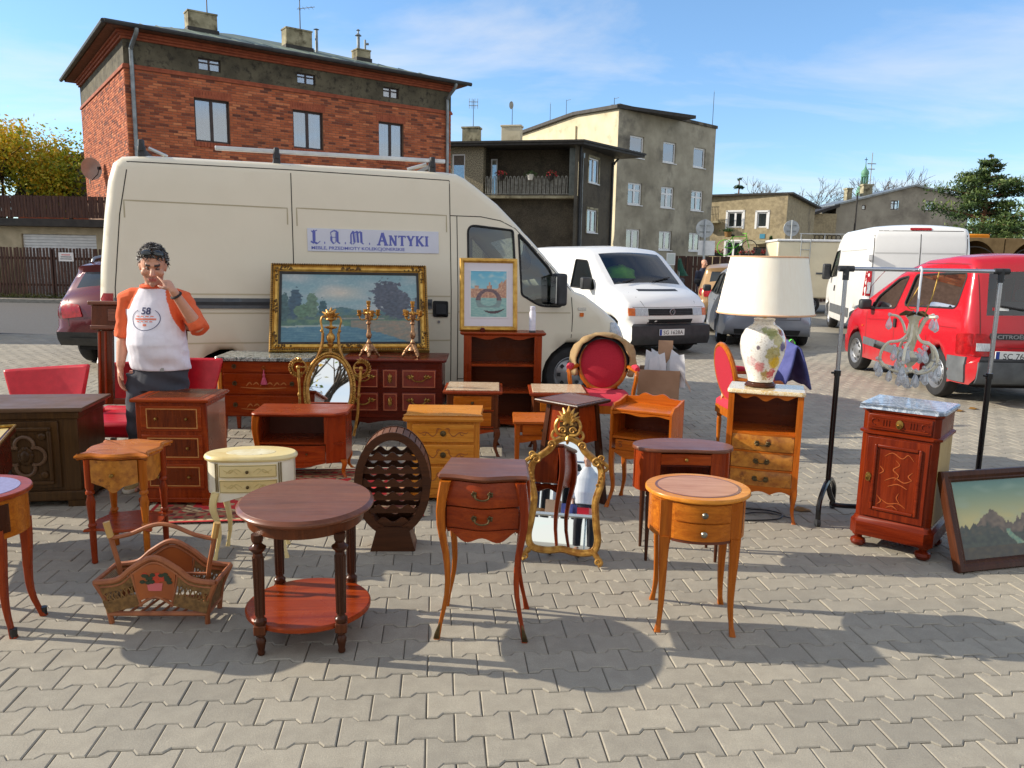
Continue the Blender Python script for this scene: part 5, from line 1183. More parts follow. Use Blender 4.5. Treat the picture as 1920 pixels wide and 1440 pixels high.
# ------------------------------------------------ 1 dark two-tier oval table, front
t = E('side_table','dark walnut oval two-tier table with turned legs, nearest the camera','table',(-.868,3.15,0),6)
MB().slab(ellipse(.285,.315,64),[(.02,.565),(.012,.572),(.002,.577),(0,.585),(.004,.592),(.012,.596),(.016,.6)]).build('table_top',waln,t)
mb = MB(); mb.loft([[(x,y,.515) for x,y in ellipse(.24,.27,56)],[(x,y,.566) for x,y in ellipse(.245,.275,56)]]); mb.build('apron',walz,t)
for sx,sy in ((-1,-1),(1,-1),(1,1),(-1,1)):
 x,y = sx*.162,sy*.205
 mb = MB(); mb.lathe([(.022,.135),(.026,.145),(.026,.155),(.018,.163),(.0165,.17),(.0205,.43),(.018,.44),(.022,.447),(.033,.458),(.034,.465),(.022,.474),(.017,.482),(.022,.492),(.024,.5),(.024,.52)],16,(x,y,0))
 for k in range(8): a = k*pi/4; mb.cyl((x+.0165*cos(a),y+.0165*sin(a),.175),(x+.0195*cos(a),y+.0195*sin(a),.425),.0045,n=5)
 mb.build('leg',dwal,t)
 mb = MB(); mb.box(x-.024,x+.024,y-.024,y+.024,.095,.136); mb.build('leg_block',walz,t,.004)
 MB().lathe([(.008,0),(.014,.004),(.016,.012),(.013,.022),(.019,.05),(.021,.066),(.013,.08),(.02,.088),(.02,.096)],14,(x,y,0)).build('foot',dwal,t)
MB().slab(ellipse(.265,.255,56),[(.008,.108),(0,.114),(0,.128),(.006,.134)]).build('lower_shelf',mah,t)
# ------------------------------------------------ 2 bombe bedside on cabriole legs
t = E('bedside_table','tall mahogany bedside chest on cabriole legs with two drawers','bedside table',(-.108,3.25,0),-2.5)
serp = lambda x,z=0: -.145-.016*cos(x/.19*pi*1.0)*(1 if abs(x) < .19 else 1)-.004*cos(x*30)
w = .19; out = [(x,serp(x)-.008) for x in [-.187+.374*i/24 for i in range(25)]]; out = [(-.195,-.12)]+out+[(.195,-.12),(.175,.15),(-.175,.15)]
MB().slab(out,[(.012,.700),(.003,.706),(0,.714),(.004,.722),(.009,.726)]).build('top',waln,t)
bul = lambda z: .018*sin(pi*min(1,max(0,(z-.46)/.25)))
fy = lambda x,z: serp(x)+.012-bul(z)
mb = MB()
for sg in (-1,1): mb.add([(sg*.158,-.14,.7),(sg*.158,.14,.7),(sg*(.158),.14,.47),(sg*(.158),-.14,.47)],[(0,1,2,3)]); mb.panel(-.138,.138,.475,.7,.13,.012) if sg > 0 else None
for sg in (-1,1): mb.loft([[(sg*(.150+bul(z)),-.12,z),(sg*(.150+bul(z)),.14,z),(sg*(.138+bul(z)),.14,z),(sg*(.138+bul(z)),-.12,z)] for z in (.47,.52,.58,.64,.70)])
mb.build('carcass',mahz,t)
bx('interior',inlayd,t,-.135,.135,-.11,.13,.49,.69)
for z0,z1 in ((.592,.695),(.492,.586)):
 dr = MB().panel(-.152,.152,z0,z1,fy,.02,16,4).build('drawer',mah,t); bail(dr,0,fy(0,(z0+z1)/2),(z0+z1)/2+.008,.06,brassd)
MB().panel(-.154,.154,lambda x: .452+.018*cos(x/.154*pi*2)-.012*cos(x/.154*pi),.488,lambda x,z: fy(x,.5),.016,20).build('apron',mah,t)
for sx,sy in ((-1,-1),(1,-1),(1,1),(-1,1)):
 mb = MB(); cab(mb,sx*.158,-.138 if sy < 0 else .135,.699,sx,sy*.8,.046,.017,.024,.014,.04); lg = mb.build('leg',chez if sx < 0 else mahz,t)
 if sy < 0:
  mb = MB(); c = Vector((sx*.158+sx*.033,-.138-.026,0))
  for a in (-.008,0,.008): mb.tube([(c.x+a,c.y-.006,.004),(c.x+a*.8-sx*.004,c.y-.010,.03),(c.x-sx*.014,c.y-.0,.075)],[.006,.005,.002],6)
  mb.build('sabot',brassd,lg)
# ------------------------------------------------ 3 round two-drawer table at the right
t = E('drum_table','light cherry oval table with two small drawers and dark-tipped legs','table',(.845,3.345,0),-6)
MB().slab(ellipse(.232,.212,64),[(.004,.606),(0,.610),(0,.622),(.003,.626)]).build('top',pine_,t)
MB().slab(ellipse(.19,.172,56),[(0,.6262),(.001,.6274)]).build('top_inlay',waln,t)
MB().slab(ellipse(.178,.16,56),[(0,.6268),(.001,.6282)]).build('top_veneer',P('top_veneer',(196,142,104),(172,116,84),.34,sc=3,stretch=(2,14,1)),t)
mb = MB(); R1,R2 = .213,.194
pts = ellipse(R1,R2,72);
mb.loft([[(x,y,.425) for x,y in pts],[(x,y,.605) for x,y in pts]]); mb.build('drum',che,t)
fy = lambda x,z=0: -R2*sqrt(max(0,1-(x/R1)**2))
for z0,z1 in ((.522,.598),(.438,.514)):
 dr = MB().panel(-.115,.125,z0,z1,lambda x,z: fy(x)-.008,.014,16).build('drawer',che,t); knob(dr,.008,fy(.008)-.008,(z0+z1)/2,.014,pewter)
MB().panel(-.121,.131,.424,.436,lambda x,z: fy(x)-.004,.01,16).build('drawer_rail',inlayd,t)
for a,b in ((-.2,-.172),(.155,.19)): frame_inlay(t,a,b,.45,.59,lambda x,z: fy(x),inlayd,.0025)
for sx,sy in ((-1,-1),(1,-1),(1,1),(-1,1)):
 x,y = sx*.150,sy*.137
 mb = MB(); mb.loft([[(x+u*.024,y+v*.02,z) for u,v in ((-1,-1),(1,-1),(1,1),(-1,1))] for z in (.605,.41)]); cab(mb,x,y,.44,sx*.5,sy,.05,.02,.004,.0,.03); mb.build('leg',chez,t)
# ------------------------------------------------ 4 kidney table
def kidney(a,b,n=64,dent=.35,sgn=-1):
 o = []
 for i in range(n):
  th_ = 2*pi*i/n; x,y = a*cos(th_),b*sin(th_)
  if y*sgn > 0: y -= sgn*b*dent*max(0,cos(x/a*pi/2))**2*1.6*.6
  o.append((x,y))
 return o
t = E('kidney_table','reddish kidney-shaped table with one drawer above an open shelf','table',(.943,4.11,0),-1)
K = kidney(.275,.165); MB().slab(K,[(.004,.612),(0,.616),(0,.628),(.003,.632)]).build('top',waln,t)
kf = lambda x,z=0: -.155*sqrt(max(0,1-(x/.262)**2))+.155*.21*1.6*max(0,cos(x/.262*pi/2))**2
for a,b in ((-.262,-.135),(.135,.262)): MB().panel(a,b,.39,.612,lambda x,z: kf(x),.014,12).build('front_panel',mahz,t)
MB().panel(-.262,.262,.39,.612,lambda x,z: .155*sqrt(max(0,1-(x/.262)**2)),-.014,30).build('back_panel',mahz,t)
dr = MB().panel(-.133,.133,.548,.605,lambda x,z: kf(x)-.004,.014,12).build('drawer',mah,t); knob(dr,0,kf(0)-.004,.578,.010)
mb = MB(); mb.prism([(x,y) for x,y in offs(kidney(.262,.155),-.016)],.39,.402); mb.build('shelf',mah,t); mb = MB(); mb.prism(offs(kidney(.262,.155),-.016),.532,.546); mb.build('drawer_floor',dred,t)
MB().panel(-.133,.133,.386,.41,lambda x,z: kf(x),.014,12).build('shelf_rail',mah,t)
legs(t,dwal,[(sx*.19,sy) for sx in (-1,1) for sy in (-.1,.115)],lambda mb,x,y: mb.lathe([(.0075,0),(.0085,.01),(.016,.36),(.012,.37),(.018,.376),(.018,.39)],10,(x,y,0)))
# ------------------------------------------------ 5 lamp cabinet with three burl drawers
t = E('lamp_cabinet','cherry cabinet with open niche, three burl drawers and amber marble top','cabinet',(1.64,4.88,0),-19)
wd_,d_ = .44,.29
top = roundpoly([(-.235,-.165,.03),(-.1,-.168,0),(0,-.176,.2),(.1,-.168,0),(.235,-.165,.03),(.23,.155,.01),(-.23,.155,.01)])
MB().slab(top,[(.006,.812),(0,.817),(0,.832),(.006,.84)]).build('marble_top',mamber,t)
for sg in (-1,1): bx('side_panel',chez,t,sg*.205,sg*.217,-.13,.145,.2,.811,bev=.002)
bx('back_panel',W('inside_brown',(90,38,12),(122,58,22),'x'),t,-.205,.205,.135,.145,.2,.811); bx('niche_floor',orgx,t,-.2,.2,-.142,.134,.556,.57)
for sg in (-1,1):
 mb = MB(); x = sg*.207
 mb.loft([[(x-.018,-.155,z),(x+.018,-.155,z),(x+.018,-.115,z),(x-.018,-.115,z)] for z in (.811,.2)]); cab(mb,x,-.135,.22,sg*.5,-1,.04,.018,.008,.006,.03); mb.build('leg',org,t)
 mb = MB(); cab(mb,x,.125,.22,sg*.5,1,.04,.018,.008,.006,.02); mb.build('leg',org,t)
MB().panel(-.189,.189,lambda x: .79-.012*cos(x/.189*pi*3)-.008*cos(x/.189*pi),.811,-.15,.014,36).build('apron',orgx,t)
sw = lambda x,z: -.152-.006*cos(x/.189*pi)-.008*sin(pi*((z-.22)%.112)/.112)
for k in range(3):
 z0 = .452-.115*k; dr = MB().panel(-.186,.186,z0,z0+.098,sw,.02,14,5).build('drawer',burl,t)
 MB().panel(-.188,.188,z0+.099,z0+.112,lambda x,z: -.153-.006*cos(x/.189*pi),.012,14).build('drawer_rail',orgx,t)
 mb = MB(); y = sw(0,z0+.05)
 for sg in (-1,1):
  for a in range(6): mb.ball((sg*(.034+.006*cos(a)),y-.006-.003*(a % 2),z0+.05+.012*sin(a*1.1)),.009,1.3,.6,.8,6,5)
 mb.tube(spline([(-.03,y-.012,z0+.046),(0,y-.016,z0+.038),(.03,y-.012,z0+.046)],4),.003,5); mb.build('handle',brassd,dr)
MB().panel(-.189,.189,lambda x: .175+.022*abs(cos(x/.189*pi*1.5))**1.0-.012*(1-abs(x)/.189),.221,-.15,.014,36).build('apron',orgx,t)
# lamp
t = E('table_lamp','large table lamp with cream shade and floral porcelain vase base','lamp',(1.602,4.9,.841))
MB().lathe([(.088,0),(.1,.004),(.102,.012),(.092,.02),(.09,.026),(.075,.032)],8).build('wooden_foot',dwal,t)
def florals():
 m,n,l,b = base('porcelain_floral'); v = coords(n,l,rand=False); geo = v
 col = lin((240,238,232))
 def spot(col,cx_,cy_,cz_,r,c,sc=60,th=.5,soft=.12):
  s = n.new('ShaderNodeVectorMath'); s.operation = 'DISTANCE'; l.new(v,s.inputs[0]); s.inputs[1].default_value = (cx_,cy_,cz_)
  nn = noise(n,l,v,sc,3,.6); q = n.new('ShaderNodeMath'); q.operation = 'MULTIPLY_ADD'; l.new(nn,q.inputs[0]); q.inputs[1].default_value = r*1.1; l.new(s.outputs['Value'],q.inputs[2])
  f = ramp(n,l,q.outputs[0],r*1.1*.5+r*.75,r*1.1*.5+r*.95,(1,1,1,1),(0,0,0,1)); return mix(n,l,f,col,c)
 g = noise(n,l,v,34,5,.65)
 for s in ((.02,-.13,.36,.05,(150,160,110),40),(-.03,-.12,.385,.04,(160,170,120),50),(.055,-.11,.30,.05,(196,188,130),50),(.03,-.13,.22,.06,(190,180,120),50),(.0,-.12,.08,.05,(176,150,90),50),
              (.09,-.1,.27,.035,(110,106,150),60),(.085,-.09,.36,.03,(150,90,70),60),(.055,-.125,.16,.055,(224,190,70),46),(.06,-.13,.155,.018,(110,80,30),60),(-.055,-.12,.13,.048,(226,150,150),46),(-.045,-.13,.12,.025,(204,90,100),60),
              (.045,-.11,.085,.05,(196,84,92),50),(.06,-.115,.07,.025,(150,110,70),70),(-.1,-.08,.17,.04,(226,200,200),60),(-.07,-.13,.26,.018,(120,110,120),90),(-.02,-.11,.06,.03,(200,160,90),60)):
  col = spot(col,*s[:4],lin(s[4]),s[5])
 wv = ramp(n,l,noise(n,l,v,90,2),.5,.8); l.new(mix(n,l,wv,col,(.55,.5,.45,1),'MULTIPLY'),b.inputs['Base Color'])
 b.inputs['Roughness'].default_value = .12; b.inputs['Coat Weight'].default_value = .6; return m
MB().lathe([(.07,.03),(.078,.035),(.086,.07),(.108,.13),(.134,.21),(.142,.27),(.136,.32),(.115,.365),(.085,.39),(.068,.40),(.062,.42),(.068,.435),(.055,.44),(.001,.441)],36).build('vase',florals(),t)
shade = P('lamp_shade',(252,246,230),(248,240,222),.75,sc=70,stretch=(1,1,.1)); sn = shade.node_tree; sb = sn.nodes['Principled BSDF']; sb.inputs['Transmission Weight'].default_value = .0
sb.inputs['Subsurface Weight'].default_value = .0
mb = MB(); mb.lathe([(.298,.468),(.232,.824)],48,cap=False); mb.lathe([(.294,.469),(.229,.823)],48,cap=False); sh_ = mb.build('shade',shade,t,fix=False)
mb = MB(); mb.torus((0,0,.47),.298,.006,'z',48,6); mb.build('shade_rim',P('shade_trim',(222,178,140),(206,158,122),.7,sc=30),sh_); mb = MB(); mb.torus((0,0,.822),.232,.005,'z',48,6); mb.build('shade_rim',MATS['shade_trim'],sh_)
mb = MB(); mb.cyl((0,0,.43),(0,0,.62),.012); mb.lathe([(.02,.5),(.022,.56),(.03,.6),(.03,.65),(.001,.69)],12);
for k in range(3): a = k*2*pi/3; mb.cyl((0,0,.81),(.23*cos(a),.23*sin(a),.82),.002,n=4)
mb.cyl((0,0,.6),(0,0,.81),.003,n=5); mb.build('lamp_stem',brass,t)
mb = MB(); mb.tube(spline([(1.62,5.05,.84),(1.66,5.12,.5),(1.5,5.1,.01),(1.55,4.95,.006),(1.72,4.9,.006),(1.78,4.82,.006),(1.7,4.72,.006),(1.45,4.7,.006),(1.5,4.8,.008),(1.68,4.86,.006),(1.83,4.74,.006)],8),.004,5)
tag(mb.build('electric_cable',black,None),'thin black cable trailing on the paving under the lamp cabinet','cable')
# ------------------------------------------------ 6 marble-topped washstand cabinet
t = E('washstand','mahogany cabinet with carved door, bun feet and blue-grey marble top','cabinet',(2.285,4.335,0),-40)
cr_ = [(-.17,-.18),(.17,-.18),(.20,-.15),(.20,.175),(-.20,.175),(-.20,-.15)]
MB().prism(cr_,.185,.815).build('carcass',wash,t,.003)
MB().slab([(-.215,-.195),(.185,-.195),(.222,-.16),(.222,.185),(-.222,.185),(-.222,-.16),(-.19,-.195)],[(.008,.822),(0,.828),(0,.842),(.01,.85)]).build('marble_top',mgrey,t)
MB().slab(offs(cr_,.012),[(.012,.8),(0,.812),(0,.8215)]).build('cornice',washx,t)
MB().slab(offs(cr_,.02),[(.003,.075),(0,.08),(0,.155),(.012,.17),(.019,.186)]).build('plinth',washx,t)
MB().slab(offs(cr_,.014),[(.013,.672),(0,.68),(0,.692),(.013,.7)]).build('moulding',washx,t)
side = P('side_faded',(176,150,96),(170,140,88),.55,sc=6,stretch=(4,4,.5)); bx('side_face',side,t,.2005,.2015,-.145,.172,.19,.67)
for z0,z1,w_ in ((.706,.795,.165),):
 dr = bx('drawer',washx,t,-w_,w_,-.193,-.178,z0,z1,bev=.005)
 mb = MB(); mb.box(-w_+.018,w_-.018,-.196,-.19,z0+.014,z0+.02); mb.box(-w_+.018,w_-.018,-.196,-.19,z1-.02,z1-.014)
 for x in (-.085,-.07,-.055,.055,.07,.085): mb.cyl((x,-.194,z0+.028),(x,-.194,z1-.028),.003,n=6)
 for sg in (-1,1): mb.torus((sg*.128,-.194,(z0+z1)/2),.018,.0035,'y',14,5,.4,4.8)
 mb.build('carving',washx,dr)
 mb = MB(); mb.lathe([(.02,0),(.019,.005),(.001,.007)],12); mb.v = [(a,-.193-c,b*1.3+(z0+z1)/2) for a,b,c in mb.v]; mb.torus((0,-.205,(z0+z1)/2-.012),.011,.003,'y',14,5); mb.build('drop_handle',brass,dr)
dr = bx('door',wash,t,-.158,.162,-.192,-.178,.196,.662,bev=.003)
mb = MB()
for a in ((-.1,.112,.30-.06,.30-.04),(-.1,.112,.605,.625)): mb.box(a[0],a[1],-.204,-.188,a[2],a[3])
mb.box(-.118,-.1,-.204,-.188,.24,.625); mb.box(.112,.13,-.204,-.188,.24,.625); mb.build('door_moulding',washx,dr,.006)
cv = W('carving_highlight',(138,62,28),(176,96,52),'z',.3)  # paler wood for the carved lines: their highlight put into colour
motif(dr,[[(-.06,.56),(-.02,.585),(.03,.56),(.06,.585),(.09,.555)],[(.0,.545),(.02,.52),(-.01,.49),(.02,.46),(0,.43)],[(-.05,.42),(.0,.445),(.05,.425),(.09,.445)],[(-.03,.39),(.02,.41),(.07,.39)],[(-.08,.5),(-.06,.475),(-.08,.455)],[(.09,.49),(.07,.465),(.09,.445)],[(.03,.36),(.02,.33),(.04,.30)],[(-.06,.31),(-.02,.29),(.03,.30),(.07,.28)],[(-.085,.33),(-.06,.3),(-.08,.275)],[(-.03,.265),(0,.28),(.03,.262)]],lambda x,z: -.1925,cv,.006,'carving')
mb = MB(); mb.lathe([(.018,0),(.016,.005),(.001,.006)],12); mb.v = [(a-.137,-.192-c,b*1.3+.43) for a,b,c in mb.v]; mb.torus((-.137,-.203,.418),.012,.003,'y',14,5); mb.build('drop_handle',brass,dr)
legs(t,washx,[(-.17,-.16),(.175,-.16),(.17,.15),(-.17,.15)],lambda mb,x,y: mb.lathe([(.02,0),(.036,.01),(.043,.026),(.038,.042),(.02,.052),(.022,.06),(.034,.07),(.034,.076)],18,(x,y,0)),'bun_foot')
# ------------------------------------------------ 7 cream kidney bedside
t = E('cream_bedside','cream lacquered kidney-shaped bedside chest with painted drawers and curved legs','bedside table',(-1.405,4.04,0),8)
K = kidney(.245,.15,64,.22); MB().slab(K,[(.014,.535),(.003,.54),(0,.55),(.004,.56),(.012,.566)]).build('top',creamp,t)
MB().slab(ellipse(.13,.07,40),[(0,.5662),(.002,.5674)]).build('painted_oval',P('painted_oval',(232,226,196),(206,186,130),.4,sc=14,c3=(176,150,120),sc3=26,con3=(.6,.7)),t)
kf = lambda x,z=0: -.138*sqrt(max(0,1-(x/.228)**2))+.138*.22*.96*max(0,cos(x/.228*pi/2))**2
mb = MB(); mb.panel(-.228,.228,.36,.536,lambda x,z: kf(x),.012,40); mb.panel(-.228,.228,.36,.536,lambda x,z: .138*sqrt(max(0,1-(x/.228)**2)),-.012,30); mb.build('carcass',creamw,t)
for z0 in (.455,.372):
 dr = MB().panel(-.148,.148,z0,z0+.068,lambda x,z: kf(x)-.007,.012,20).build('drawer',creamp,t); knob(dr,0,kf(0)-.007,z0+.034,.009,brassd)
 for sg in (-1,1): motif(dr,[[(sg*.03,z0+.03),(sg*.06,z0+.048),(sg*.09,z0+.028),(sg*.125,z0+.042)],[(sg*.05,z0+.02),(sg*.08,z0+.044),(sg*.11,z0+.022)]],lambda x,z: kf(x)-.0075,P('painted_leaf',(190,164,96),(214,196,140),.5,sc=60),.007,'painted_sprig')
 frame_inlay(dr,-.146,.146,z0+.003,z0+.065,lambda x,z: kf(x)-.007,P('cream_line',(120,104,66),None,.5),.002)
for x in (-.168,-.158,.158,.168): mb = MB(); mb.cyl((x,kf(x)-.001,.375),(x,kf(x)-.001,.53),.004,n=6); mb.build('fluting',MATS['cream_line'],t)
MB().panel(-.17,.17,lambda x: .335+.018*cos(x/.17*pi),.372,lambda x,z: kf(x)-.003,.012,24).build('apron',creamw,t)
legs(t,creamp,[(-.172,-.085,-1,-1),(.172,-.085,1,-1),(.15,.09,1,1),(-.15,.09,-1,1)],lambda mb,x,y,ox,oy: cab(mb,x,y,.37,ox,oy,.042,.016,.022,.01,.022))
# ------------------------------------------------ 8 quatrefoil table
t = E('quatrefoil_table','golden burr side table with wavy-edged top, turned legs and low shelf','table',(-2.055,3.98,0),4)
q = []
base_ = [(-.185,-.175),(-.11,-.155),(0,-.19),(.11,-.155),(.185,-.175),(.165,-.1),(.19,0),(.165,.1),(.185,.175),(.11,.155),(0,.19),(-.11,.155),(-.185,.175),(-.165,.1),(-.19,0),(-.165,-.1)]
q = spline(base_,4,True); MB().slab(q,[(.016,.566),(.008,.572),(.010,.576),(.0,.582),(.001,.59),(.010,.596),(.014,.6)]).build('top',che,t)
fr = MB(); fy = lambda x,z=0: -.148-.022*cos(x/.125*pi/2)
dr = MB().panel(-.118,.118,lambda x: .425-.03*max(0,cos(x/.118*pi/1.0))**2+.02*(abs(x)/.118)**2,.565,fy,.016,20).build('drawer',burl,t); knob(dr,0,fy(0),.49,.011,brass)
mb = MB()
for sg in (-1,1): mb.panel(-.118,.118,lambda x: .43-.01*cos(x/.118*pi),.565,lambda x,z: .135+.012*cos(x/.118*pi/2),.014,16);
sdm = Matrix.Rotation(pi/2,4,'Z')
for k in (1,3): mb.X = Matrix.Rotation(k*pi/2,4,'Z'); mb.panel(-.118,.118,lambda x: .43-.01*cos(x/.118*pi),.565,lambda x,z: -.135-.012*cos(x/.118*pi/2),.014,16)
mb.X = None; mb.build('side_panel',burl,t)
for sx,sy in ((-1,-1),(1,-1),(1,1),(-1,1)):
 MB().lathe([(.012,0),(.016,.006),(.0145,.02),(.017,.15),(.016,.2),(.021,.205),(.021,.215),(.0155,.222),(.02,.30),(.023,.335),(.014,.375),(.022,.38),(.022,.392),(.017,.4),(.0215,.415),(.0215,.566)],14,(sx*.136,sy*.13,0)).build('leg',mahz if sx*sy > 0 else chez,t)
MB().slab(spline([(x*.94,y*.9) for x,y in base_],3,True),[(.004,.178),(0,.183),(.004,.193)]).build('lower_shelf',mah,t)
# ------------------------------------------------ 9 three-drawer chest by the man
t = E('inlaid_chest','inlaid mahogany chest of three drawers standing just before the man','chest of drawers',(-2.17,4.96,0),2)
W2_,D2_ = .43,.36
MB().slab([(-.245,-.205),(.245,-.205),(.245,.2),(-.245,.2)],[(.006,.688),(0,.694),(0,.705),(.005,.711)]).build('top',mah,t)
frame_top = MB();
for a in ((-.2,.2,-.165,-.15),(-.2,.2,.15,.165),(-.2,-.185,-.15,.15),(.185,.2,-.15,.15)): frame_top.box(*a,.7105,.7122)
frame_top.build('top_inlay',inlayd,t); bx('top_veneer',walz,t,-.17,.17,-.13,.13,.7106,.7118)
bx('carcass',mahz,t,-.222,.222,-.176,.18,.055,.6875,bev=.003); bx('side_face',P('side_sheen_tone',(150,118,96),(120,86,66),.3,sc=4,coat=.5),t,.2223,.2235,-.165,.17,.08,.66)  # thin paler sheet on the right side: glossy sheen put into its colour
for k in range(3):
 z0 = .50-.19*k; dr = bx('drawer',mah,t,-.19,.19,-.184,-.17,z0,z0+.165,bev=.003); frame_inlay(dr,-.155,.165,z0+.018,z0+.147,-.184,inlay,.006)
 mb = MB(); mb.box(-.145,.155,-.1852,-.184,z0+.028,z0+.137); mb.build('veneer_panel',W('crotch_veneer',(70,22,8),(126,54,18),'z',g=2.2) if k == 0 else MATS['crotch_veneer'],dr)
 for x in (-.09,.10): knob(dr,x,-.185,z0+.082,.010,brass)
bx('plinth',mah,t,-.232,.232,-.19,.186,0.03,.058,bev=.004); legs(t,mah,[(-.2,-.16),(.2,-.16),(.2,.15),(-.2,.15)],lambda mb,x,y: mb.box(x-.028,x+.028,y-.028,y+.028,0,.03),'foot')
# ------------------------------------------------ 10 low TV table
t = E('media_table','low mahogany stand with open compartment and shaped top on curved legs','stand',(-1.552,5.6,0),3)
tp = roundpoly([(-.335,-.17,.03),(-.29,-.2,.02),(-.12,-.19,.2),(0,-.205,.3),(.12,-.19,.2),(.27,-.2,.02),(.355,-.12,.03),(.355,.19,.01),(-.335,.19,.01)])
MB().slab(tp,[(.012,.474),(.003,.48),(0,.489),(.004,.497),(.01,.5)]).build('top',mah,t)
bx('side_panel',mahz,t,-.31,-.292,-.15,.18,.12,.4735);
mb = MB(); mb.prism([(.195,-.165),(.33,-.1),(.33,.18),(.315,.18),(.315,-.09),(.195,-.148)],.12,.4735); mb.build('side_panel',mahz,t)
mb = MB(); mb.box(.185,.2,-.165,.18,.27,.4735); mb.build('divider',mahz,t)
bx('back_panel',inlayd,t,-.29,.314,.165,.18,.12,.4735); bx('shelf',mah,t,-.291,.3145,-.14,.164,.258,.272)
dr = MB().panel(-.285,.19,.135,.252,lambda x,z: -.158-.012*cos(x*9),.016,16).build('drawer',mah,t); knob(dr,.06,-.17,.195,.008,brassd)
MB().panel(-.285,.19,lambda x: .105-.02*cos(x*13),.134,lambda x,z: -.158,.014,16).build('apron',mah,t)
legs(t,org,[(-.3,-.155,-1,-1,.4735,.05),(.315,-.115,1,-1,.14,.045),(-.3,.16,-1,1,.14,.04),(.31,.16,1,1,.14,.04)],lambda mb,x,y,ox,oy,zt,w1: cab(mb,x,y,zt,ox,oy,w1,.02,.012,.006,.03))
# ------------------------------------------------ 11 honey-coloured chest
t = E('honey_chest','honey-coloured chest of three drawers with painted scrolls and round dark knobs','chest of drawers',(-.455,5.13,0),2)
tp = roundpoly([(-.27,-.195,.035),(-.235,-.2,.01),(.235,-.2,.01),(.27,-.195,.035),(.25,-.13,.02),(.265,.19,.02),(-.265,.19,.02),(-.25,-.13,.02)])
MB().slab(tp,[(.016,.555),(.004,.562),(0,.575),(.006,.588),(.012,.594),(.004,.6)]).build('top',pine_,t)
bx('carcass',pinez,t,-.24,.24,-.165,.175,.03,.5545,bev=.004)
for k,(z0,z1) in enumerate(((.415,.54),(.265,.40),(.10,.25))):
 dr = bx('drawer',pine_,t,-.205,.205,-.18,-.163,z0,z1,bev=.007); zc_ = (z0+z1)/2
 mb = MB(); mb.lathe([(.019,0),(.02,.006),(.014,.008),(.012,.016),(.008,.018),(.001,.018)],16); mb.v = [(a,-.18-c,b+zc_) for a,b,c in mb.v]; mb.build('knob',brassd,dr)
 for sg in (-1,1): motif(dr,[[(sg*.03,zc_+.03),(sg*.045,zc_),(sg*.07,zc_-.02),(sg*.11,zc_+.008),(sg*.15,zc_),(sg*.165,zc_+.012)],[(sg*.01,zc_+.028),(sg*.035,zc_+.034),(sg*.045,zc_+.012)],[(sg*.11,zc_+.008),(sg*.12,zc_-.012),(sg*.14,zc_-.006)]],-.1802,P('scroll_paint',(150,80,36),None,.45),.006,'painted_scroll')
MB().panel(-.24,.24,lambda x: .045+.02*abs(cos(x*14)),.10,-.172,.014,24).build('apron',pine_,t); legs(t,pinez,[(-.215,-.15),(.215,-.15),(.215,.15),(-.215,.15)],lambda mb,x,y: mb.box(x-.03,x+.03,y-.03,y+.03,0,.05),'foot')
# ------------------------------------------------ 12 barrel-hoop wine rack
t = E('wine_rack','oval barrel-hoop wine rack with scalloped bottle slats','wine rack',(-.655,4.17,0),4)
A_,B_,zc_ = .205,.292,.382; N = 34
for k in range(N):
 a0,a1 = 2*pi*k/N+.012,2*pi*(k+1)/N-.012
 mb = MB(); mb.loft([[(r1*cos(a),yy,zc_+r2*sin(a)) for a,r1,r2 in ((a0,A_,B_),(a1,A_,B_),(a1,A_-.02,B_-.02),(a0,A_-.02,B_-.02))] for yy in (-.08,.085)]); mb.build('stave',bwood,t)
for y in (-.088,.078):
 mb = MB(); rg = []
 for k in range(64): a = 2*pi*k/64; rg.append([((A_+o)*cos(a),y+v,zc_+(B_+o)*sin(a)) for o,v in ((.004,0),(.004,.012),(-.04,.012),(-.04,0))])
 rg.append(rg[0]); mb.loft(rg,cap=False); mb.build('hoop',bdark,t)
 for i in range(7):
  z = .545-.075*i; half = (A_-.035)*sqrt(max(0,1-((z-zc_)/(B_-.035))**2))
  n = 4 if half > .12 else 3
  if half < .06: continue
  yy = y+.014 if y < 0 else y-.018
  MB().panel(-half,half,z-.028,lambda x: z+.006-.013*cos(x*2*pi/(.3/ n*1.06)+(0 if n % 2 else pi)),yy,.014,28).build('slat',bdark,t)
mb = MB(); mb.prism([(-.125,0),(.125,0),(.085,.14),(-.085,.14)],-.095,-.08,'y'); mb.build('foot_board',bdark,t); mb = MB(); mb.prism([(-.125,0),(.125,0),(.085,.14),(-.085,.14)],.072,.087,'y'); mb.build('foot_board',bdark,t)
for sg in (-1,1): mb = MB(); mb.loft([[(sg*.125,-.08,0),(sg*.125,.07,0),(sg*.105,.07,0),(sg*.105,-.08,0)],[(sg*.09,-.08,.13),(sg*.09,.07,.13),(sg*.07,.07,.13),(sg*.07,-.08,.13)]]); mb.build('foot_side',bwood,t)
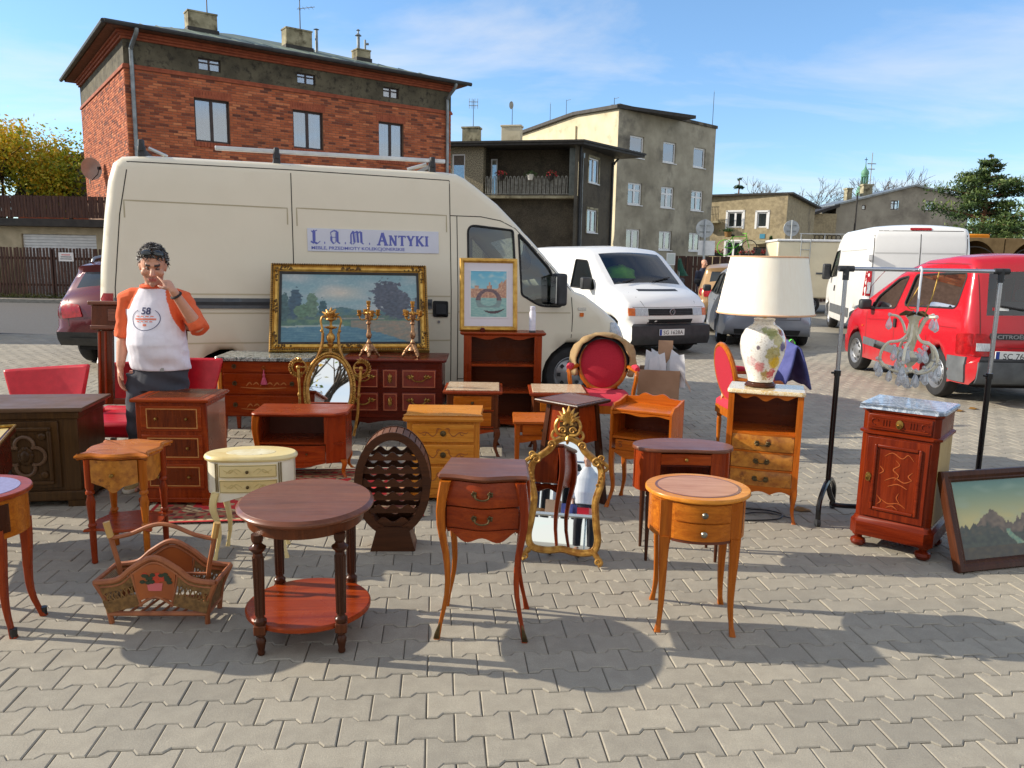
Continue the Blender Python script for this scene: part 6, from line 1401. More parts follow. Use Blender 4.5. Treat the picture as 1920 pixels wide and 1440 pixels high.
# ------------------------------------------------ 13 pair of marble-inset night tables
nt = E('night_table','marble-topped night table with two light drawers, beside the honey chest','night table',(-.325,6.4,0),1)
MB().slab([(-.245,-.225),(.245,-.225),(.245,.225),(-.245,.225)],[(.014,.522),(.004,.53),(0,.54),(.004,.548)]).build('top',mah,nt); bx('marble_inset',mpink,nt,-.218,.218,-.2,.205,.5485,.56,bev=.004)
bx('carcass',walz,nt,-.212,.212,-.19,.2,.22,.521,bev=.003)
for z0,z1 in ((.395,.505),(.255,.365)):
 dr = bx('drawer',che,nt,-.155,.155,-.2,-.188,z0,z1,bev=.003); knob(dr,0,-.2,(z0+z1)/2,.014,brassd)
 mb = MB(); mb.box(-.175,.175,-.196,-.189,z0-.014,z0-.004); mb.build('moulding',mah,nt)
MB().panel(-.2,.2,lambda x: .195-.014*cos(x*16),.225,-.198,.016,24).build('apron',mah,nt)
legs(nt,walz,[(-.195,-.175,-1,-1),(.195,-.175,1,-1),(.195,.18,1,1),(-.195,.18,-1,1)],lambda mb,x,y,ox,oy: cab(mb,x,y,.235,ox,oy,.055,.024,.02,.01,.03))
n2 = copy_tree(nt); n2.location = (.385,6.37,0); tag(n2,'marble-topped night table standing behind the square plant stand'); nt['group'] = n2['group'] = 'pair of marble-topped night tables'
# ------------------------------------------------ 14 square plant stand
t = E('plant_stand','dark square plant stand with flared legs behind the gilt mirror','plant stand',(.405,5.0,0),-43)
MB().slab([(-.18,-.18),(.18,-.18),(.18,.18),(-.18,.18)],[(.02,.69),(.004,.697),(0,.71),(.003,.716)]).build('top',dwal,t); bx('top_panel',waln,t,-.15,.15,-.15,.15,.7162,.7185)
for sx,sy in ((-1,-1),(1,-1),(1,1),(-1,1)): mb = MB(); taper(mb,sx*.105,sy*.105,.689,.034,.04,0,sx*.055,sy*.055); mb.build('leg',dwal,t)
for k in range(4):
 mb = MB(); mb.X = Matrix.Rotation(k*pi/2,4,'Z'); mb.loft([[(-.095,-.112,.688),(.095,-.112,.688),(.095,-.1,.688),(-.095,-.1,.688)],[(-.11,-.13,.44),(.11,-.13,.44),(.11,-.118,.44),(-.11,-.118,.44)]]); mb.build('panel',mahz,t)
 mb = MB(); mb.X = Matrix.Rotation(k*pi/2,4,'Z'); mb.box(-.13,.13,-.142,-.125,.2,.225); mb.build('stretcher',dwal,t)
# ------------------------------------------------ 15 small orange table, 16 orange niche cabinet
t = E('small_table','small orange-brown one-drawer table between chest and plant stand','table',(.21,5.67,0),1)
MB().slab([(-.2,-.18),(.2,-.18),(.2,.185),(-.2,.185)],[(.004,.432),(0,.436),(.003,.45)]).build('top',orgx,t); mb = MB(); mb.box(-.175,-.158,-.14,.15,.3,.4315); mb.box(.158,.175,-.14,.15,.3,.4315); mb.box(-.157,.157,.14,.155,.3,.4315); mb.build('apron',org,t)
dr = bx('drawer',orgx,t,-.13,.155,-.158,-.142,.345,.425,bev=.003); knob(dr,.02,-.158,.385,.012,brassd); MB().panel(-.157,.157,lambda x: .298+.012*cos(x*22),.342,-.15,.014,20).build('apron',orgx,t)
legs(t,org,[(sx*.165,sy*.145) for sx in (-1,1) for sy in (-1,1)],lambda mb,x,y: taper(mb,x,y,.431,.036,.022))
t = E('niche_cabinet','bright orange bedside cabinet with open niche and shaped gallery back','bedside table',(.90,4.98,0),-27)
bx('top',orgx,t,-.19,.19,-.145,.14,.655,.672,bev=.004)
MB().panel(-.2,.2,.672,lambda x: .715+.028*max(0,cos(x/.2*pi/2))**3-.012*cos(x*45)*(abs(x) < .12),.125,.014,40).build('gallery',orgx,t)
for sg in (-1,1):
 mb = MB(); mb.prism([(-.15,.36),(.14,.36),(.14,.72),(.1,.715),(.0,.70),(-.1,.70),(-.155,.665)],sg*.19,sg*.205,'x'); mb.build('side_panel',org,t)
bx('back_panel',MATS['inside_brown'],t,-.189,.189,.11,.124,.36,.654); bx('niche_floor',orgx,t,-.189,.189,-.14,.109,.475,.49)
MB().panel(-.189,.189,lambda x: .64-.006*cos(x*30),.654,-.15,.014,20).build('rail',orgx,t)
dr = bx('drawer',orgx,t,-.165,.165,-.152,-.138,.40,.468,bev=.004); motif(dr,[[(-.14,.43),(-.13,.445),(-.12,.43),(-.13,.42),(-.14,.43)],[(-.145,.45),(-.13,.455),(-.115,.45)]],-.152,inlayd,.005,'carving')
MB().panel(-.189,.189,lambda x: .345+.03*(1-abs(cos(x/.189*pi/2)))+.01*cos(x*34),.398,-.148,.014,30).build('apron',orgx,t)
legs(t,org,[(-.188,-.13,-1,-1),(.188,-.13,1,-1),(.188,.12,1,1),(-.188,.12,-1,1)],lambda mb,x,y,ox,oy: cab(mb,x,y,.40,ox,oy,.04,.02,.006,.012,.03))
# ------------------------------------------------ 17 bookcase, 18 dressers
t = E('bookcase','open mahogany bookcase with two shelves in front of the van cab','bookcase',(-.10,7.44,0),3)
mb = MB().slab([(-.41,-.16),(.41,-.16),(.41,.145),(-.41,.145)],[(.02,.9),(.006,.91),(0,.92),(.003,.93)]).build('top',mah,t)
bx('side_panel',mahz,t,-.375,-.35,-.13,.13,0,.899,bev=.003); bx('side_panel',mahz,t,.35,.375,-.13,.13,0,.899,bev=.003)
for sg in (-1,1): bx('stile',mahz,t,sg*.30,sg*.374,-.145,-.131,.02,.899,bev=.003)
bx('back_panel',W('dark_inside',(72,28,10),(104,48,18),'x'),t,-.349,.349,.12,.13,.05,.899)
for z in (.055,.34,.60): bx('shelf',mah,t,-.349,.349,-.128,.119,z,z+.022)
MB().panel(-.299,.299,lambda x: .868+.014*cos(x/.3*pi*2)+.006,.899,-.146,.014,30).build('apron',mah,t); MB().panel(-.299,.299,lambda x: .02+.02*cos(x/.3*pi),.056,-.146,.014,20).build('apron',mah,t)
def lou(t,x,y,z,s=1):
 """rococo mount: two leaf sprays joined by a drooping bail"""
 mb = MB()
 for sg in (-1,1):
  for a,l_ in ((.3,.032),(1.0,.026),(1.8,.03),(2.5,.022),(-.5,.022),(3.4,.016)):
   c = Vector((x+sg*.052*s,y-.004,z)); d = Vector((sg*cos(a)*1.1,0,sin(a)*.7))*l_*s; mb.tube([c,c+d*.5+Vector((0,-.006,0)),c+d],[.003*s,.007*s,.002],6)
 mb.tube(spline([(x-.05*s,y-.008,z-.004),(x-.03*s,y-.014,z-.02*s),(x,y-.015,z-.027*s),(x+.03*s,y-.014,z-.02*s),(x+.05*s,y-.008,z-.004)],4),.0045*s,6); return mb.build('handle',brass,t)
t = E('dresser','dark red dresser with gilt mounts in panelled drawers under the big painting','dresser',(-1.06,6.96,0),2)
MB().slab([(-.46,-.275),(.44,-.275),(.47,-.245),(.47,.27),(-.46,.27)],[(.012,.706),(.003,.712),(0,.722),(.004,.73)]).build('top',dred,t)
bx('carcass',dred,t,-.43,.43,-.235,.25,.2,.705,bev=.004)
for z0 in (.475,.265):
 for x0,x1 in ((-.405,-.135),(-.095,.035),(.075,.375)):
  dr = bx('drawer',P('panel_red',(126,40,26),(104,30,20),.3,sc=6,coat=.4) if 'panel_red' not in MATS else MATS['panel_red'],t,x0,x1,-.247,-.233,z0,z0+.165,bev=.003); frame_inlay(dr,x0+.008,x1-.008,z0+.008,z0+.157,-.247,P('inlay_rose',(196,120,84),None,.4) if 'inlay_rose' not in MATS else MATS['inlay_rose'],.005)
  xc,zc2 = (x0+x1)/2,z0+.085
  if x1-x0 > .2: lou(dr,xc,-.248,zc2+.012,1.35)
  else:
   mb = MB()
   for a in range(8): an = a*pi/4; mb.tube([(xc,-.25,zc2),(xc+.018*cos(an)*.8,-.256,zc2+.02*sin(an)),(xc+.03*cos(an)*.7,-.25,zc2+.045*sin(an))],[.008,.007,.002],6)
   mb.build('escutcheon',brass,dr)
MB().panel(-.43,.43,lambda x: .15+.03*abs(cos(x*7)),.2,-.238,.02,40).build('apron',dred,t); legs(t,dred,[(-.4,-.21,-1,-1),(.4,-.21,1,-1),(.4,.22,1,1),(-.4,.22,-1,1)],lambda mb,x,y,ox,oy: cab(mb,x,y,.22,ox,oy,.07,.03,.02,.01,.03))
t = E('marble_chest','red-brown three-drawer chest with green marble top and ring pulls','chest of drawers',(-2.2,6.9,0),2)
MB().slab(roundpoly([(-.42,-.225,.02),(-.38,-.245,.02),(.38,-.245,.02),(.42,-.225,.02),(.42,.24,.005),(-.42,.24,.005)]),[(.008,.698),(0,.704),(.003,.712),(0,.722),(.006,.733)]).build('marble_top',mgreen,t)
bx('carcass',mah,t,-.365,.365,-.21,.22,.2,.697,bev=.003)
for sg in (-1,1):
 MB().lathe([(.012,.2),(.016,.215),(.013,.23),(.02,.25),(.02,.58),(.013,.6),(.02,.62),(.022,.645),(.013,.66),(.02,.675),(.024,.696)],12,(sg*.385,-.2,0)).build('column',pinez,t)
for k,(z0,z1) in enumerate(((.60,.69),(.405,.585),(.215,.39))):
 dr = bx('drawer',mah,t,-.345,.345,-.222,-.208,z0,z1,bev=.003)
 for x in (-.25,.25): ring(dr,x,-.222,(z0+z1)/2+.005,.022)
 if k: motif(dr,[[(-.15+.06*j,(z0+z1)/2-.02+.012*(j % 2)),(-.12+.06*j,(z0+z1)/2+.012),(-.10+.06*j,(z0+z1)/2-.008)] for j in range(6)]+[[(-.2,(z0+z1)/2-.03),(0,(z0+z1)/2-.04),(.2,(z0+z1)/2-.03)]],-.2222,P('inlay_pale',(186,116,62),None,.4) if 'inlay_pale' not in MATS else MATS['inlay_pale'],.012,'marquetry')
legs(t,mah,[(-.36,-.19,-1,-1),(.36,-.19,1,-1),(.36,.2,1,1),(-.36,.2,-1,1)],lambda mb,x,y,ox,oy: taper(mb,x,y,.21,.05,.025))
k_ = E('key_tassel','pink tassel hanging from the key of the marble-topped chest','tassel',(-2.18,6.66,.63)); mb = MB(); mb.torus((0,-.0,.012),.014,.003,'y',12,5); mb.box(-.003,.003,-.004,.03,-.01,.005); mb.build('key',brass,k_)
mb = MB(); mb.lathe([(.004,0),(.006,-.04),(.014,-.05),(.008,-.062),(.012,-.075),(.03,-.13),(.028,-.135),(.001,-.13)],14); mb.build('tassel',P('tassel_pink',(206,96,120),(180,66,92),.9,sc=80,stretch=(1,1,.1)),k_)
# ------------------------------------------------ 19 left edge: oak cabinet, tray table, drum table
t = E('oak_cabinet','dark carved oak cabinet with quatrefoil door at the left edge','cabinet',(-3.20,4.93,0),9)
MB().slab([(-.5,-.27),(.46,-.27),(.46,.25),(-.5,.25)],[(.012,.622),(.003,.63),(0,.642),(.003,.65)]).build('top',oakx,t)
bx('carcass',oak,t,-.45,.41,-.225,.23,.07,.6215,bev=.004); bx('plinth',oak,t,-.475,.435,-.25,.24,.04,.105,bev=.008); bx('cornice',oak,t,-.465,.425,-.24,.235,.575,.62,bev=.006)
dr = bx('door',oak,t,-.1,.30,-.24,-.222,.125,.56,bev=.004); mb = MB()
for a in ((-.06,.26,.5,.525),(-.06,.26,.15,.175)): mb.box(a[0],a[1],-.258,-.236,a[2],a[3])
mb.box(-.06,-.035,-.258,-.236,.175,.5); mb.box(.235,.26,-.258,-.236,.175,.5); mb.build('door_moulding',oak,dr,.007)
mb = MB(); cxq,czq = .1,.338
for a in range(4): an = a*pi/2+pi/2; mb.torus((cxq+.062*cos(an),-.25,czq+.07*sin(an)),.056,.011,'y',18,6,an-pi*.62,an+pi*.62)
mb.build('quatrefoil',oakx,dr)
mb = MB()
for a in range(10): an = a*2*pi/10; mb.ball((cxq+.03*cos(an),-.244,czq+.04*sin(an)),.02,1,.5,1.2,8,6)
mb.ball((cxq,-.25,czq),.03,1,.6,1.3,10,8)
for sx in (-1,1):
 for sz in (-1,1): mb.ball((cxq+sx*.105,-.246,czq+sz*.125),.026,1,.5,1,8,6); mb.box(cxq+sx*.075-.006,cxq+sx*.075+.03,-.25,-.238,czq+sz*.13-.012,czq+sz*.13+.012)
mb.build('carving',oak,dr)['kind'] = 'stuff'; legs(t,oak,[(-.42,-.2),(.38,-.2),(.38,.18),(-.42,.18)],lambda mb,x,y: mb.box(x-.05,x+.05,y-.045,y+.045,0,.041),'foot')
t = E('tray_table','dark red side table with brass-edged tray top, cut off at the left edge','table',(-3.05,3.97,0),24)
bx('top',MATS['dark_red_wood'],t,-.3,.3,-.36,.36,.565,.59,bev=.004); bx('tray_inlay',P('tray_yellow',(214,190,116),(196,168,92),.35,sc=8),t,-.27,.27,-.33,.33,.5905,.593)
mb = MB(); mb.tube([(-.3,-.36,.6),(.3,-.36,.6),(.3,.36,.6),(-.3,.36,.6)],.01,6,True); mb.build('brass_gallery',brass,t); bx('case',dred,t,-.275,.275,-.32,.32,.36,.5645,bev=.003); legs(t,black,[(sx*.25,sy*.3) for sx in (-1,1) for sy in (-1,1)],lambda mb,x,y: taper(mb,x,y,.36,.04,.025))
t = E('leather_table','drum table with lilac leather top on curved legs, left foreground edge','table',(-2.30,3.14,0),8)
MB().slab(ellipse(.235,.225,56),[(.004,.598),(0,.602),(0,.614),(.004,.618)]).build('top',mah,t); MB().slab(ellipse(.19,.18,48),[(0,.6182),(.001,.6196)]).build('leather',P('leather_lilac',(150,146,180),(132,128,162),.5,sc=60),t)
mb = MB(); mb.loft([[(x,y,.43) for x,y in ellipse(.215,.205,56)],[(x,y,.597) for x,y in ellipse(.215,.205,56)]]); mb.build('drum',che,t)
fy = lambda x,z=0: -.205*sqrt(max(0,1-(x/.215)**2))
for a,b in ((.12,.195),(-.19,.03)): MB().panel(a,b,.455,.578,lambda x,z: fy(x)-.003,.01,8).build('panel',dwal,t)
for an in (-.62,.35,1.9,2.9):
 x,y = .19*cos(an),.18*sin(an); mb = MB(); cab(mb,x,y,.47,cos(an),sin(an),.05,.02,.004,-.0,.045); mb.build('leg',mahz,t)
 mb = MB(); mb.lathe([(.014,0),(.015,.04)],8,(x+.045*cos(an),y+.045*sin(an),0)); mb.build('leg_cap',black,t)
# ---------------------------------------------------------------- paintings, mirrors, lights
from mathutils import noise as mn
def canvas(t,w,h,fn,nx,nz,name='canvas',y=0,rough=.3,coat=.5):
 """flat painted picture: colour per vertex on a fine grid, with brush relief"""
 mname = 'oil_paint'
 if mname not in MATS:
  m,n,l,b = base(mname); a = n.new('ShaderNodeAttribute'); a.attribute_name = 'Col'; l.new(a.outputs['Color'],b.inputs['Base Color'])
  b.inputs['Roughness'].default_value = rough; b.inputs['Coat Weight'].default_value = .25; b.inputs['Coat Roughness'].default_value = .15
  v = coords(n,l); l.new(bumpn(n,l,noise(n,l,v,90,4),.25,.002),b.inputs['Normal']); MATS[mname] = m
 vs = []; cs = []
 for j in range(nz+1):
  for i in range(nx+1):
   u,v = i/nx,j/nz; vs.append((-w/2+w*u,y,h*v)); cs.append(fn(u,v))
 fs = [(j*(nx+1)+i,j*(nx+1)+i+1,(j+1)*(nx+1)+i+1,(j+1)*(nx+1)+i) for j in range(nz) for i in range(nx)]
 me = bpy.data.meshes.new(name); me.from_pydata(vs,[],fs); me.materials.append(MATS[mname]); ca_ = me.color_attributes.new('Col','FLOAT_COLOR','POINT')
 ca_.data.foreach_set('color',[x for c in cs for x in lin(c)]); me.update(); o = bpy.data.objects.new(name,me); COL.objects.link(o); o.parent = t; return o
def nz_(u,v,s,k=0): return mn.noise(Vector((u*s,v*s,k*7.3)))
def mixc(a,b,t): t = max(0,min(1,t)); return tuple(x+(y-x)*t for x,y in zip(a,b))
def blob(u,v,cx_,cy_,rx,ry,k,rag=.35): return 1-(((u-cx_)/rx)**2+((v-cy_)/ry)**2)**.5+rag*nz_(u,v,26,k)+rag*.6*nz_(u,v,60,k+3)
def river(u,v):
 c = mixc((150,172,172),(118,152,160),v); c = mixc(c,(176,178,176),.9*max(0,nz_(u*1.2,v*2.2,4,1)+.25)); c = mixc(c,(196,186,170),max(0,1-hypot((u-.42)*2,(v-.72)*3)*2.2))
 hill = .46+.05*exp(-((u-.43)/.1)**2)+.01*nz_(u,0,12);
 if v < hill: c = mixc((66,104,116),(88,118,110),nz_(u,v,20)+.4)
 if v < .40+.02*nz_(u,0,16,2): c = mixc((70,96,104),(92,116,94),nz_(u,v,18,4)+.5)
 if v < .33: c = mixc((96,128,100),(70,104,96),nz_(u,v,22,5)+.4)
 for cx_,cy_,rx,ry,col,k in ((.02,.5,.05,.2,(70,104,106),1),(.10,.56,.05,.24,(62,92,110),2),(.22,.54,.045,.2,(104,134,112),3),(.15,.46,.06,.1,(98,132,106),4),(.30,.5,.03,.13,(56,96,104),5),(.78,.68,.12,.26,(84,92,106),6),(.84,.5,.1,.16,(78,88,102),7),(.9,.62,.05,.12,(90,98,112),8),(1.0,.5,.06,.16,(84,96,110),9)):
  if blob(u,v,cx_,cy_,rx,ry,k) > 0.05: c = mixc(col,tuple(x*.78 for x in col),nz_(u,v,40,k)+.5)
 sh = .24-.06*(.3-u if u < .3 else 0)-(.5*(u-.45)**2+.26*max(0,u-.45) if u > .45 else 0)+.008*nz_(u,0,30)
 if v < sh: c = mixc((66,112,132),(96,136,146),nz_(u*.5,v*3,22,6)+.4+.8*(v-.05))
 if abs(v-sh) < .012 and u < .45: c = (150,166,158)
 if u > .5 and sh < v < .32: c = mixc((120,122,110),(148,128,108),nz_(u,v*2,24,8)+.4)
 if .3 < u < .75 and .335 < v < .36: c = mixc(c,(170,158,146),.6)
 return mixc(c,(c[0]+22,c[1]+18,c[2]+14),nz_(u,v,70,9)+.5*nz_(u*2.2,v,24,3))
def bridge_pic(u,v):
 c = mixc((150,196,206),(92,174,204),(v-.5)*2); c = mixc(c,(206,214,208),max(0,nz_(u,v*2,6,1)))
 if v < .62+.06*(int(u*9) % 3 == 1)+(.08 if .5 < u < .6 else 0)+(.22*(u-.75)*4 if u > .75 else 0) and v > .4: c = mixc((206,168,138),(170,120,100),nz_(u,v,30,2)+.5); c = mixc(c,(110,84,78),1.2*max(0,nz_(u*3,v*3,20,4)-.2))
 if v < .42: c = mixc((150,186,178),(118,166,164),nz_(u*.6,v*3,16,3)+.4)
 e = ((u-.5)/.36)**2+((v-.36)/.26)**2; e2 = ((u-.5)/.22)**2+((v-.40)/.15)**2
 if e < 1 and v > .36 and e2 > 1: c = mixc((118,92,96),(90,76,86),nz_(u,v,30,5)+.4)
 if v <= .36 and e < 1 and ((u-.5)/.22)**2+((v-.34)/.1)**2 > 1 and v > .2: c = mixc(c,(110,120,124),.55)
 g = .07+.06*((u-.62)/.25)**2
 if .36 < u < .95 and g < v < g+.05*(1-((u-.65)/.3)**2)+.01: c = (74,54,60)
 return c
def peaks(u,v):
 c = mixc((196,184,124),(92,132,122),(v-.5)*2.1); c = mixc(c,(150,170,150),.7*max(0,nz_(u,v*2,6,1)))
 r = .40+.22*max(0,1-abs(u-.35)*5)+.05*nz_(u,0,14)+.3*max(0,1-abs(u-.85)*3.2)+.06*nz_(u,1,34)
 if v < r: c = mixc((122,104,84),(86,74,62),nz_(u,v,22,2)+.4)
 if v < .42+.06*nz_(u,0,22,3)-.15*exp(-((u-.55)/.13)**2)+.03*nz_(u,4,60): c = mixc((58,62,52),(84,78,58),nz_(u,v,26,4)+.4)
 if v < .30: c = mixc((70,74,56),(52,54,44),nz_(u,v,26,5)+.4)
 if abs(u-.55-.06*sin(v*14)) < .05*(1.1-v*2) and .12 < v < .36: c = mixc((104,140,118),(146,164,128),nz_(u,v,30)+.4)
 if v < .16: c = mixc((58,50,34),(84,72,44),nz_(u,v,18,7)+.4)
 return c
def frame(t,w,h,prof,mat,name='frame'):
 """mitred moulding: (inset from the outer edge, y) pairs carried round the rectangle"""
 mb = MB(); mb.loft([[(-w/2+d,y,d),(w/2-d,y,d),(w/2-d,y,h-d),(-w/2+d,y,h-d)] for d,y in prof],cap=False); return mb.build(name,mat,t,ang=25)
def lean(name,label,cat,X,rz,tilt,group=None):
 t = E(name,label,cat,X,rz,group); t.rotation_euler = (-radians(tilt),0,radians(rz)); return t
def beads(t,w,h,d,y,pitch,r,mat,name='beading'):
 mb = MB()
 for a,b,n in (((-w/2+d,d),(w/2-d,d),int((w-2*d)/pitch)),((w/2-d,d),(w/2-d,h-d),int((h-2*d)/pitch)),((w/2-d,h-d),(-w/2+d,h-d),int((w-2*d)/pitch)),((-w/2+d,h-d),(-w/2+d,d),int((h-2*d)/pitch))):
  for k in range(n): f = k/n; x,z = a[0]+(b[0]-a[0])*f,a[1]+(b[1]-a[1])*f; mb.ball((x,y,z),r,1,.8,1,6,4)
 o = mb.build(name,mat,t); o['kind'] = 'stuff'; return o
gframe_d = P('gilt_dark',(134,100,46),(70,46,24),.5,.5,sc=60,con=(.35,.6))
t = lean('river_painting','large gilt-framed river landscape leaning against the van above the dresser','painting',(-1.515,7.14,.738),11,27)
PWd,PHt = 1.475,.90
frame(t,PWd,PHt,[(0,.05),(0,.0),(.008,-.02),(.022,-.026),(.03,-.01),(.036,-.006),(.045,-.018),(.068,-.02),(.076,-.004),(.082,.0),(.1,.005),(.1,.02)],goldf)
beads(t,PWd,PHt,.018,-.028,.021,.010,gframe_d); frame(t,PWd-.16,PHt-.16,[(0,-.004),(.022,.004),(.024,.03)],darktrim,'inner_slip').location = (0,0,.08)
mb = MB(); rr_ = random.Random(2)
for cx_,cz_,ax in ((-1,-1,0),(1,-1,0),(1,1,0),(-1,1,0),(0,1,1),(0,-1,1),(1,0,2),(-1,0,2)):
 X0,Z0 = cx_*(PWd/2-.055),PHt/2+cz_*(PHt/2-.055)
 for k in range(26):
  if ax == 0: q_ = rr_.random() < .5; dx_,dz_ = (-cx_*rr_.uniform(0,.16),rr_.uniform(-.015,.015)) if q_ else (rr_.uniform(-.015,.015),-cz_*rr_.uniform(0,.14))
  elif ax == 1: dx_,dz_ = rr_.uniform(-.1,.1),rr_.uniform(-.015,.015)
  else: dx_,dz_ = rr_.uniform(-.015,.015),rr_.uniform(-.08,.08)
  mb.ball((X0+dx_,-.02,Z0+dz_),rr_.uniform(.006,.012),1,.7,1,6,4)
o = mb.build('corner_ornament',gframe_d,t); o['kind'] = 'stuff'
canvas(t,PWd-.2,PHt-.2,river,190,100,y=.012).location = (0,0,.1); bx('backing',soffit,t,-PWd/2+.02,PWd/2-.02,.03,.045,.02,PHt-.02)
t = lean('bridge_painting','white-mounted picture of a canal bridge in a gold frame on the bookcase','painting',(-.235,7.40,.934),6,9)
frame(t,.56,.70,[(0,.03),(0,0),(.01,-.014),(.028,-.016),(.04,-.004),(.045,.004),(.045,.014)],goldf); bx('mount',P('passepartout',(214,210,216),None,.8),t,-.24,.24,.006,.012,.04,.66)
canvas(t,.345,.44,bridge_pic,70,90,y=.003).location = (0,0,.135); frame(t,.365,.46,[(0,.006),(0,.001),(.009,.001),(.009,.004)],wwin,'mount_bevel').location = (0,0,.125); bx('easel_back',darktrim,t,-.03,.03,.03,.16,.01,.3)
t = lean('mountain_painting','dark-framed mountain river painting leaning on the clothes rack at right','painting',(2.80,4.01,.002),15,21)
frame(t,.80,.545,[(0,.035),(0,0),(.006,-.012),(.03,-.014),(.045,-.004),(.052,-.006),(.062,.006),(.062,.02)],dwal); canvas(t,.68,.425,peaks,120,75,y=.012).location = (0,0,.06); bx('backing',soffit,t,-.38,.38,.025,.034,.02,.52)
t = lean('spray_can','white aerosol can with grey base standing on the bookcase','can',(.185,7.36,.931),0,0); MB().lathe([(.028,.018),(.031,.02),(.031,.19),(.024,.205),(.024,.215),(.026,.217),(.026,.245),(.02,.25),(.001,.25)],18).build('can',P('can_white',(222,222,232),(206,206,220),.4,sc=12,stretch=(1,1,4)),t); MB().lathe([(.03,0),(.0315,.003),(.0315,.0185),(.03,.02)],18).build('base_band',plastg,t)
t = E('bottle','tiny amber bottle in front of the canal bridge picture','bottle',(-.29,7.31,.931)); MB().lathe([(.02,0),(.024,.004),(.024,.03),(.012,.04)],12).build('glass',dred,t); MB().lathe([(.012,.0405),(.012,.055),(.001,.056)],10).build('cap',goldf,t)
# candelabra
def candelabrum(X,rz,label):
 t = E('candelabrum',label,'candelabrum',X,rz,'gilt candelabra on the dresser')
 mb = MB()
 for k in range(3):
  a = k*2*pi/3-pi/2; mb.tube(spline([(0,0,.11),(.03*cos(a),.03*sin(a),.09),(.06*cos(a),.06*sin(a),.05),(.085*cos(a),.085*sin(a),.015),(.098*cos(a),.098*sin(a),.006)],4),[.02]*4+[.018]*4+[.016]*4+[.012]*4+[.014],7)
  mb.ball((.06*cos(a),.06*sin(a),.052),.022,1,1,.8,8,6)
 mb.lathe([(.01,.03),(.045,.06),(.034,.085),(.02,.1),(.018,.115)],12); mb.build('base',bronze,t)
 MB().lathe([(.018,.11),(.024,.13),(.013,.145),(.011,.16),(.022,.175),(.026,.2),(.018,.225),(.014,.25),(.013,.29),(.024,.3),(.02,.315),(.013,.32),(.02,.34),(.03,.36),(.026,.385),(.014,.4)],14).build('stem',bronze,t)
 for k in range(4):
  a = k*pi/2+.35; c_,s_ = cos(a),sin(a); mb = MB(); mb.tube(spline([(.015*c_,.015*s_,.36),(.04*c_,.04*s_,.335),(.075*c_,.075*s_,.34),(.085*c_,.085*s_,.37),(.06*c_,.06*s_,.395),(.03*c_,.03*s_,.385)],4),.006,6)
  mb.lathe([(.008,.365),(.022,.375),(.024,.38),(.012,.385),(.017,.395),(.019,.42),(.016,.422)],10,(.088*c_,.088*s_,0)); mb.build('arm',gold,t)
 mb = MB(); mb.lathe([(.013,.4),(.01,.425),(.014,.435),(.008,.445),(.024,.455),(.011,.462),(.018,.475),(.02,.5),(.016,.502)],12);
 for k in range(6): a = k*pi/3; mb.ball((.022*cos(a),.022*sin(a),.39),.012,1,1,1.5,6,5)
 mb.build('top_socket',gold,t)
candelabrum((-1.29,6.86,.731),10,'ornate gilt candelabrum nearer the oval mirror on the dresser'); candelabrum((-.905,6.92,.731),40,'ornate gilt candelabrum on the right half of the dresser, slimmer in view')
# oval wreath mirror
t = lean('oval_mirror','tall gilt oval mirror with wreath brackets and torch crest behind the low stand','mirror',(-1.525,6.24,.02),0,10)
zc_,a_,b_ = .50,.185,.285
mb = MB(); mb.tube([(a_*cos(2*pi*k/60),0,zc_+b_*sin(2*pi*k/60)) for k in range(60)],.016,8,True); mb.tube([((a_+.026)*cos(2*pi*k/60),.004,zc_+(b_+.026)*sin(2*pi*k/60)) for k in range(60)],.012,6,True); mb.build('frame',gold,t)
mb = MB()
for k in range(92): a = 2*pi*k/92; mb.ball(((a_+.022)*cos(a),-.014,zc_+(b_+.022)*sin(a)),.0065,n=6,m=4)
o = mb.build('beading',goldf,t); o['kind'] = 'stuff'
mb = MB(); mb.add([(0,.002,zc_)]+[(a_*cos(2*pi*k/60),.002,zc_+b_*sin(2*pi*k/60)) for k in range(60)],[(0,1+k,1+(k+1) % 60) for k in range(60)]); mb.build('glass',mirror_m,t); MB().prism(ellipse(a_+.02,b_+.02,40,0,zc_),.01,.02,'y').build('backing',darktrim,t)
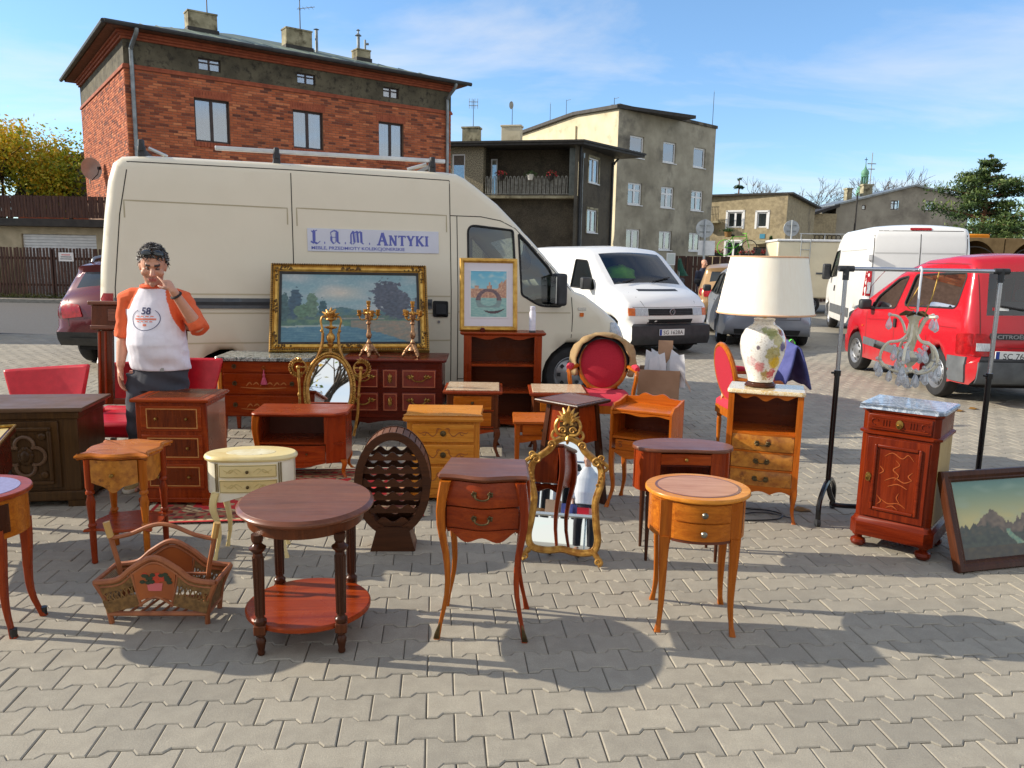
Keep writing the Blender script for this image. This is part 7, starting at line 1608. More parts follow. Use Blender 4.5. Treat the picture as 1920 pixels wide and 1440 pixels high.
for sg in (-1,1):
 mb = MB(); mb.tube(spline([(sg*.155,0,.70),(sg*.10,0,.79),(sg*.07,0,.89),(sg*.065,0,.98)],6),[.011]*7+[.013]*6+[.012]*6,7,flat=1.3); mb.build('crest_arm',gold,t)
 mb = MB(); mb.tube(spline([(sg*.065,0,.98),(sg*.075,0,1.03),(sg*.085,0,1.08),(sg*.07,0,1.115),(sg*.045,0,1.11),(sg*.04,0,1.09)],5),.009,6); mb.ball((sg*.075,-.005,.995),.014,n=8,m=6); mb.build('scroll',gold,t)
 mb = MB(); cxw,czw = sg*.262,.685; r_ = random.Random(4)
 mb.torus((cxw,0,czw),.062,.008,'y',28,6)
 for k in range(44):
  a = 2*pi*k/44
  if sg*cos(a) < -.45: continue
  rr = .062+(.011 if k % 2 else -.010); d = Vector((-sin(a),0,cos(a)))*.016+Vector((cos(a),0,sin(a)))*(.012 if k % 2 else -.008); c = Vector((cxw+rr*cos(a),-.006,czw+rr*sin(a))); mb.tube([c-d*.8,c+Vector((0,-.008,0)),c+d],[.003,.0085,.001],5)
 mb.build('wreath',gold,t)
 mb = MB(); mb.tube(spline([(sg*.262,-.012,.685),(sg*.256,-.012,.60),(sg*.245,-.01,.47),(sg*.24,-.005,.3),(sg*.21,0,.12)],6),[.013]*8+[.011]*8+[.012]*9,7); mb.ball((sg*.262,-.014,.685),.02,1,.8,1,10,8); mb.tube([(sg*.2,0,.69),(sg*.262,0,.69)],.008,6); mb.ball((sg*.25,-.012,.46),.014,1,1,1.6,8,6); mb.build('bracket',gold,t)
mb = MB(); mb.lathe([(.02,.80),(.034,.81),(.014,.825),(.012,.86),(.024,.872),(.03,.885),(.018,.895),(.034,.92),(.038,.945),(.03,.965),(.016,.98),(.012,1.0),(.014,1.01),(.05,1.02),(.055,1.03),(.012,1.04),(.01,1.07),(.016,1.08),(.045,1.09),(.04,1.1),(.02,1.105)],14); mb.v = [(x,y*.6,z) for x,y,z in mb.v]; mb.build('urn',gold,t)
mb = MB()
for an,l_,y in ((-.9,.085,0),(-.45,.08,-.01),(0,.09,0),(.45,.085,-.01),(.95,.075,0),(-.2,.06,-.02),(.25,.06,-.02)): mb.tube([(0,y,1.1),(l_*.6*sin(an),y-.01,1.1+l_*.7*cos(an)),(l_*1.15*sin(an),y,1.1+l_*cos(an)*1.05)],[.008,.017,.003],6)
mb.build('flame',gold,t); mb = MB(); mb.box(-.18,.18,-.06,.08,-.018,.03); mb.box(-.04,.04,-.02,.03,.03,.2); mb.build('foot',gold,t,.005)
# cartouche mirror in front
t = lean('cartouche_mirror','gilt rococo mirror with shell crest standing on the paving mid-scene','mirror',(.285,3.955,.004),-11,10.5)
CP = spline([(-.06,.655),(-.10,.605),(-.15,.565),(-.188,.52),(-.192,.44),(-.168,.34),(-.178,.22),(-.19,.13),(-.165,.07),(-.08,.058),(0,.07),(.08,.058),(.165,.07),(.19,.13),(.178,.22),(.168,.34),(.192,.44),(.188,.52),(.15,.565),(.10,.605),(.06,.655),(0,.675)],5,True)
mb = MB(); mb.tube([(x,0,z) for x,z in CP],.019,8,True); mb.tube([(x,-.014,z) for x,z in offs(CP,.006)],.007,6,True); mb.tube([(x,-.010,z) for x,z in offs(CP,-.014)],.005,6,True); mb.build('frame',gold,t)
v_,f_2 = cdt(CP,[],.08); mb = MB(); mb.add([(p[0],.0,p[1]) for p in v_],f_2); mb.build('glass',mirror_m,t,fix=False); mb = MB(); mb.add([(p[0],.012,p[1]) for p in v_],f_2); mb.build('backing',darktrim,t)
def scroll(mb,x,z,r,sg,turns=1.4,th=.008,y=-.016,a0=0):
 n = 18; mb.tube([(x+sg*r*(1-i/n*.85)*cos(a0+i/n*turns*2*pi),y-.004*i/n,z+r*(1-i/n*.85)*sin(a0+i/n*turns*2*pi)) for i in range(n+1)],[th*(1-.5*i/n) for i in range(n+1)],6)
mb = MB()
for sg in (-1,1):
 scroll(mb,sg*.165,.55,.03,sg); scroll(mb,sg*.19,.575,.018,-sg,th=.006)
 mb.tube(spline([(sg*.15,-.01,.575),(sg*.19,-.014,.56),(sg*.225,-.008,.53),(sg*.205,-.01,.505)],4),[.008]*4+[.011]*4+[.009]*4+[.003],6); scroll(mb,sg*.085,.635,.022,-sg,th=.007)
 for k in range(4): mb.ball((sg*(.2-.01*k),-.016,.49-.02*k),.010-.0015*k,1,.8,1.3,6,5)
 mb.tube(spline([(sg*.06,-.01,.66),(sg*.085,-.012,.68),(sg*.075,-.012,.71),(sg*.055,-.012,.70)],4),.008,6)
mb.build('shoulder_scroll',gold,t)['kind'] = 'stuff'
mb = MB()
for sg in (-1,1):
 mb.tube(spline([(sg*.01,-.016,.69),(sg*.05,-.018,.695),(sg*.068,-.016,.735),(sg*.05,-.016,.775),(sg*.018,-.018,.765),(sg*.02,-.018,.745)],5),.010,7); scroll(mb,sg*.026,.715,.02,sg,th=.006,y=-.022)
for an in (-1.1,-.75,-.38,0,.38,.75,1.1): l_ = .085-.02*abs(an); mb.tube([(.012*sin(an),-.016,.755),(l_*.55*sin(an),-.028,.755+l_*.75*cos(an)),(l_*sin(an)*1.1,-.014,.765+l_*cos(an))],[.006,.012,.003],6)
mb.tube([(0,-.012,.64),(0,-.02,.665),(0,-.014,.69)],[.004,.012,.008],6); mb.build('shell_crest',gold,t)
mb = MB(); mb.add([(-.045,.006,.69),(.045,.006,.69),(.05,.006,.76),(-.05,.006,.76)],[(0,1,2,3)]); mb.build('crest_back',gframe_d,t)
for sg in (-1,1):
 mb = MB(); mb.tube(spline([(sg*.16,-.004,.08),(sg*.19,-.012,.05),(sg*.215,-.02,.02),(sg*.20,-.03,.006)],5),[.016]*6+[.013]*5+[.012]*5,7); scroll(mb,sg*.198,.022,.018,sg,th=.009,y=-.024); mb.build('foot',gold,t)
mb = MB(); mb.tube([(.06,.02,.45),(.08,.10,.02)],.012,6); mb.tube([(-.06,.02,.45),(-.08,.10,.02)],.012,6); mb.build('strut',black,t)
# tall walnut mirror behind the man
t = lean('pier_mirror','tall walnut-framed mirror with stepped cornice leaning behind the man','mirror',(-2.99,6.12,.40),2,6)
mb = MB(); mb.box(-.35,-.235,-.02,.03,0,.60); mb.build('stile',walz,t,.006); mb = MB(); mb.box(.235,.35,-.02,.03,0,.60); mb.build('stile',walz,t,.006)
for x in (-.33,-.285,.285,.33): mb = MB(); mb.cyl((x,-.022,.01),(x,-.022,.59),.010,n=8); mb.build('reeding',mahz,t)
mb = MB(); mb.box(-.385,.385,-.04,.035,.601,.80); mb.build('head_panel',walz,t,.006); mb = MB(); mb.box(-.41,.41,-.055,.04,.801,.835); mb.build('cornice',waln,t,.008); mb = MB(); mb.box(-.39,.39,-.05,-.041,.61,.64); mb.box(-.25,.25,-.05,-.041,.67,.77); mb.build('head_moulding',waln,t,.006)
bx('bottom_rail',waln,t,-.234,.234,-.015,.03,0,.05,bev=.005); bx('glass',mirror_m,t,-.234,.234,.004,.008,.051,.60); bx('backing',darktrim,t,-.34,.34,.031,.04,.01,.8)
# ---------------------------------------------------------------- seats
def lounge(X,rz,label,h=.76,arms=False,group='red vinyl lounge chairs'):
 t = E('lounge_chair',label,'chair',X,rz,group)
 mb = MB(); mb.box(-.25,.25,-.26,.22,.30,.42); mb.build('seat',redv,t,.035)
 if not arms:
  mb = MB(); rg = []
  for k in range(9):
   f = k/8; z = .40+(h-.40)*f; w_ = .24+.085*f; y0_ = .2+.08*f; n = 12; th_ = .05-.012*f
   rg.append([(-w_+2*w_*i/n,y0_+.03*(1-(2*i/n-1)**2)-.02,z) for i in range(n+1)]+[(w_-2*w_*i/n,y0_+.03*(1-(2*i/n-1)**2)-.02+th_,z) for i in range(n+1)])
  mb.loft(rg); mb.build('backrest',redv,t,.018)
 else:
  for sg in (-1,1): mb = MB(); mb.box(sg*.25,sg*.36,-.28,.2,.2,.46); mb.build('armrest',redv,t,.03)
  mb = MB(); mb.box(-.30,.30,.2,.29,.3,h); mb.build('backrest',redv,t,.03)
 legs(t,dwal,[(-.2,-.2,-.04,-.03),(.2,-.2,.04,-.03),(.2,.18,.04,.05),(-.2,.18,-.04,.05)],lambda mb,x,y,dx,dy: taper(mb,x,y,.30 if not arms else .2,.035,.02,0,dx,dy)); return t
c1_ = lounge((-3.44,5.45,0),2,'red vinyl lounge chair with flared back behind the carved oak cabinet'); c1_.rotation_euler = (0,radians(-4.5),radians(2))
lounge((-2.70,6.05,0),8,'glossy red vinyl chair partly hidden behind the man and inlaid chest'); lounge((-2.88,5.62,0),0,'low red tub chair with square arms between the man and oak cabinet',.44,True,None)
def fauteuil(X,rz,label):
 t = E('armchair',label,'armchair',X,rz,'red upholstered oval-back armchairs')
 mb = MB(); mb.slab(roundpoly([(-.27,-.28,.12),(.27,-.28,.12),(.23,.24,.05),(-.23,.24,.05)]),[(.0,.40),(-.004,.42),(.0,.44),(.03,.465),(.09,.48)]); mb.build('seat',redseat,t)
 MB().slab(roundpoly([(-.275,-.285,.12),(.275,-.285,.12),(.235,.245,.05),(-.235,.245,.05)]),[(0,.33),(0,.4)]).build('seat_rail',chez,t)
 T_ = Matrix.Translation((0,.24,.70)) @ Matrix.Rotation(radians(-12),4,'X')
 mb = MB(); mb.X = T_; mb.tube([(.215*cos(2*pi*k/40),0,.245*sin(2*pi*k/40)) for k in range(40)],.022,8,True); mb.build('back_frame',chez,t)
 mb = MB(); mb.X = T_; mb.loft([[(r_*.205*cos(2*pi*k/36),y,r_*.235*sin(2*pi*k/36)) for k in range(36)] for r_,y in ((.98,.02),(1,0),(.96,-.018),(.8,-.032),(.45,-.04),(.02,-.042))]); mb.build('back_pad',redc,t)
 for sg in (-1,1):
  mb = MB(); mb.tube(spline([(sg*.13,.2,.5),(sg*.12,.22,.43),(sg*.17,.235,.36)],4),.018,6); mb.build('back_support',chez,t)
  mb = MB(); mb.tube(spline([(sg*.21,.24,.68),(sg*.27,.12,.665),(sg*.30,-.04,.66),(sg*.29,-.12,.655),(sg*.285,-.13,.60),(sg*.27,-.11,.5),(sg*.265,-.12,.40)],5),.019,7); ar = mb.build('arm',chez,t)
  mb = MB(); mb.tube([(sg*.27,.12,.69),(sg*.293,.04,.692),(sg*.30,-.05,.688)],[.018,.03,.022],8); mb.build('arm_pad',redseat,ar)
 legs(t,chez,[(-.23,-.24),(.23,-.24),(.2,.2),(-.2,.2)],lambda mb,x,y: mb.lathe([(.010,0),(.013,.02),(.022,.26),(.016,.28),(.024,.29),(.026,.34)],12,(x,y,0))); return t
fauteuil((.80,6.72,0),-6,'red oval-back armchair with a tan jacket over its back, before the van'); fauteuil((2.06,6.50,0),95,'red armchair seen side-on behind the lamp cabinet, blue jacket over it')
khaki = P('jacket_khaki',(178,150,108),(150,122,84),.9,sc=9,bump=.4); lining = P('jacket_lining',(22,22,26),(14,14,16),.8,sc=20)
t = E('khaki_jacket','tan jacket with black lining draped over the oval red armchair back','jacket',(.80,6.72,0),-6)
def jarch(sx,sz,y,z0=.70,wob=0,cut=-.32):
 return [(sx*cos(a)*(1+wob*sin(a*7)),y+.10*sin(max(0,a-0))*0,z0+sz*sin(a)+wob*.3*sin(a*5)) for a in [cut+(pi-2*cut)*k/30 for k in range(31)]]
mb = MB(); mb.loft([jarch(.215,.225,.195),jarch(.232,.24,.215),jarch(.245,.25,.26),jarch(.25,.25,.30)],cap=False,closed=False); mb.build('lining',lining,t,fix=False)
mb = MB(); q = []
for k in range(31):
 a = -.45+(pi+.9)*k/30; sh_x = .33 if abs(cos(a)) > .5 else .30; q.append(a)
rows_ = []
for s_,(sx,sz,y) in enumerate(((.238,.246,.20),(.252,.262,.23),(.262,.262,.27),(.27,.22,.33),(.26,.10,.40))):
 rows_.append([((sx*(1 if cos(a) > 0 else -1)*abs(cos(a))**(.62 if s_ else .9)*(1+.02*sin(a*9+s_))+(.03*(1 if cos(a) > 0 else -1) if sin(a) < .6 and s_ > 1 else 0)),y+.012*sin(a*11+s_*2),.70+sz*sin(a)-(.06 if s_ == 4 else 0)+.008*sin(a*8+s_)) for a in q])
mb.loft(rows_,cap=False,closed=False); o = mb.build('shell',khaki,t,fix=False); sd2 = o.modifiers.new('s','SOLIDIFY'); sd2.thickness = .012
t = E('blue_jacket','blue sports jacket with green and white stripes over the armchair back','jacket',(2.33,6.50,0),95)
jb = P('jacket_blue',(84,90,150),(58,64,118),.85,sc=8,bump=.3); mb = MB(); rows_ = []
for k in range(15):
 f = k/14; s_ = f*2-1; y = .10*s_*(1+.35*abs(s_)); z = .98-.05*abs(s_)-.42*max(0,abs(s_)-.25)**1.15
 rows_.append([((i/12-.5)*.46*(1+.10*sin(f*9)),y*1.0+.008*sin(i*1.1+f*5),z+.008*sin(i*.9+f*5)-.03*((i/12-.5)*2)**2) for i in range(13)])
mb.loft(rows_,cap=False,closed=False); o = mb.build('shell',jb,t,fix=False); o.modifiers.new('s','SOLIDIFY').thickness = .015
for nm,i0,c in (('green_stripe',-.06,(90,220,60)),('white_stripe',.09,(216,226,220))):
 mb = MB(); mb.loft([[(x_,yy-.016 if True else yy,zz) for x_,yy,zz in ((i0,r_[6][1],r_[6][2]+.004),(i0+.025,r_[6][1],r_[6][2]+.004))] for r_ in rows_],cap=False,closed=False); mb.v = [(x,y*1.12,z+.006) for x,y,z in mb.v]; mb.build(nm,P(nm,c,None,.7),t,fix=False)
# cardboard box and papers
card = P('cardboard',(182,148,120),(164,130,102),.9,sc=5); paper = P('paper',(226,226,228),(206,208,212),.8,sc=10)
t = E('cardboard_box','open cardboard box stuffed with papers beside the red armchair','box',(1.46,7.55,0),-12)
mb = MB();
for a in ((-.2,.2,-.16,-.154),(-.2,.2,.154,.16),(-.2,-.194,-.153,.153),(.194,.2,-.153,.153)): mb.box(a[0],a[1],a[2],a[3],0,.58)
mb.add([(.19,-.16,.58),(.19,.16,.58),(.31,.16,.38),(.31,-.16,.38)],[(0,1,2,3)]); mb.build('carton',card,t); bx('flap',card,t,-.02,.12,-.03,-.02,.5,.86)
r_ = random.Random(8); mb = MB()
for k in range(16):
 x,y,an = r_.uniform(-.15,.12),r_.uniform(-.1,.1),r_.uniform(-.5,.5); mb.loft([[(x,y,.42),(x+.16*cos(an),y+.16*sin(an),.42)],[(x-.02,y,.56),(x+.15*cos(an),y+.16*sin(an)+.02,.60+r_.uniform(0,.08))],[(x+r_.uniform(-.06,.06),y+.03,.66+r_.uniform(-.04,.12)),(x+.13*cos(an),y+.16*sin(an)+.05,.68+r_.uniform(0,.08))]],cap=False,closed=False)
mb.build('papers',paper,t,fix=False)
t = E('newspaper_bag','crumpled printed plastic bag under the oval-back red armchair','bag',(.95,6.40,0),0); mb = MB(); mb.ball((0,0,.14),.16,.7,.5,1.0,16,10); mb.v = [(x*(1+.15*sin(z*40+y*20)),y*(1+.2*sin(x*50)),max(0,z)) for x,y,z in mb.v]; mb.build('bag',P('bag_print',(196,200,212),(70,84,130),.5,sc=16,con=(.45,.6),c3=(180,60,60),sc3=9,con3=(.6,.66)),t)
# ---------------------------------------------------------------- wicker basket
rat = P('rattan',(172,104,62),(136,76,42),.5,sc=20,stretch=(1,1,.3)); ratl = P('rattan_tip',(204,164,96),(184,140,76),.5,sc=20); wick = P('wicker',(150,112,60),(104,74,38),.7,sc=60)
t = E('magazine_basket','wicker magazine basket with a flower panel and carrying handle','basket',(-1.545,3.265,0),2)
hw_,hd_ = .225,.085
def tb(name,pts,r,mat=rat,closed=False): mb = MB(); mb.tube(pts,r,7,closed); return mb.build(name,mat,t)
for sx in (-1,1):
 for sy in (-1,1): tb('corner_post',spline([(sx*hw_*.93,sy*hd_*.9,0),(sx*hw_*.95,sy*hd_,.06),(sx*(hw_+.0),sy*(hd_+.005),.12),(sx*(hw_+.035),sy*(hd_+.015),.20)],4),.012)
for z in (.05,):
 for sy in (-1,1): tb('rail',[(-hw_*.95,sy*hd_,z),(hw_*.95,sy*hd_,z)],.011)
 for sx in (-1,1): tb('rail',[(sx*hw_*.95,-hd_,z),(sx*hw_*.95,hd_,z)],.010)
for k in range(8): x = -.16+k*.046; tb('floor_bar',[(x-.015,-hd_,.052),(x+.015,hd_,.052)],.006)
for sy in (-1,1):
 y = sy*(hd_+.015); lift = .02 if sy > 0 else 0
 arc = spline([(-hw_-.035,y,.20),(-.16,y,.215),(-.09,y,.27),(0,y,.315),(.09,y,.27),(.16,y,.215),(hw_+.035,y,.20)],6); tb('rim',arc,.013); tb('rim_inner',[(x*.94,yy-.002*sy,z-.022) for x,yy,z in arc],.007)
 mb = MB(); pol = [(x,z-.028) for x,z in [(p[0],p[2]) for p in arc] if abs(x) < .095]; low = [(x,.10+.035*(1-(x/.095)**2)) for x in [.075-.15*i/10 for i in range(11)]]; mb.prism(pol+low,y-.004,y+.004,'y'); fp = mb.build('flower_panel',P('panel_wood',(172,92,40),(140,70,30),.45,sc=6) if sy < 0 else MATS['panel_wood'],t)
 tb('panel_edge',spline([(-.10,y,.245),(-.085,y,.17),(-.065,y,.09)],4),.006); tb('panel_edge',spline([(.10,y,.245),(.085,y,.17),(.065,y,.09)],4),.006); tb('low_arch',spline([(-.075,y,.095),(0,y,.135),(.075,y,.095)],5),.007)
 if sy < 0:
  fm = [P('print_red',(190,60,34),None,.6),P('print_green',(44,56,34),None,.6),P('print_pink',(206,104,104),None,.6)]; r_ = random.Random(3)
  for mi_,n_,zz,sp in ((0,9,.225,.045),(1,15,.22,.065)):
   mb = MB()
   for k in range(n_): an = r_.uniform(0,6.28); xx,z2 = r_.uniform(-sp,sp),zz+r_.uniform(-.02,.02); mb.prism([(xx+.013*cos(an+q*pi/3),z2+.009*sin(an+q*pi/3)) for q in range(6)],y-.0052-.0001*k-.001*mi_,y-.0042,'y')
   mb.build('printed_flower',fm[mi_],fp,smooth=False)
  mb = MB(); mb.prism([(-.028,.165),(.028,.165),(.034,.20),(-.034,.20)],y-.0066,y-.0042,'y'); mb.build('printed_pot',fm[2],fp)
 mb = MB()
 for sx in (-1,1):
  def qd(u,v): a_,b2,c_,d2 = Vector((sx*.098,y,.24)),Vector((sx*(hw_+.03),y,.19)),Vector((sx*(hw_*.95),y,.06)),Vector((sx*.072,y,.095)); return (a_*(1-u)+b2*u)*(1-v)+(d2*(1-u)+c_*u)*v
  for k in range(9): v0 = .06+k*.035; mb.tube([qd(0,v0),qd(1,v0)],.0042,4)
  for k in range(12): v0 = .66+k*.03; mb.tube([qd(0,v0),qd(1,v0)],.0042,4)
  for k in range(7): u0 = .08+k*.14; mb.tube([qd(u0,.36),qd(min(1,u0+.12),.66)],.003,4); mb.tube([qd(min(1,u0+.12),.36),qd(u0,.66)],.003,4)
  for k in range(6): mb.tube([qd(.1+k*.17,0),qd(.1+k*.17,1)],.003,4)
 o = mb.build('weave',wick,t); o['kind'] = 'stuff'
mb = MB()
for sx in (-1,1):
 for k in range(22): z = .06+k*.0062; w_ = hw_*.95+.04*max(0,(z-.06)/.14)**1.5; mb.tube([(sx*w_,-hd_-.01*(z > .1),z),(sx*w_,hd_+.01*(z > .1),z)],.0034,4)
 tb('end_rim',[(sx*(hw_+.035),-hd_-.015,.20),(sx*(hw_+.035),hd_+.015,.20)],.011)
o = mb.build('weave',wick,t); o['kind'] = 'stuff'
for sx in (-1,1): tb('handle_post',[(sx*.175,0,.06),(sx*.20,0,.24),(sx*.235,0,.40)],.011); tb('handle_tip',[(sx*.228,0,.37),(sx*.240,0,.425),(sx*.243,0,.44)],.015,ratl)
tb('handle',spline([(-.225,0,.365),(-.14,0,.385),(-.06,0,.42),(0,0,.432),(.06,0,.42),(.14,0,.385),(.225,0,.365)],5),.010); tb('inner_rail',[(-.2,0,.2),(.2,0,.2)],.008)
# ---------------------------------------------------------------- rug
def rugc(u,v):
 e = min(u*1.7,(1-u)*1.7,v*1.15,(1-v)*1.15); n1 = nz_(u,v,60,1); red_,cr,dk,gr = (196,44,46),(206,180,134),(96,40,34),(110,96,70)
 if e < .03: return mixc((158,36,38),red_,n1+.5)
 if e < .06: return mixc(cr,gr,(sin(u*190)*sin(v*130) > .2)*.7)
 if e < .20:
  k = sin(u*1.7*52)*sin(v*1.15*52); return mixc(mixc((120,84,60),(170,130,90),n1+.5),red_ if nz_(u,v,34,5) > 0 else dk,.85*(k > .1))
 if e < .24: return mixc(cr,dk,(sin((u+v)*150) > .3)*.8)
 k = nz_(u*1.5,v,16,2); m_ = max(0,1-hypot((u-.5)*2.4,(v-.5)*3))
 c = mixc(red_,(216,62,60),n1+.4)
 if k > .28: c = mixc(cr,(60,56,60),n1+.3)
 if m_ > .35: c = mixc((206,182,140),(150,50,44),(sin(u*90)*sin(v*60) > 0)*.7)
 return c
t = E('rug','red oriental rug with patterned border lying on the paving','rug',(-1.47,5.10,.006),8)
o = canvas(t,1.72,1.14,rugc,220,150,'rug_pile'); me = o.data
MATS['rug_wool'] = MATS['oil_paint'].copy(); MATS['rug_wool'].name = 'rug_wool'; rb_ = MATS['rug_wool'].node_tree.nodes['Principled BSDF']; rb_.inputs['Roughness'].default_value = .95; rb_.inputs['Coat Weight'].default_value = 0; me.materials[0] = MATS['rug_wool']
for v in me.vertices: x,y,z = v.co; v.co = (x,z-.57,.004+.006*max(0,nz_(x,z,3,2))+(.012*max(0,sin(z*9+x*2)) if z > .95 else 0))
for f in me.polygons: f.use_smooth = True
mb = MB(); r_ = random.Random(1)
for sx in (-1,1):
 for k in range(110): y = -.565+k*.0103; mb.tube([(sx*.858,y,.006),(sx*(.89+r_.uniform(-.008,.01)),y+r_.uniform(-.006,.006),.003)],.002,3)
o = mb.build('fringe',P('fringe',(206,196,170),None,.9),t); o['kind'] = 'stuff'
# ---------------------------------------------------------------- clothes rack and chandelier
chr2 = P('rack_chrome',(196,202,212),(170,176,188),.16,1,sc=6); blk = P('rack_black',(20,21,24),None,.25)
t = E('clothes_rack','chrome and black clothes rack carrying the crystal chandelier','clothes rack',(2.53,4.80,0),-1)
for sg in (-1,1):
 x = sg*.475; mb = MB(); mb.cyl((x,0,.22),(x,0,.94),.0165); mb.cyl((x,0,.93),(x,0,.965),.021); mb.cyl((x,0,.95),(x-.04,-.01,.95),.007); mb.build('post',blk,t)
 mb = MB(); mb.cyl((x,0,.95),(x,0,1.56),.013); mb.build('upper_post',chr2,t); mb = MB(); mb.cyl((x,0,1.53),(x,0,1.615),.019); mb.cyl((x-.045,0,1.60),(x+.045,0,1.60),.0185); mb.build('corner_joint',plast,t)
 mb = MB(); mb.tube(spline([(x-.12,-.19,.05),(x-.115,-.18,.15),(x-.06,-.1,.225),(x,0,.24),(x+.06,.1,.225),(x+.115,.18,.15),(x+.12,.19,.05)],5),.0165,8); mb.build('foot',blk,t)
 for k in (-1,1): mb = MB(); mb.cyl((x+k*.12-.012,k*.19,.025),(x+k*.12+.012,k*.19,.025),.025,n=16); mb.cyl((x+k*.12,k*.19,.03),(x+k*.12,k*.19,.06),.014); mb.build('castor',plast,t)
mb = MB(); mb.cyl((-.52,0,1.60),(.52,0,1.60),.0125); mb.build('top_rail',chr2,t)
mb = MB(); mb.tube(spline([(-.475,0,.22),(-.44,-.01,.12),(-.36,-.01,.08),(.36,-.01,.08),(.44,-.01,.12),(.475,0,.22)],6),.0165,8); mb.build('lower_bar',blk,t)
crys = glassmat('crystal',(.97,.97,.97),.1); cn = crys.node_tree; cd = cn.nodes.new('ShaderNodeBsdfTranslucent'); cd2 = cn.nodes.new('ShaderNodeMixShader'); cd2.inputs[0].default_value = .34; cx_o = cn.nodes['Material Output']; cn.links.new(cx_o.inputs['Surface'].links[0].from_socket,cd2.inputs[1]); cdd = cn.nodes.new('ShaderNodeBsdfDiffuse'); cda = cn.nodes.new('ShaderNodeAddShader'); cn.links.new(cd.outputs[0],cda.inputs[0]); cn.links.new(cdd.outputs[0],cda.inputs[1]); cdd.inputs[0].default_value = cd.inputs[0].default_value = (.48,.49,.5,1); cn.links.new(cda.outputs[0],cd2.inputs[2]); cn.links.new(cd2.outputs[0],cx_o.inputs['Surface'])
armm = P('glass_arm',(232,226,204),(206,196,166),.12,.0,sc=30,coat=.6)
t = E('chandelier','small crystal chandelier with glass drops hanging from the rack rail','chandelier',(2.49,4.78,0),0)
mb = MB(); mb.tube([(0,0,1.60),(0,-.02,1.618),(0,-.035,1.60),(.0,-.03,1.50),(.005,-.02,1.33)],.007,6); mb.build('hook',P('hook_white',(206,212,222),None,.3),t)
mb = MB(); mb.tube(spline([(.12,-.01,1.59),(.09,-.02,1.45),(.05,-.02,1.32)],4),.004,5); mb.tube(spline([(0,-.02,1.5),(-.03,-.02,1.44),(-.06,-.02,1.38),(-.02,-.02,1.36),(.03,-.02,1.4)],4),.003,5); mb.build('wire',brass,t)
MB().lathe([(.012,.96),(.03,.97),(.022,.985),(.012,1.0),(.03,1.02),(.05,1.05),(.03,1.08),(.014,1.1),(.02,1.13),(.028,1.17),(.022,1.24),(.03,1.29),(.05,1.315),(.055,1.32),(.012,1.33)],12).build('stem',armm,t)
mb = MB()
for k in range(5): a = k*2*pi/5; mb.box(-.001,.001,0,0,0,0) if False else mb.tube([(0,0,1.33),(.05*cos(a),.05*sin(a),1.335),(.085*cos(a),.085*sin(a),1.32)],[.012,.016,.006],6,flat=.5)
mb.build('crown_plate',brassd,t)
drops = []
for k in range(5):
 a = k*2*pi/5+.25; c_,s_ = cos(a),sin(a); R_2 = lambda r,z: (r*c_,r*s_,z)
 mb = MB(); mb.tube(spline([R_2(.02,1.27),R_2(.03,1.20),R_2(.07,1.16),R_2(.13,1.145),R_2(.165,1.09),R_2(.17,1.03),R_2(.15,.99)],5),.0095,7); mb.build('arm',armm,t)
 mb = MB(); mb.tube(spline([R_2(.02,.975),R_2(.07,.965),R_2(.13,.99),R_2(.175,1.035),R_2(.185,1.04)],5),.009,7); mb.build('arm',armm,t)
 if k % 2 == 0: mb = MB(); mb.tube(spline([R_2(.04,1.21),R_2(.06,1.27),R_2(.09,1.31),R_2(.135,1.32)],5),.008,7); mb.build('arm',armm,t); drops.append((R_2(.138,1.315),.09))
 drops += [(R_2(.17,1.03),.11),(R_2(.185,1.035),.08),(R_2(.11,.985),.09),(R_2(.06,1.10),.075),(R_2(.095,1.12),.09),(R_2(.05,.97),.10)]
mb = MB(); mb.lathe([(.001,0),(.004,-.006),(.003,-.012),(.016,-.045),(.021,-.065),(.017,-.082),(.001,-.094)],10); proto = None
for p,l_ in drops:
 if proto is None: proto = mb.build('crystal_drop',crys,t,smooth=False); o = proto
 else: o = bpy.data.objects.new('crystal_drop',proto.data); COL.objects.link(o); o.parent = t
 o.location = p; s_ = l_/.094; o.scale = (s_,s_,s_)
bead = None
for p,l_ in drops+[((0,0,1.10),.1),((.02,-.02,1.08),.1),((-.02,.01,1.06),.1),((.03,.02,1.05),.1)]:
 if bead is None: m_ = MB(); m_.ball((0,0,0),.012,n=8,m=6); bead = m_.build('crystal_bead',crys,t,smooth=False); o = bead
 else: o = bpy.data.objects.new('crystal_bead',bead.data); COL.objects.link(o); o.parent = t
 o.location = Vector(p)+Vector((0,0,.006))
MB().lathe([(.02,1.02),(.06,1.05),(.066,1.065),(.03,1.06)],14).build('bowl',crys,t)
mb = MB(); mb.cyl((0,0,.96),(0,0,.90),.0015,n=4); mb.build('thread',brassd,t); m_ = MB(); m_.ball((0,0,.878),.022,1.2,1.2,.8,10,8); m_.build('crystal_ball',crys,t,smooth=False)
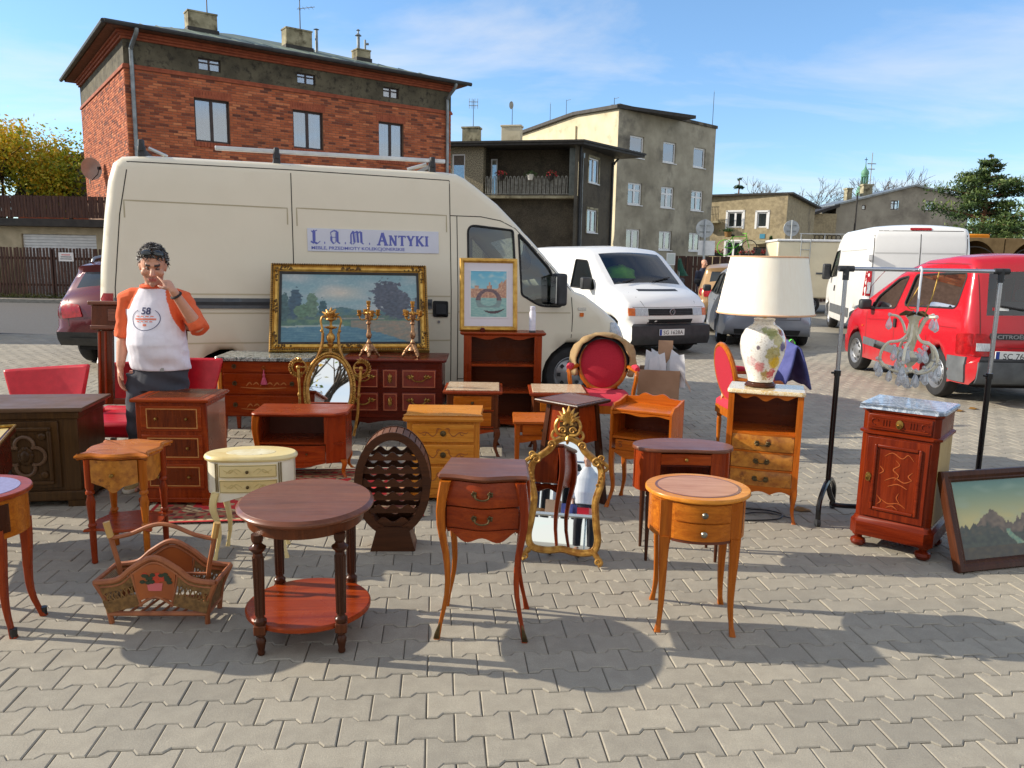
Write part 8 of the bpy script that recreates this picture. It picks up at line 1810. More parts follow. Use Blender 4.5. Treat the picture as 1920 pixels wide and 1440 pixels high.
# ---------------------------------------------------------------- people
def colmat(name,rough=.6,bump=0,sc=60,sss=0):
 m,n,l,b = base(name); a = n.new('ShaderNodeAttribute'); a.attribute_name = 'Col'; v = coords(n,l,rand=False); f = noise(n,l,v,sc,4)
 l.new(mix(n,l,ramp(n,l,f,.3,.7,(0,0,0,1),(.3,)*3+(1,)),a.outputs['Color'],(.75,.7,.7,1),'MULTIPLY'),b.inputs['Base Color']); b.inputs['Roughness'].default_value = rough
 if bump: l.new(bumpn(n,l,f,bump,.004),b.inputs['Normal'])
 MATS[name] = m; return m
skin = colmat('skin',.5,.15,120); cloth = colmat('jersey_cloth',.9,.35,26)
def fuse(name,mb,vox,mat,parent,colour=None,smooth=2,shape=None):
 """melt overlapping tapered volumes into one continuous surface"""
 me = bpy.data.meshes.new('m'); me.from_pydata(mb.v,[],mb.f); o = bpy.data.objects.new('m',me); COL.objects.link(o)
 bm = bmesh.new(); bm.from_mesh(me); bmesh.ops.recalc_face_normals(bm,faces=bm.faces); bm.to_mesh(me); bm.free()
 r = o.modifiers.new('r','REMESH'); r.mode = 'VOXEL'; r.voxel_size = vox
 if smooth: s = o.modifiers.new('s','SMOOTH'); s.iterations = smooth; s.factor = .5
 dg = bpy.context.evaluated_depsgraph_get(); res = bpy.data.meshes.new_from_object(o.evaluated_get(dg)); bpy.data.objects.remove(o); res.name = name
 if shape:
  for v in res.vertices: v.co = shape(v.co)
 res.materials.clear(); res.materials.append(mat)
 if colour:
  ca_ = res.color_attributes.new('Col','FLOAT_COLOR','POINT'); ca_.data.foreach_set('color',[x for v in res.vertices for x in lin(colour(v.co))])
 for f in res.polygons: f.use_smooth = True
 ob = bpy.data.objects.new(name,res); COL.objects.link(ob)
 if parent: ob.parent = parent
 return ob
def rings(mb,spec,n=20):
 """stack of ellipses (x, y, z, rx, ry)"""
 mb.loft([[(x+rx*cos(2*pi*i/n),y+ry*sin(2*pi*i/n),z) for i in range(n)] for x,y,z,rx,ry in spec])
def hand(mb,w,f,nrm,sgn,curls,k=1.0,thumb=.6):
 """palm, four unequal fingers and a thumb; f = finger direction, nrm = the way the palm faces"""
 w,f,nrm = Vector(w),Vector(f).normalized(),Vector(nrm).normalized(); s = f.cross(nrm)*sgn; s.normalize()
 def el(c,a,b): return [c+s*(a*cos(2*pi*i/12))+nrm*(b*sin(2*pi*i/12)) for i in range(12)]
 mb.loft([el(w-f*.02*k,.026*k,.019*k),el(w+f*.015*k,.030*k,.019*k),el(w+f*.05*k,.040*k,.017*k),el(w+f*.085*k,.041*k,.014*k),el(w+f*.10*k,.036*k,.010*k)])
 for i,(off_,L,c) in enumerate(zip((.030,.010,-.011,-.030),(.072,.080,.074,.058),curls)):
  p = w+s*off_*k+f*.09*k; d = (f+s*off_*1.6).normalized(); pts = [p-d*.025*k,p]; a = 0
  for seg in (.45,.32,.23): a += c; q = d*cos(a)+nrm*sin(a); p = p+q*L*seg*k; pts.append(p)
  mb.tube(pts,[.0095*k,.0098*k,.0088*k,.008*k,.0062*k],8)
 p = w+s*.024*k+f*.02*k; d = (s*.8+f*thumb+nrm*.35).normalized(); d2 = (s*.25+f*1.0+nrm*.4).normalized(); mb.tube([p-d*.01*k,p+d*.03*k,p+d*.03*k+d2*.03*k,p+d*.03*k+d2*.055*k],[.013*k,.012*k,.0105*k,.007*k],8)
def headvol(mb,M_):
 mb.X = M_
 rings(mb,[(0,-.02,-.118,.022,.03),(0,-.03,-.108,.040,.052),(0,-.022,-.085,.054,.068),(0,-.012,-.05,.064,.084),(0,-.005,-.01,.071,.094),(0,.004,.03,.075,.1),(0,.008,.065,.072,.097),(0,.010,.095,.058,.08),(0,.012,.115,.034,.048),(0,.012,.122,.01,.015)],22)
 mb.tube([(0,-.092,.018),(0,-.106,-.01),(0,-.122,-.034),(0,-.104,-.046)],[.010,.012,.016,.010],8); mb.ball((-.012,-.104,-.038),.010,n=8,m=6); mb.ball((.012,-.104,-.038),.010,n=8,m=6)
 mb.tube([(-.04,-.086,.026),(-.015,-.099,.024),(.015,-.099,.024),(.04,-.086,.026)],[.009,.012,.012,.009],8)
 mb.tube([(-.022,-.088,-.066),(0,-.099,-.063),(.022,-.088,-.066)],[.006,.009,.006],8); mb.tube([(-.018,-.086,-.076),(0,-.096,-.077),(.018,-.086,-.076)],[.006,.009,.006],8); mb.ball((0,-.080,-.103),.02,n=10,m=8)
 for sg in (-1,1): mb.ball((sg*.045,-.066,-.03),.026,n=10,m=8); mb.ball((sg*.077,.012,-.012),.02,.35,.75,1.35,10,8); mb.ball((sg*.08,.016,-.002),.016,.5,.8,1.3,8,6)
 mb.X = None
def figure(t,P0,vox,skinc,facec=None):
 """one continuous body: head, neck, trunk, arms, hands, legs"""
 mb = MB(); headvol(mb,P0['head']); hc = P0['head'].translation
 mb.tube([(P0['neck'][0],P0['neck'][1]+.01,P0['neck'][2]-.06),P0['neck'],hc+Vector((0,.02,-.05))],[.065,.056,.055],14)
 rings(mb,P0['trunk'])
 for S_,E_,W_ in (P0['armR'],P0['armL']):
  S_,E_,W_ = Vector(S_),Vector(E_),Vector(W_); mb.tube([S_,S_.lerp(E_,.35),S_.lerp(E_,.9),E_,E_.lerp(W_,.25),E_.lerp(W_,.7),W_],[.05,.05,.041,.04,.042,.032,.026],12)
 for H_,K_,A_ in (P0['legR'],P0['legL']):
  H_,K_,A_ = Vector(H_),Vector(K_),Vector(A_); mb.tube([H_,H_.lerp(K_,.5),K_,K_.lerp(A_,.35),A_],[.085,.075,.055,.056,.036],14); mb.loft([[(A_.x+a*.038,A_.y+.05-.2*k+b*.0,.02+(.055-.05*k if c else -.015)) for a,c in ((-1,0),(1,0),(1,1),(-1,1))] for k,b in ((0,0),(.5,0),(1,0))])
 for h in P0.get('hands',()): hand(mb,*h)
 return fuse('body',mb,vox,skin,t,facec or (lambda c: skinc))
MX = (-2.42,5.17,0)
man = E('person','dark-haired man in orange and white raglan shirt touching his nose beside the van','person',MX,0)
HM = Matrix.Translation((.03,-.035,1.535)) @ Matrix.Rotation(radians(22),4,'Z') @ Matrix.Rotation(radians(13),4,'X') @ Matrix.Rotation(radians(3),4,'Y'); HI = HM.inverted()
nose = HM @ Vector((.045,-.118,-.012))
armR = ((-.175,.012,1.315),(-.222,.03,1.07),(-.222,-.05,.86)); wl_ = Vector((.218,-.185,1.385)); armL = ((.195,.012,1.315),(.318,-.04,1.125),tuple(wl_))
f2 = (nose-wl_).normalized()
PO = dict(head=HM,neck=(.01,.0,1.40),trunk=[(.01,.01,.78,.15,.105),(.03,0,.9,.15,.11),(.028,-.02,1.02,.155,.12),(.02,-.01,1.16,.15,.115),(.012,.005,1.26,.15,.095),(.01,.012,1.33,.11,.075),(.005,.012,1.40,.06,.055)],
  armR=armR,armL=armL,legR=((-.10,.01,.82),(-.135,-.02,.46),(-.165,.03,.09)),legL=((.10,.01,.82),(.115,-.01,.46),(.13,.08,.09)),
  hands=[((-.222,-.052,.845),(.10,-.22,-1),(1,.25,.1),1,(.28,.3,.34,.38)),(wl_,f2,(-.35,.25,-.9),1,(.10,1.15,1.25,1.3),.88)])
def faces(c):
 p = HI @ c; sk = (206,150,122)
 if abs(p.x) < .09 and -.13 < p.z < .13 and p.y < .05:
  if p.y < -.04 and -.12 < p.z < -.05 and not (abs(p.x) < .025 and -.083 < p.z < -.058): sk = mixc(sk,(150,112,98),.45)
  if abs(p.x) < .024 and -.082 < p.z < -.058 and p.y < -.085: sk = (176,100,92)
  if .012 < abs(p.x) < .046 and .018 < p.z < .034 and p.y < -.07: sk = (62,46,40)
  if .018 < abs(p.x) < .042 and -.006 < p.z < .004 and p.y < -.06: sk = (84,56,48)
  if abs(p.x) < .02 and -.05 < p.z < -.02 and p.y < -.1: sk = mixc(sk,(206,130,108),.5)
 elif c.z < .9: sk = (200,140,112)
 return sk
def sockets(v):
 p = HI @ v
 if p.y < -.05:
  for sg in (-1,1):
   d2 = ((p.x-sg*.030)/.017)**2+((p.z-.004)/.012)**2
   if d2 < 4: p.y += .012*exp(-d2)
   d2 = ((p.x-sg*.036)/.006)**2+((p.z+.058)/.02)**2
   if d2 < 4: p.y += .003*exp(-d2)
  return HM @ p
 return v
mb_keep = figure(man,PO,.0052,(206,150,122),faces)
for v in mb_keep.data.vertices: v.co = sockets(v.co)
eye_shaded = P('eye',(122,98,88),None,.3)  # eyeballs darkened: shade of the sockets put into their colour
for sg in (-1,1):
 m_ = MB(); m_.X = HM; m_.ball((sg*.030,-.079,.0035),.0105,n=10,m=8); m_.X = None; m_.build('eye',eye_shaded,man); m_ = MB(); m_.X = HM; m_.ball((sg*.030,-.0855,-.001),.005,1.3,1,.7,8,6); m_.build('iris',black,man)
# raglan shirt: trunk and sleeves to the elbow in one cloth
mb = MB(); rings(mb,[(.036,-.005,.845,.196,.135),(.036,-.008,.86,.198,.138),(.034,-.02,.93,.196,.148),(.03,-.032,1.02,.193,.156),(.025,-.026,1.1,.186,.148),(.02,-.01,1.2,.18,.132),(.014,.004,1.27,.18,.115),(.012,.01,1.32,.165,.098),(.01,.012,1.355,.13,.085),(.008,.012,1.385,.095,.076),(.006,.01,1.412,.074,.068)],26)
rA,eA,wA = (Vector(a) for a in armR); mb.tube([Vector((-.08,.012,1.335)),Vector((-.13,.012,1.325)),rA,rA.lerp(eA,.4),rA.lerp(eA,.8),eA.lerp(wA,.10)],[.055,.066,.068,.062,.060,.061],14)
rL,eL,wL = (Vector(a) for a in armL); mb.tube([Vector((.10,.012,1.335)),Vector((.15,.012,1.325)),rL,rL.lerp(eL,.5),eL+Vector((.006,.01,-.014)),eL.lerp(wL,.10),eL.lerp(wL,.24)],[.055,.066,.068,.062,.062,.064,.050],14)
def shirtcol(c):
 xx = abs(c.x-.012); orange = (c.z > 1.385) or (c.z > 1.0 and xx > .085+(1.385-c.z)*.36+.12*max(0,1.2-c.z)) or xx > .222
 if c.x < 0 and c.z < 1.25: orange = xx > .176
 if c.z < 1.0 or (c.z < 1.06 and c.x > 0 and c.x < .26): orange = False
 return (232,106,62) if orange else (232,230,240)
def folds(v):
 x,y,z = v; k = .004*sin(z*46+x*18+sin(x*30))*max(0,1.15-z)*4*(1 if y < 0 else .4)+.006*mn.noise(Vector((x*9,y*9,z*14)))
 d = Vector((x,y+.01,0)); d = d.normalized() if d.length > 1e-4 else d; a = abs(x) > .215
 if a: k += .0035*sin(z*70+y*30+7*mn.noise(Vector((x*6,y*6,z*6))))
 return v+d*k
shirt = fuse('shirt',mb,.0065,cloth,man,shirtcol,2,folds)
mb = MB(); mb.tube([(.006+.078*cos(2*pi*k/30),.012+.070*sin(2*pi*k/30)-.008,1.405+.012*sin(2*pi*k/30)) for k in range(30)],.008,6,True); mb.build('collar',P('collar_orange',(224,98,58),(206,84,46),.9,sc=60),man)
mb = MB(); mb.tube([(eL.lerp(wL,.2)+(wL-eL).orthogonal().normalized()*.0).lerp(wL,0) + Vector((.050*cos(2*pi*k/20),.03*sin(2*pi*k/20),.0)) for k in range(20)],.004,6,True)
# print on the chest, laid onto the cloth
bv_ = BVHTree.FromPolygons([v.co for v in shirt.data.vertices],[tuple(f.vertices) for f in shirt.data.polygons])
def onchest(o,off=.003):
 for v in o.data.vertices:
  h = bv_.ray_cast(Vector((v.co.x,-1,v.co.z)),Vector((0,1,0)))[0]
  if h: v.co.y = h.y-off
 return o
pin = P('print_navy',(70,74,110),None,.8); por = P('print_orange',(226,128,104),None,.8)
onchest(text('58',.062,pin,man,'chest_number',Matrix.Translation((.01,-.2,1.222)) @ FRONT,0,.0016,1,'CENTER'))
def arcstrip(cx_,cz_,rx,rz,a0,a1,w,mat,nm):
 mb = MB(); n = 30; vs = []
 for i in range(n+1):
  a = a0+(a1-a0)*i/n
  for r_ in (1,1-w/rx): vs.append((cx_+rx*r_*cos(a),-.2,cz_+rz*r_*sin(a)))
 mb.add(vs,[(2*i,2*i+1,2*i+3,2*i+2) for i in range(n)]); return onchest(mb.build(nm,mat,man,fix=False))
arcstrip(.01,1.19,.096,.073,pi*.70,pi*1.98,.0045,pin,'chest_ring'); arcstrip(.01,1.19,.096,.073,-.04*pi,pi*.30,.0045,pin,'chest_ring')
for z,w_,h_ in ((1.214,.062,.006),(1.196,.07,.011),(1.180,.058,.006),(1.158,.012,.014)):
 mb = MB(); n = 12; mb.add([(.01-w_+2*w_*i/n,-.2,z-.005+d) for i in range(n+1) for d in (-h_/2,h_/2)],[(2*i,2*i+2,2*i+3,2*i+1) for i in range(n) if i % 3 != 2 or h_ > .008]); onchest(mb.build('chest_print',por,man,fix=False))
# trousers, belt line, shoes
mb = MB(); rings(mb,[(.015,.0,.70,.17,.125),(.026,0,.76,.178,.125),(.034,-.004,.86,.182,.126)],24)
for H_,K_,A_ in (PO['legR'],PO['legL']): H_,K_,A_ = Vector(H_),Vector(K_),Vector(A_); mb.tube([H_+Vector((0,0,-.02)),H_.lerp(K_,.5),K_,K_.lerp(A_,.5),A_+Vector((0,-.005,.03)),A_+Vector((0,-.01,-.02))],[.105,.095,.078,.072,.07,.074],16)
fuse('trousers',mb,.0085,cloth,man,lambda c: (66,68,76) if c.z > .2 else (78,80,88),2,lambda v: v+Vector((.004*sin(v.z*60+v.y*30),.006*sin(v.z*48+v.x*20),0)))
bx('belt_buckle',steel,man,.085,.11,-.137,-.131,.845,.868)
sho = P('shoe_tan',(196,172,118),(168,142,92),.8,sc=24); sol = P('shoe_sole',(222,216,198),None,.7)
for A_,rz in ((PO['legR'][2],-8),(PO['legL'][2],6)):
 X_ = Matrix.Translation((A_[0],A_[1],0)) @ Matrix.Rotation(radians(rz),4,'Z')
 o_ = [(-.035,.075),(.035,.075),(.04,.0),(.046,-.09),(.042,-.15),(.02,-.185),(-.02,-.185),(-.042,-.15),(-.046,-.09),(-.04,0)]; o_ = spline(o_,3,True)
 m_ = MB(); m_.X = X_; m_.slab(o_,[(.003,.002),(0,.006),(0,.024),(.002,.028)]); sl = m_.build('shoe',sol,man)
 m_ = MB(); m_.X = X_; rg = []
 for f,w_,h_ in ((.075,.030,.085),(.04,.037,.10),(.0,.038,.10),(-.04,.039,.085),(-.09,.042,.062),(-.14,.038,.05),(-.17,.024,.04)): rg.append([(w_*cos(pi*i/10),f,.026+(h_-.026)*sin(pi*i/10)**.8) for i in range(11)])
 m_.loft(rg); m_.build('upper',sho,sl)
 m_ = MB(); m_.X = X_
 for k in range(4): y = -.03-.024*k; z = .098-.009*k; m_.tube([(-.022,y,z-.012),(0,y-.004,z),(.022,y,z-.012)],.0035,5)
 m_.build('laces',sol,sl)
# hair, sunglasses, watch
hairc = colmat('hair',.55,0); hr = random.Random(6); mb = MB(); cols = []
cap_ = MB(); cap_.X = HM; cap_.ball((0,.018,.028),.090,.93,1.17,1.12,22,14); cap_.v = [v for v in cap_.v]
def hairline(p): return p.z > .062-.75*max(0,p.y+.03) if p.y < .06 else p.z > -.075
hv,hf = [],[]
for i in range(1500):
 th_,ph = hr.uniform(0,2*pi),hr.uniform(-.5,pi/2); p = Vector((.0845*cos(ph)*cos(th_),.018+.106*cos(ph)*sin(th_),.026+.104*sin(ph)))
 if not hairline(p): continue
 n_ = Vector((p.x/.0845**2,(p.y-.018)/.106**2,(p.z-.026)/.104**2)).normalized(); tdir = n_.cross(Vector((hr.gauss(0,1),hr.gauss(0,1),hr.gauss(0,1)))).normalized(); L = hr.uniform(.018,.042); s_ = n_.cross(tdir)*hr.uniform(.003,.006)
 pts = [p+n_*-.004,p+n_*.010+tdir*L*.4,p+n_*hr.uniform(.006,.020)+tdir*L]; b0 = len(hv)
 for q_,k in zip(pts,(1,1,.3)): hv += [HM @ (q_-s_*k),HM @ (q_+s_*k)]
 hf += [(b0,b0+1,b0+3,b0+2),(b0+2,b0+3,b0+5,b0+4)]; grey = hr.random() < (.7 if abs(p.x) > .06 and p.z < .06 else .14); c_ = (150,146,140) if grey else mixc((34,28,26),(70,58,50),hr.random()); cols += [c_]*6
hm = bpy.data.meshes.new('hair'); b0 = len(hv); k_v = [(x,y,z) for x,y,z in cap_.v]
keep = [f for f in cap_.f if all(hairline(HI @ Vector(k_v[i])) for i in f)]
hm.from_pydata([tuple(v) for v in hv]+k_v,[],hf+[tuple(i+b0 for i in f) for f in keep]); hm.materials.append(hairc); ca_ = hm.color_attributes.new('Col','FLOAT_COLOR','POINT')
ca_.data.foreach_set('color',[x for c in cols+[(44,37,34)]*len(k_v) for x in lin(c)]); hm.update(); o = bpy.data.objects.new('hair',hm); COL.objects.link(o); o.parent = man
for sg in (-1,1):
 m_ = MB(); m_.X = HM @ Matrix.Translation((sg*.036,-.078,.105)) @ Matrix.Rotation(radians(-42),4,'X') @ Matrix.Rotation(sg*radians(14),4,'Z'); m_.loft([[(.032*r_*cos(a),y,.021*r_*sin(a)) for a in [2*pi*i/16 for i in range(16)]] for r_,y in ((.95,.006),(1,0),(.7,-.006),(.1,-.008))]); sgm = m_.build('sunglasses',dglass,man)
m_ = MB(); m_.X = HM; m_.tube([(-.012,-.088,.112),(0,-.092,.116),(.012,-.088,.112)],.003,5)
for sg in (-1,1): m_.tube([(sg*.066,-.06,.098),(sg*.082,-.01,.07),(sg*.084,.05,.03)],.003,5)
m_.build('glasses_frame',rubber,man)
wc_ = wL.lerp(eL,.13); ax = (wL-eL).normalized(); u_ = ax.orthogonal().normalized(); v_2 = ax.cross(u_); m_ = MB(); m_.tube([wc_+u_*.032*cos(2*pi*k/20)+v_2*.032*sin(2*pi*k/20) for k in range(20)],.008,6,True); m_.build('watch',rubber,man)
# man far behind the cars, and shoppers across the aisle that the mirrors pick up
def bystander(X,rz,label,coat,trous,skn=(200,150,124),bald=True):
 t = E('person',label,'person',X,rz); H2 = Matrix.Translation((0,-.02,1.59))
 P2 = dict(head=H2,neck=(0,0,1.45),trunk=PO['trunk'],armR=((-.2,.01,1.37),(-.24,.03,1.1),(-.22,-.06,.86)),armL=((.2,.01,1.37),(.24,.03,1.1),(.22,-.06,.86)),legR=((-.1,0,.84),(-.12,-.01,.46),(-.13,.02,.09)),legL=((.1,0,.84),(.12,-.01,.46),(.13,.05,.09)),
              hands=[((-.22,-.06,.845),(0,-.15,-1),(1,.2,0),1,(.3,.3,.3,.3)),((.22,-.06,.845),(0,-.15,-1),(-1,.2,0),1,(.3,.3,.3,.3))])
 figure(t,P2,.011,skn); mb = MB(); rings(mb,[(0,0,.80,.2,.15),(0,-.02,1.0,.2,.16),(0,0,1.25,.205,.13),(0,.01,1.38,.13,.09),(0,.01,1.46,.07,.065)])
 for S_,E_,W_ in (P2['armR'],P2['armL']): mb.tube([Vector(S_)*1,Vector(E_),Vector(W_)+Vector((0,0,.03))],[.075,.062,.048],12)
 fuse('coat',mb,.012,cloth,t,lambda c: coat); mb = MB(); rings(mb,[(0,0,.72,.17,.12),(0,0,.86,.18,.13)])
 for H_,K_,A_ in (P2['legR'],P2['legL']): mb.tube([H_,K_,A_],[.1,.078,.07],12)
 fuse('trousers',mb,.012,cloth,t,lambda c: trous)
 if not bald: m_ = MB(); m_.X = H2; m_.ball((0,.02,.03),.088,.95,1.15,1.1,14,10); m_.build('hair',rubber,t)
 return t
bystander((5.85,24.0,0),30,'balding man in dark jacket standing far off behind the parked cars',(46,52,70),(50,50,56))
bystander((-2.15,-5.0,0),178,'shopper in pale jacket standing across the aisle, seen in the gilt mirror',(222,222,224),(54,54,62),bald=False)
# ---------------------------------------------------------------- trees and plants
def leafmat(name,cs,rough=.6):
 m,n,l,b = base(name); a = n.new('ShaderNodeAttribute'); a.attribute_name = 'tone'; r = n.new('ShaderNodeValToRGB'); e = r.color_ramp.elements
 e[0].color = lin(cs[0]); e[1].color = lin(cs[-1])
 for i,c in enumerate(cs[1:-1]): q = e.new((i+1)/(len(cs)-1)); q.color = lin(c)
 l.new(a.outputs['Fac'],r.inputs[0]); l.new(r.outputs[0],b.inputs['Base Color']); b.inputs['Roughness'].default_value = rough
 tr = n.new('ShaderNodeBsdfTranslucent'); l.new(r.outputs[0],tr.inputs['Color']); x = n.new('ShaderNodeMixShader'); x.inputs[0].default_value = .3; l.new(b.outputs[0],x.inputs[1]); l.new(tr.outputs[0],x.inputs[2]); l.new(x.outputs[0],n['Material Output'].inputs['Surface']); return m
def leaves(name,pts,size,mat,parent,seed,asp=.6):
 r = random.Random(seed); vs,fs,tn = [],[],[]
 for p,tone in pts:
  n_ = Vector((r.gauss(0,1),r.gauss(0,1),r.gauss(0,1)+.4)).normalized(); u = n_.orthogonal().normalized(); a = r.uniform(0,6.28); u = u*cos(a)+n_.cross(u)*sin(a); w = n_.cross(u); s_ = size*r.uniform(.6,1.3); b0 = len(vs)
  vs += [p-u*s_,p+w*s_*asp,p+u*s_,p-w*s_*asp]; fs.append((b0,b0+1,b0+2,b0+3)); tn.append(min(1,max(0,tone+r.gauss(0,.12))))
 me = bpy.data.meshes.new(name); me.from_pydata([tuple(v) for v in vs],[],fs); me.materials.append(mat); a_ = me.attributes.new('tone','FLOAT','FACE'); a_.data.foreach_set('value',tn); me.update(); o = bpy.data.objects.new(name,me); COL.objects.link(o); o.parent = parent; return o
bark = P('bark',(92,76,60),(62,50,40),.95,sc=9,bump=.6,stretch=(1,1,.2)); barkp = P('bark_pine',(132,88,62),(86,60,46),.95,sc=8,bump=.6,stretch=(1,1,.3))
def grow(mb,p,d,L,r0,depth,rnd,tips,spread=.6,droop=0,kids=3,min_r=.006):
 q = p+d*L*.5+Vector((rnd.gauss(0,.05),rnd.gauss(0,.05),0))*L; e = p+d*L+Vector((rnd.gauss(0,.08),rnd.gauss(0,.08),-droop))*L; mb.tube([p,q,e],[r0,r0*.82,r0*.62],6 if depth > 2 else 4,)
 if depth == 0: tips.append(e); tips.append(q); return
 for k in range(kids):
  a = rnd.uniform(0,2*pi); o_ = d.orthogonal().normalized(); o_ = o_*cos(a)+d.cross(o_)*sin(a); nd = (d+o_*rnd.uniform(.5,1.2)*spread).normalized(); st = e if k else e
  grow(mb,q.lerp(e,rnd.uniform(.3,1)),nd,L*rnd.uniform(.62,.82),max(min_r,r0*.58),depth-1,rnd,tips,spread,droop,kids,min_r)
def tree(name,label,X,h,seed,mat=None,n=0,size=.1,depth=4,trunk=.3,r0=.2,spread=.6,kids=3,fuzz=.4,group=None,barkm=None,tonef=None,cat='tree',min_r=.006):
 t = E(name,label,cat,X,0,group); r = random.Random(seed); mb = MB(); tips = []
 mb.tube([(0,0,-.1),(r.gauss(0,.05),0,h*trunk*.6),(r.gauss(0,.1),r.gauss(0,.1),h*trunk)],[r0*1.15,r0,r0*.85],8)
 for k in range(4): a = k*pi/2+r.uniform(-.4,.4); grow(mb,Vector((0,0,h*trunk*.96)),Vector((cos(a)*.55,sin(a)*.55,1)).normalized(),h*.27,r0*.7,depth-1,r,tips,spread,0,kids,min_r)
 mb.build('trunk',barkm or bark,t)
 if n:
  pts = []
  for k in range(n): c = r.choice(tips); p = c+Vector((r.gauss(0,fuzz),r.gauss(0,fuzz),r.gauss(0,fuzz*.8))); pts.append((p,tonef(p,r) if tonef else r.random()))
  leaves('crown',pts,size,mat,t,seed)
 return t
autumn = leafmat('leaf_autumn',[(58,84,22),(104,126,30),(150,156,34),(190,176,44),(206,160,36)])
tree('autumn_tree','tree in yellow-green autumn leaf at the left edge behind the terrace',(-22.9,34.5,0),7.6,3,autumn,30000,.085,4,.28,.2,.75,3,.55,tonef=lambda p,r: .35+.10*p.z-.35+r.gauss(0,.18)+.25*sin(p.x*1.3+p.z))
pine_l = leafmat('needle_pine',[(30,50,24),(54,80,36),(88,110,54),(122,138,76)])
def conifer(name,label,X,h,w,seed,mat,n,size,layers,ragged=.3,barkm=None,asp=.35,base_z=.12,cat='tree'):
 t = E(name,label,cat,X); r = random.Random(seed); mb = MB(); mb.tube([(0,0,0),(.05*h*r.gauss(0,.2),0,h*.5),(0,0,h*.97)],[h*.024,h*.016,h*.004],8); pts = []; br = []
 for i in range(layers):
  f = i/(layers-1); z = h*(base_z+(1-base_z)*f*.95); R2 = w*(1-f)**.75*r.uniform(1-ragged,1+ragged)+.03*h*.3
  for k in range(r.choice((4,5,6))): a = r.uniform(0,2*pi); Rk = R2*r.uniform(.6,1.1); e = Vector((Rk*cos(a),Rk*sin(a),z+Rk*r.uniform(-.1,.28))); mb.tube([(0,0,z),e*.5+Vector((0,0,z*.5+.02)),e],[h*.006,h*.005,h*.002],4); br.append((Vector((0,0,z)),e,Rk))
 mb.build('trunk',barkm or barkp,t); tot = sum(b[2] for b in br)
 for s_,e,Rk in br:
  for q in range(max(6,int(n*Rk/tot))):
   f = r.uniform(.25,1.08)**.7; c = s_.lerp(e,f); g = Rk*.11+.05; p = c+Vector((r.gauss(0,g),r.gauss(0,g),r.gauss(0,g*.55))); pts.append((p,.45+.9*(p.z-c.z)/max(.2,g*2)+r.gauss(0,.1)))  # needles above each branch paler, below darker: overhead light put into their tone
 leaves('crown',pts,size,mat,t,seed,asp); return t
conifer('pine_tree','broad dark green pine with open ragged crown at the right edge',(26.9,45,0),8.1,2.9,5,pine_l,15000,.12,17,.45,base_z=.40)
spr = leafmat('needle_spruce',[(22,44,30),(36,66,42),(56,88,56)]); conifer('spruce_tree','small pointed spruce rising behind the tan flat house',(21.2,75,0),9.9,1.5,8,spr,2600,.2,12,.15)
thu = leafmat('thuja',[(24,50,18),(44,78,28),(70,104,40)])
for X,h,w,lb in (((11.8,36,.0),2.85,.27,'tall columnar dark green thuja beside the tan house door'),((10.45,36,.0),2.4,.38,'rounded dark green shrub left of the columnar thuja')):
 t = E('shrub',lb,'shrub',X); r = random.Random(int(h*10)); MB().cyl((0,0,0),(0,0,h*.8),.04).build('stem',bark,t); pts = []
 for k in range(1400): z = r.uniform(0,1); R2 = w*min(1,(1-z)*2.4+.12)*r.uniform(.55,1.05); a = r.uniform(0,2*pi); pts.append((Vector((R2*cos(a),R2*sin(a),z*h)),r.random()))
 leaves('foliage',pts,.06,thu,t,3)
for i,(X,h,lb) in enumerate((((28.5,88,0),11.2,'bare tree showing thin twigs above the tan house roof'),((42.5,90,0),13.2,'bare grey tree behind the right slope of the gable'),((47.3,96,0),13.0,'bare tree next to the pine beyond the gable house'),((36.2,95,0),12.3,'bare tree showing behind the gable house chimneys'))): tree('bare_tree',lb,X,h,20+i,None,0,depth=5,trunk=.3,r0=.17,spread=.65,kids=3,group='bare trees behind the houses',min_r=.02)
# trees and stalls behind the photographer, mirrored in the glasses
for i,(x,y) in enumerate(((-8,-17),(-3.2,-15),(1.6,-16.5),(5.2,-14.5),(9.5,-18),(-13,-20))): tree('bare_tree',('bare tree behind the photographer, seen only in the mirrors'),(x,y,0),9.5,40+i,autumn,240,.12,5,.26,.16,.7,3,.3,group='bare trees mirrored in the glasses',min_r=.012)
t = E('garment_rail','rail of dark coats across the aisle, visible in the gilt mirror','clothes rail',(-3.3,-5.6,0)); mb = MB(); mb.cyl((-1,0,0),(-1,0,1.6),.02); mb.cyl((1,0,0),(1,0,1.6),.02); mb.cyl((-1,0,1.6),(1,0,1.6),.02); mb.build('rail',chr2,t); r = random.Random(9)
for k in range(9): mb = MB(); x = -.8+k*.2; rings(mb,[(x,0,.55,.06,.2),(x,0,1.2,.055,.19),(x,0,1.48,.05,.16),(x,0,1.56,.02,.05)],12); mb.build('coat',r.choice((lining,jb,wwin,lining)),t)
t = E('stall_table','long stall table with coloured boxes across the aisle, seen in the gilt mirror','table',(-2.6,-4.4,0)); bx('table_top',wwin,t,-1.6,1.6,-.35,.35,.55,.59); [bx('leg',steel,t,x-.02,x+.02,-.3,-.26,0,.55) for x in (-1.5,1.5)]
for k in range(11):
 x = -1.45+k*.28; tag(bx('goods_box',(card,jb,redv,paper,wick)[k % 5],None,-2.6+x,-2.6+x+.2,-4.55,-4.3,.591,.66+.05*(k*7 % 4)),'small coloured goods box on the stall table across the aisle','box','goods on the stall across the aisle')
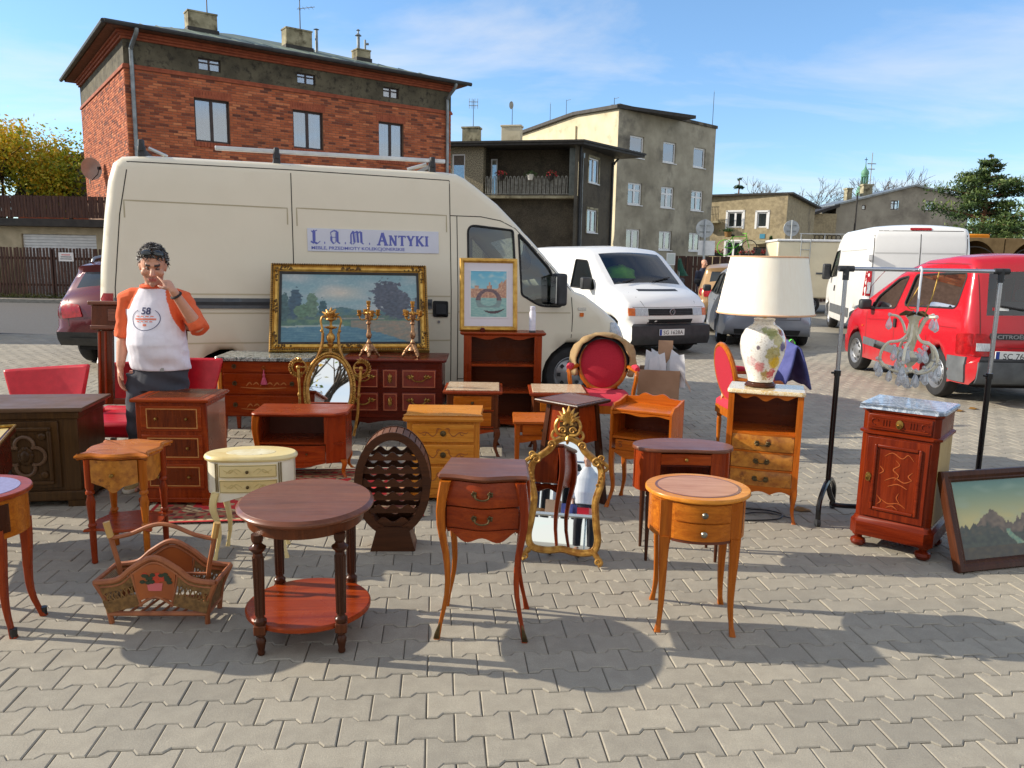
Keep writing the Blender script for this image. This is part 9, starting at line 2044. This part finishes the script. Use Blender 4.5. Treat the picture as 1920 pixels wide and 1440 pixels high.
# ---------------------------------------------------------------- street bits on the right
grs = P('sign_back',(186,192,196),(160,166,170),.5,.3,sc=5)
for X,lb,wide in (((7.28,30,0),'round road sign seen from behind on a tall pole left of the lampshade',True),((12.0,34,0),'round road sign seen from behind before the tan house',False)):
 t = E('road_sign',lb,'road sign',X); z = 2.9 if wide else 3.15; mb = MB(); mb.cyl((0,-.05,0),(0,-.05,z+.35),.035); mb.build('pole',grs,t); mb = MB(); mb.lathe([(.34,0),(.345,.01),(.34,.02)],28); mb.v = [(x,y_,z_) for x,z_,y_ in mb.v]; mb.v = [(x,y_,z_+z) for x,y_,z_ in mb.v]; mb.build('disc',grs,t)
 mb = MB(); mb.box(-.2,.2,-.03,-.003,z+.1,z+.14); mb.box(-.2,.2,-.03,-.003,z-.14,z-.1); mb.build('bracket',gutterm,t)
 if wide: bx('plate',wwin,t,-.22,.42,.0,.02,z-1.0,z-.45);
t = E('notice_board','small white notice board on the picket fence behind the white van','notice board',(6.15,30.6,0)); bx('post',grs,t,-.03,.03,0,.05,0,1.5); bx('board',wwin,t,-.17,.17,-.03,-.002,1.5,1.97); bx('panel',P('notice_grey',(196,206,204),None,.6),t,-.14,.14,-.033,-.03,1.54,1.93)
t = E('green_parasol','furled dark green parasol standing near the picket fence','parasol',(6.0,28.2,0)); MB().cyl((0,0,0),(0,0,1.75),.02).build('pole',grs,t); mb = MB(); mb.loft([[((.03+.13*f+.03*sin(3*a))*cos(a)+.18*f*f,(.03+.10*f)*sin(a),1.75-.62*f) for a in [2*pi*i/14 for i in range(14)]] for f in (0,.3,.6,.85,1)]); mb.build('canopy',P('parasol_green',(28,84,66),(20,62,50),.8,sc=8),t)
bik = P('bike_green',(110,206,40),(90,180,30),.4)
t = E('bicycle','green bicycle with flower basket mounted above the board fence','bicycle',(9.55,33.5,1.93),0)
for x,nm in ((-.52,0),(.52,1)): mb = MB(); mb.torus((x,0,.34),.33,.018,'y',28,6); wh = mb.build('wheel',rubber if nm else bik,t); mb = MB(); [mb.cyl((x,0,.34),(x+.32*cos(k*pi/6),0,.34+.32*sin(k*pi/6)),.004,n=3) for k in range(12)]; mb.build('spokes',grs,wh)
mb = MB(); A_,B_,C_,D_ = (-.52,0,.34),(-.12,0,.32),(-.22,0,.8),(.36,0,.82)
for p,q in ((A_,B_),(B_,C_),(C_,A_),(C_,D_),(B_,(.39,0,.74)),((.35,0,.92),(.52,0,.34))): mb.cyl(p,q,.018)
mb.build('frame',bik,t); mb = MB(); mb.tube([(.28,-.24,.96),(.36,-.1,.95),(.36,.1,.95),(.28,.24,.96)],.014); mb.build('handlebar',bik,t); mb = MB(); mb.ball((-.24,0,.86),.1,1.2,.6,.5); mb.build('saddle',rubber,t)
mb = MB(); mb.lathe([(.12,.78),(.17,1.0),(.15,1.0)],12,(-.42,0,0)); mb.build('basket',wick,t)
r = random.Random(2); leaves('flowers',[(Vector((-.42+r.gauss(0,.1),r.gauss(0,.1),1.02+abs(r.gauss(0,.06)))),r.random()) for k in range(160)],.04,thu,t,1)
for i,(x,lb) in enumerate(((8.75,'red flower box at the left end of the board fence'),(10.1,'red flower box in the middle of the board fence'),(11.0,'red flower box near the tan house door'))):
 t = E('flower_box',lb,'flower box',(x,33.85,1.9),0,'flower boxes on the board fence'); bx('trough',potd,t,-.3,.3,-.1,.1,0,.14); r = random.Random(i+5); leaves('flowers',[(Vector((r.uniform(-.3,.3),r.gauss(0,.08),.15+abs(r.gauss(0,.07)))),r.random()) for k in range(150)],.045,leafmat('flowers_red',[(60,80,40),(150,44,50),(190,60,66)]) if not i else bpy.data.materials['flowers_red'],t,i)
bpy.data.materials.get('flowers_red')
crm = paint('paint_trailer',(230,220,190),.4)
t = E('market_trailer','cream boxy market trailer with roof rail behind the cars','trailer',(8.75,26,0),-8); bx('body',crm,t,0,4.6,0,2.1,.5,2.36,bev=.05); bx('roof_edge',wwin,t,-.03,4.63,-.03,2.13,2.362,2.44,bev=.02)
mb = MB(); [mb.cyl((x,.05,2.44),(x,.05,2.62),.012,n=5) for x in (.75,1.5,2.6,4.2)]; mb.cyl((.7,.05,2.62),(4.4,.05,2.62),.014,n=5); mb.cyl((.75,-.04,1.0),(.75,-.04,2.44),.014,n=5); mb.cyl((1.05,-.04,1.0),(1.05,-.04,2.44),.014,n=5)
for k in range(6): mb.cyl((.75,-.04,1.1+.25*k),(1.05,-.04,1.1+.25*k),.01,n=4)
mb.build('ladder_rail',grs,t); bx('shutter_edge',plastg,t,1.3,4.4,-.02,-.001,1.3,1.36)
for x in (1.2,3.4): wheel(t,x,.1,.3,.18,'steel',-1)
# brown arched market tents
tent = P('tent_brown',(150,124,84),(120,96,62),.9,sc=4)
for i,(x,lb) in enumerate(((12.6,'brown arched market tent half hidden behind the tall white van'),(14.15,'brown arched market tent above the red car roof'),(15.95,'brown arched market tent at the right edge with dark opening'),(17.8,'brown arched market tent farthest to the right'))):
 t = E('market_tent',lb,'tent',(x,24,0),0,'row of brown arched market tents'); w2 = .88
 arc = [(w2*.88*cos(pi*k/20),1.45+.98*sin(pi*k/20)) for k in range(21)]; outer = [(w2,0),(w2,2.5),(-w2,2.5),(-w2,0)]
 poly = [(w2,0),(w2,2.52),(-w2,2.52),(-w2,0),(-w2*.88,0)]+[(a,b) for a,b in arc[::-1]]+[(w2*.88,0)]
 v_,f_ = cdt(poly,[],.4); mb = MB(); mb.add([(p[0],0,p[1]) for p in v_],f_); mb.build('front',tent,t,fix=False)
 mb = MB(); mb.add([(-w2,0,2.52),(w2,0,2.52),(w2,2.6,2.62),(-w2,2.6,2.62),(-w2,0,0),(-w2,2.6,0),(w2,0,0),(w2,2.6,0)],[(0,1,2,3),(0,3,5,4),(1,6,7,2),(3,2,7,5)]); mb.build('canopy',tent,t,fix=False)
 mb = MB(); [mb.torus((0,.001,1.45),.80,.02,'y',20,5,0,pi)]; mb.build('edge_cord',darktrim,t)
t = E('orange_canopy','small bright orange canopy top showing over the brown tents','canopy',(16.1,27.5,0)); bx('cover',P('canopy_orange',(240,150,20),(226,132,14),.8,sc=4),t,-.6,.6,0,1.4,2.45,2.78,bev=.05); [bx('pole',grs,t,x-.02,x+.02,.1,.14,0,2.45) for x in (-.5,.5)]
# fallen leaves on the paving
lf = leafmat('leaf_fallen',[(150,110,50),(196,160,70),(120,74,40)]); r = random.Random(12)
for i,(x,y,lb) in enumerate(((1.95,4.93,'single pale dry leaf on the paving by the lamp cabinet foot'),(5.1,8.6,'dry brown leaf on the paving near the red car wheel'),(5.35,8.75,'second dry leaf lying by the red car wheel'))):
 mb = MB(); mb.loft([[(x-.06,y,.006),(x-.02,y+.035,.02),(x+.04,y+.03,.008)],[(x-.05,y-.02,.008),(x,y,.024),(x+.06,y-.01,.006)],[(x-.02,y-.04,.006),(x+.02,y-.035,.014),(x+.05,y-.03,.007)]],cap=False,closed=False); o = mb.build('fallen_leaf',lf,None,fix=False); tag(o,lb,'leaf')
# wild growth at the foot of the brick house and fences
gm = leafmat('grass_blade',[(60,72,30),(96,104,44),(130,126,66)]); pts = []
for k in range(1600): pts.append((Vector((r.uniform(-24,-13.6),26.9+r.gauss(0,.08),abs(r.gauss(0,.06)))),r.random()))
o = leaves('weeds',pts,.07,gm,None,4,.2); o['kind'] = 'stuff'
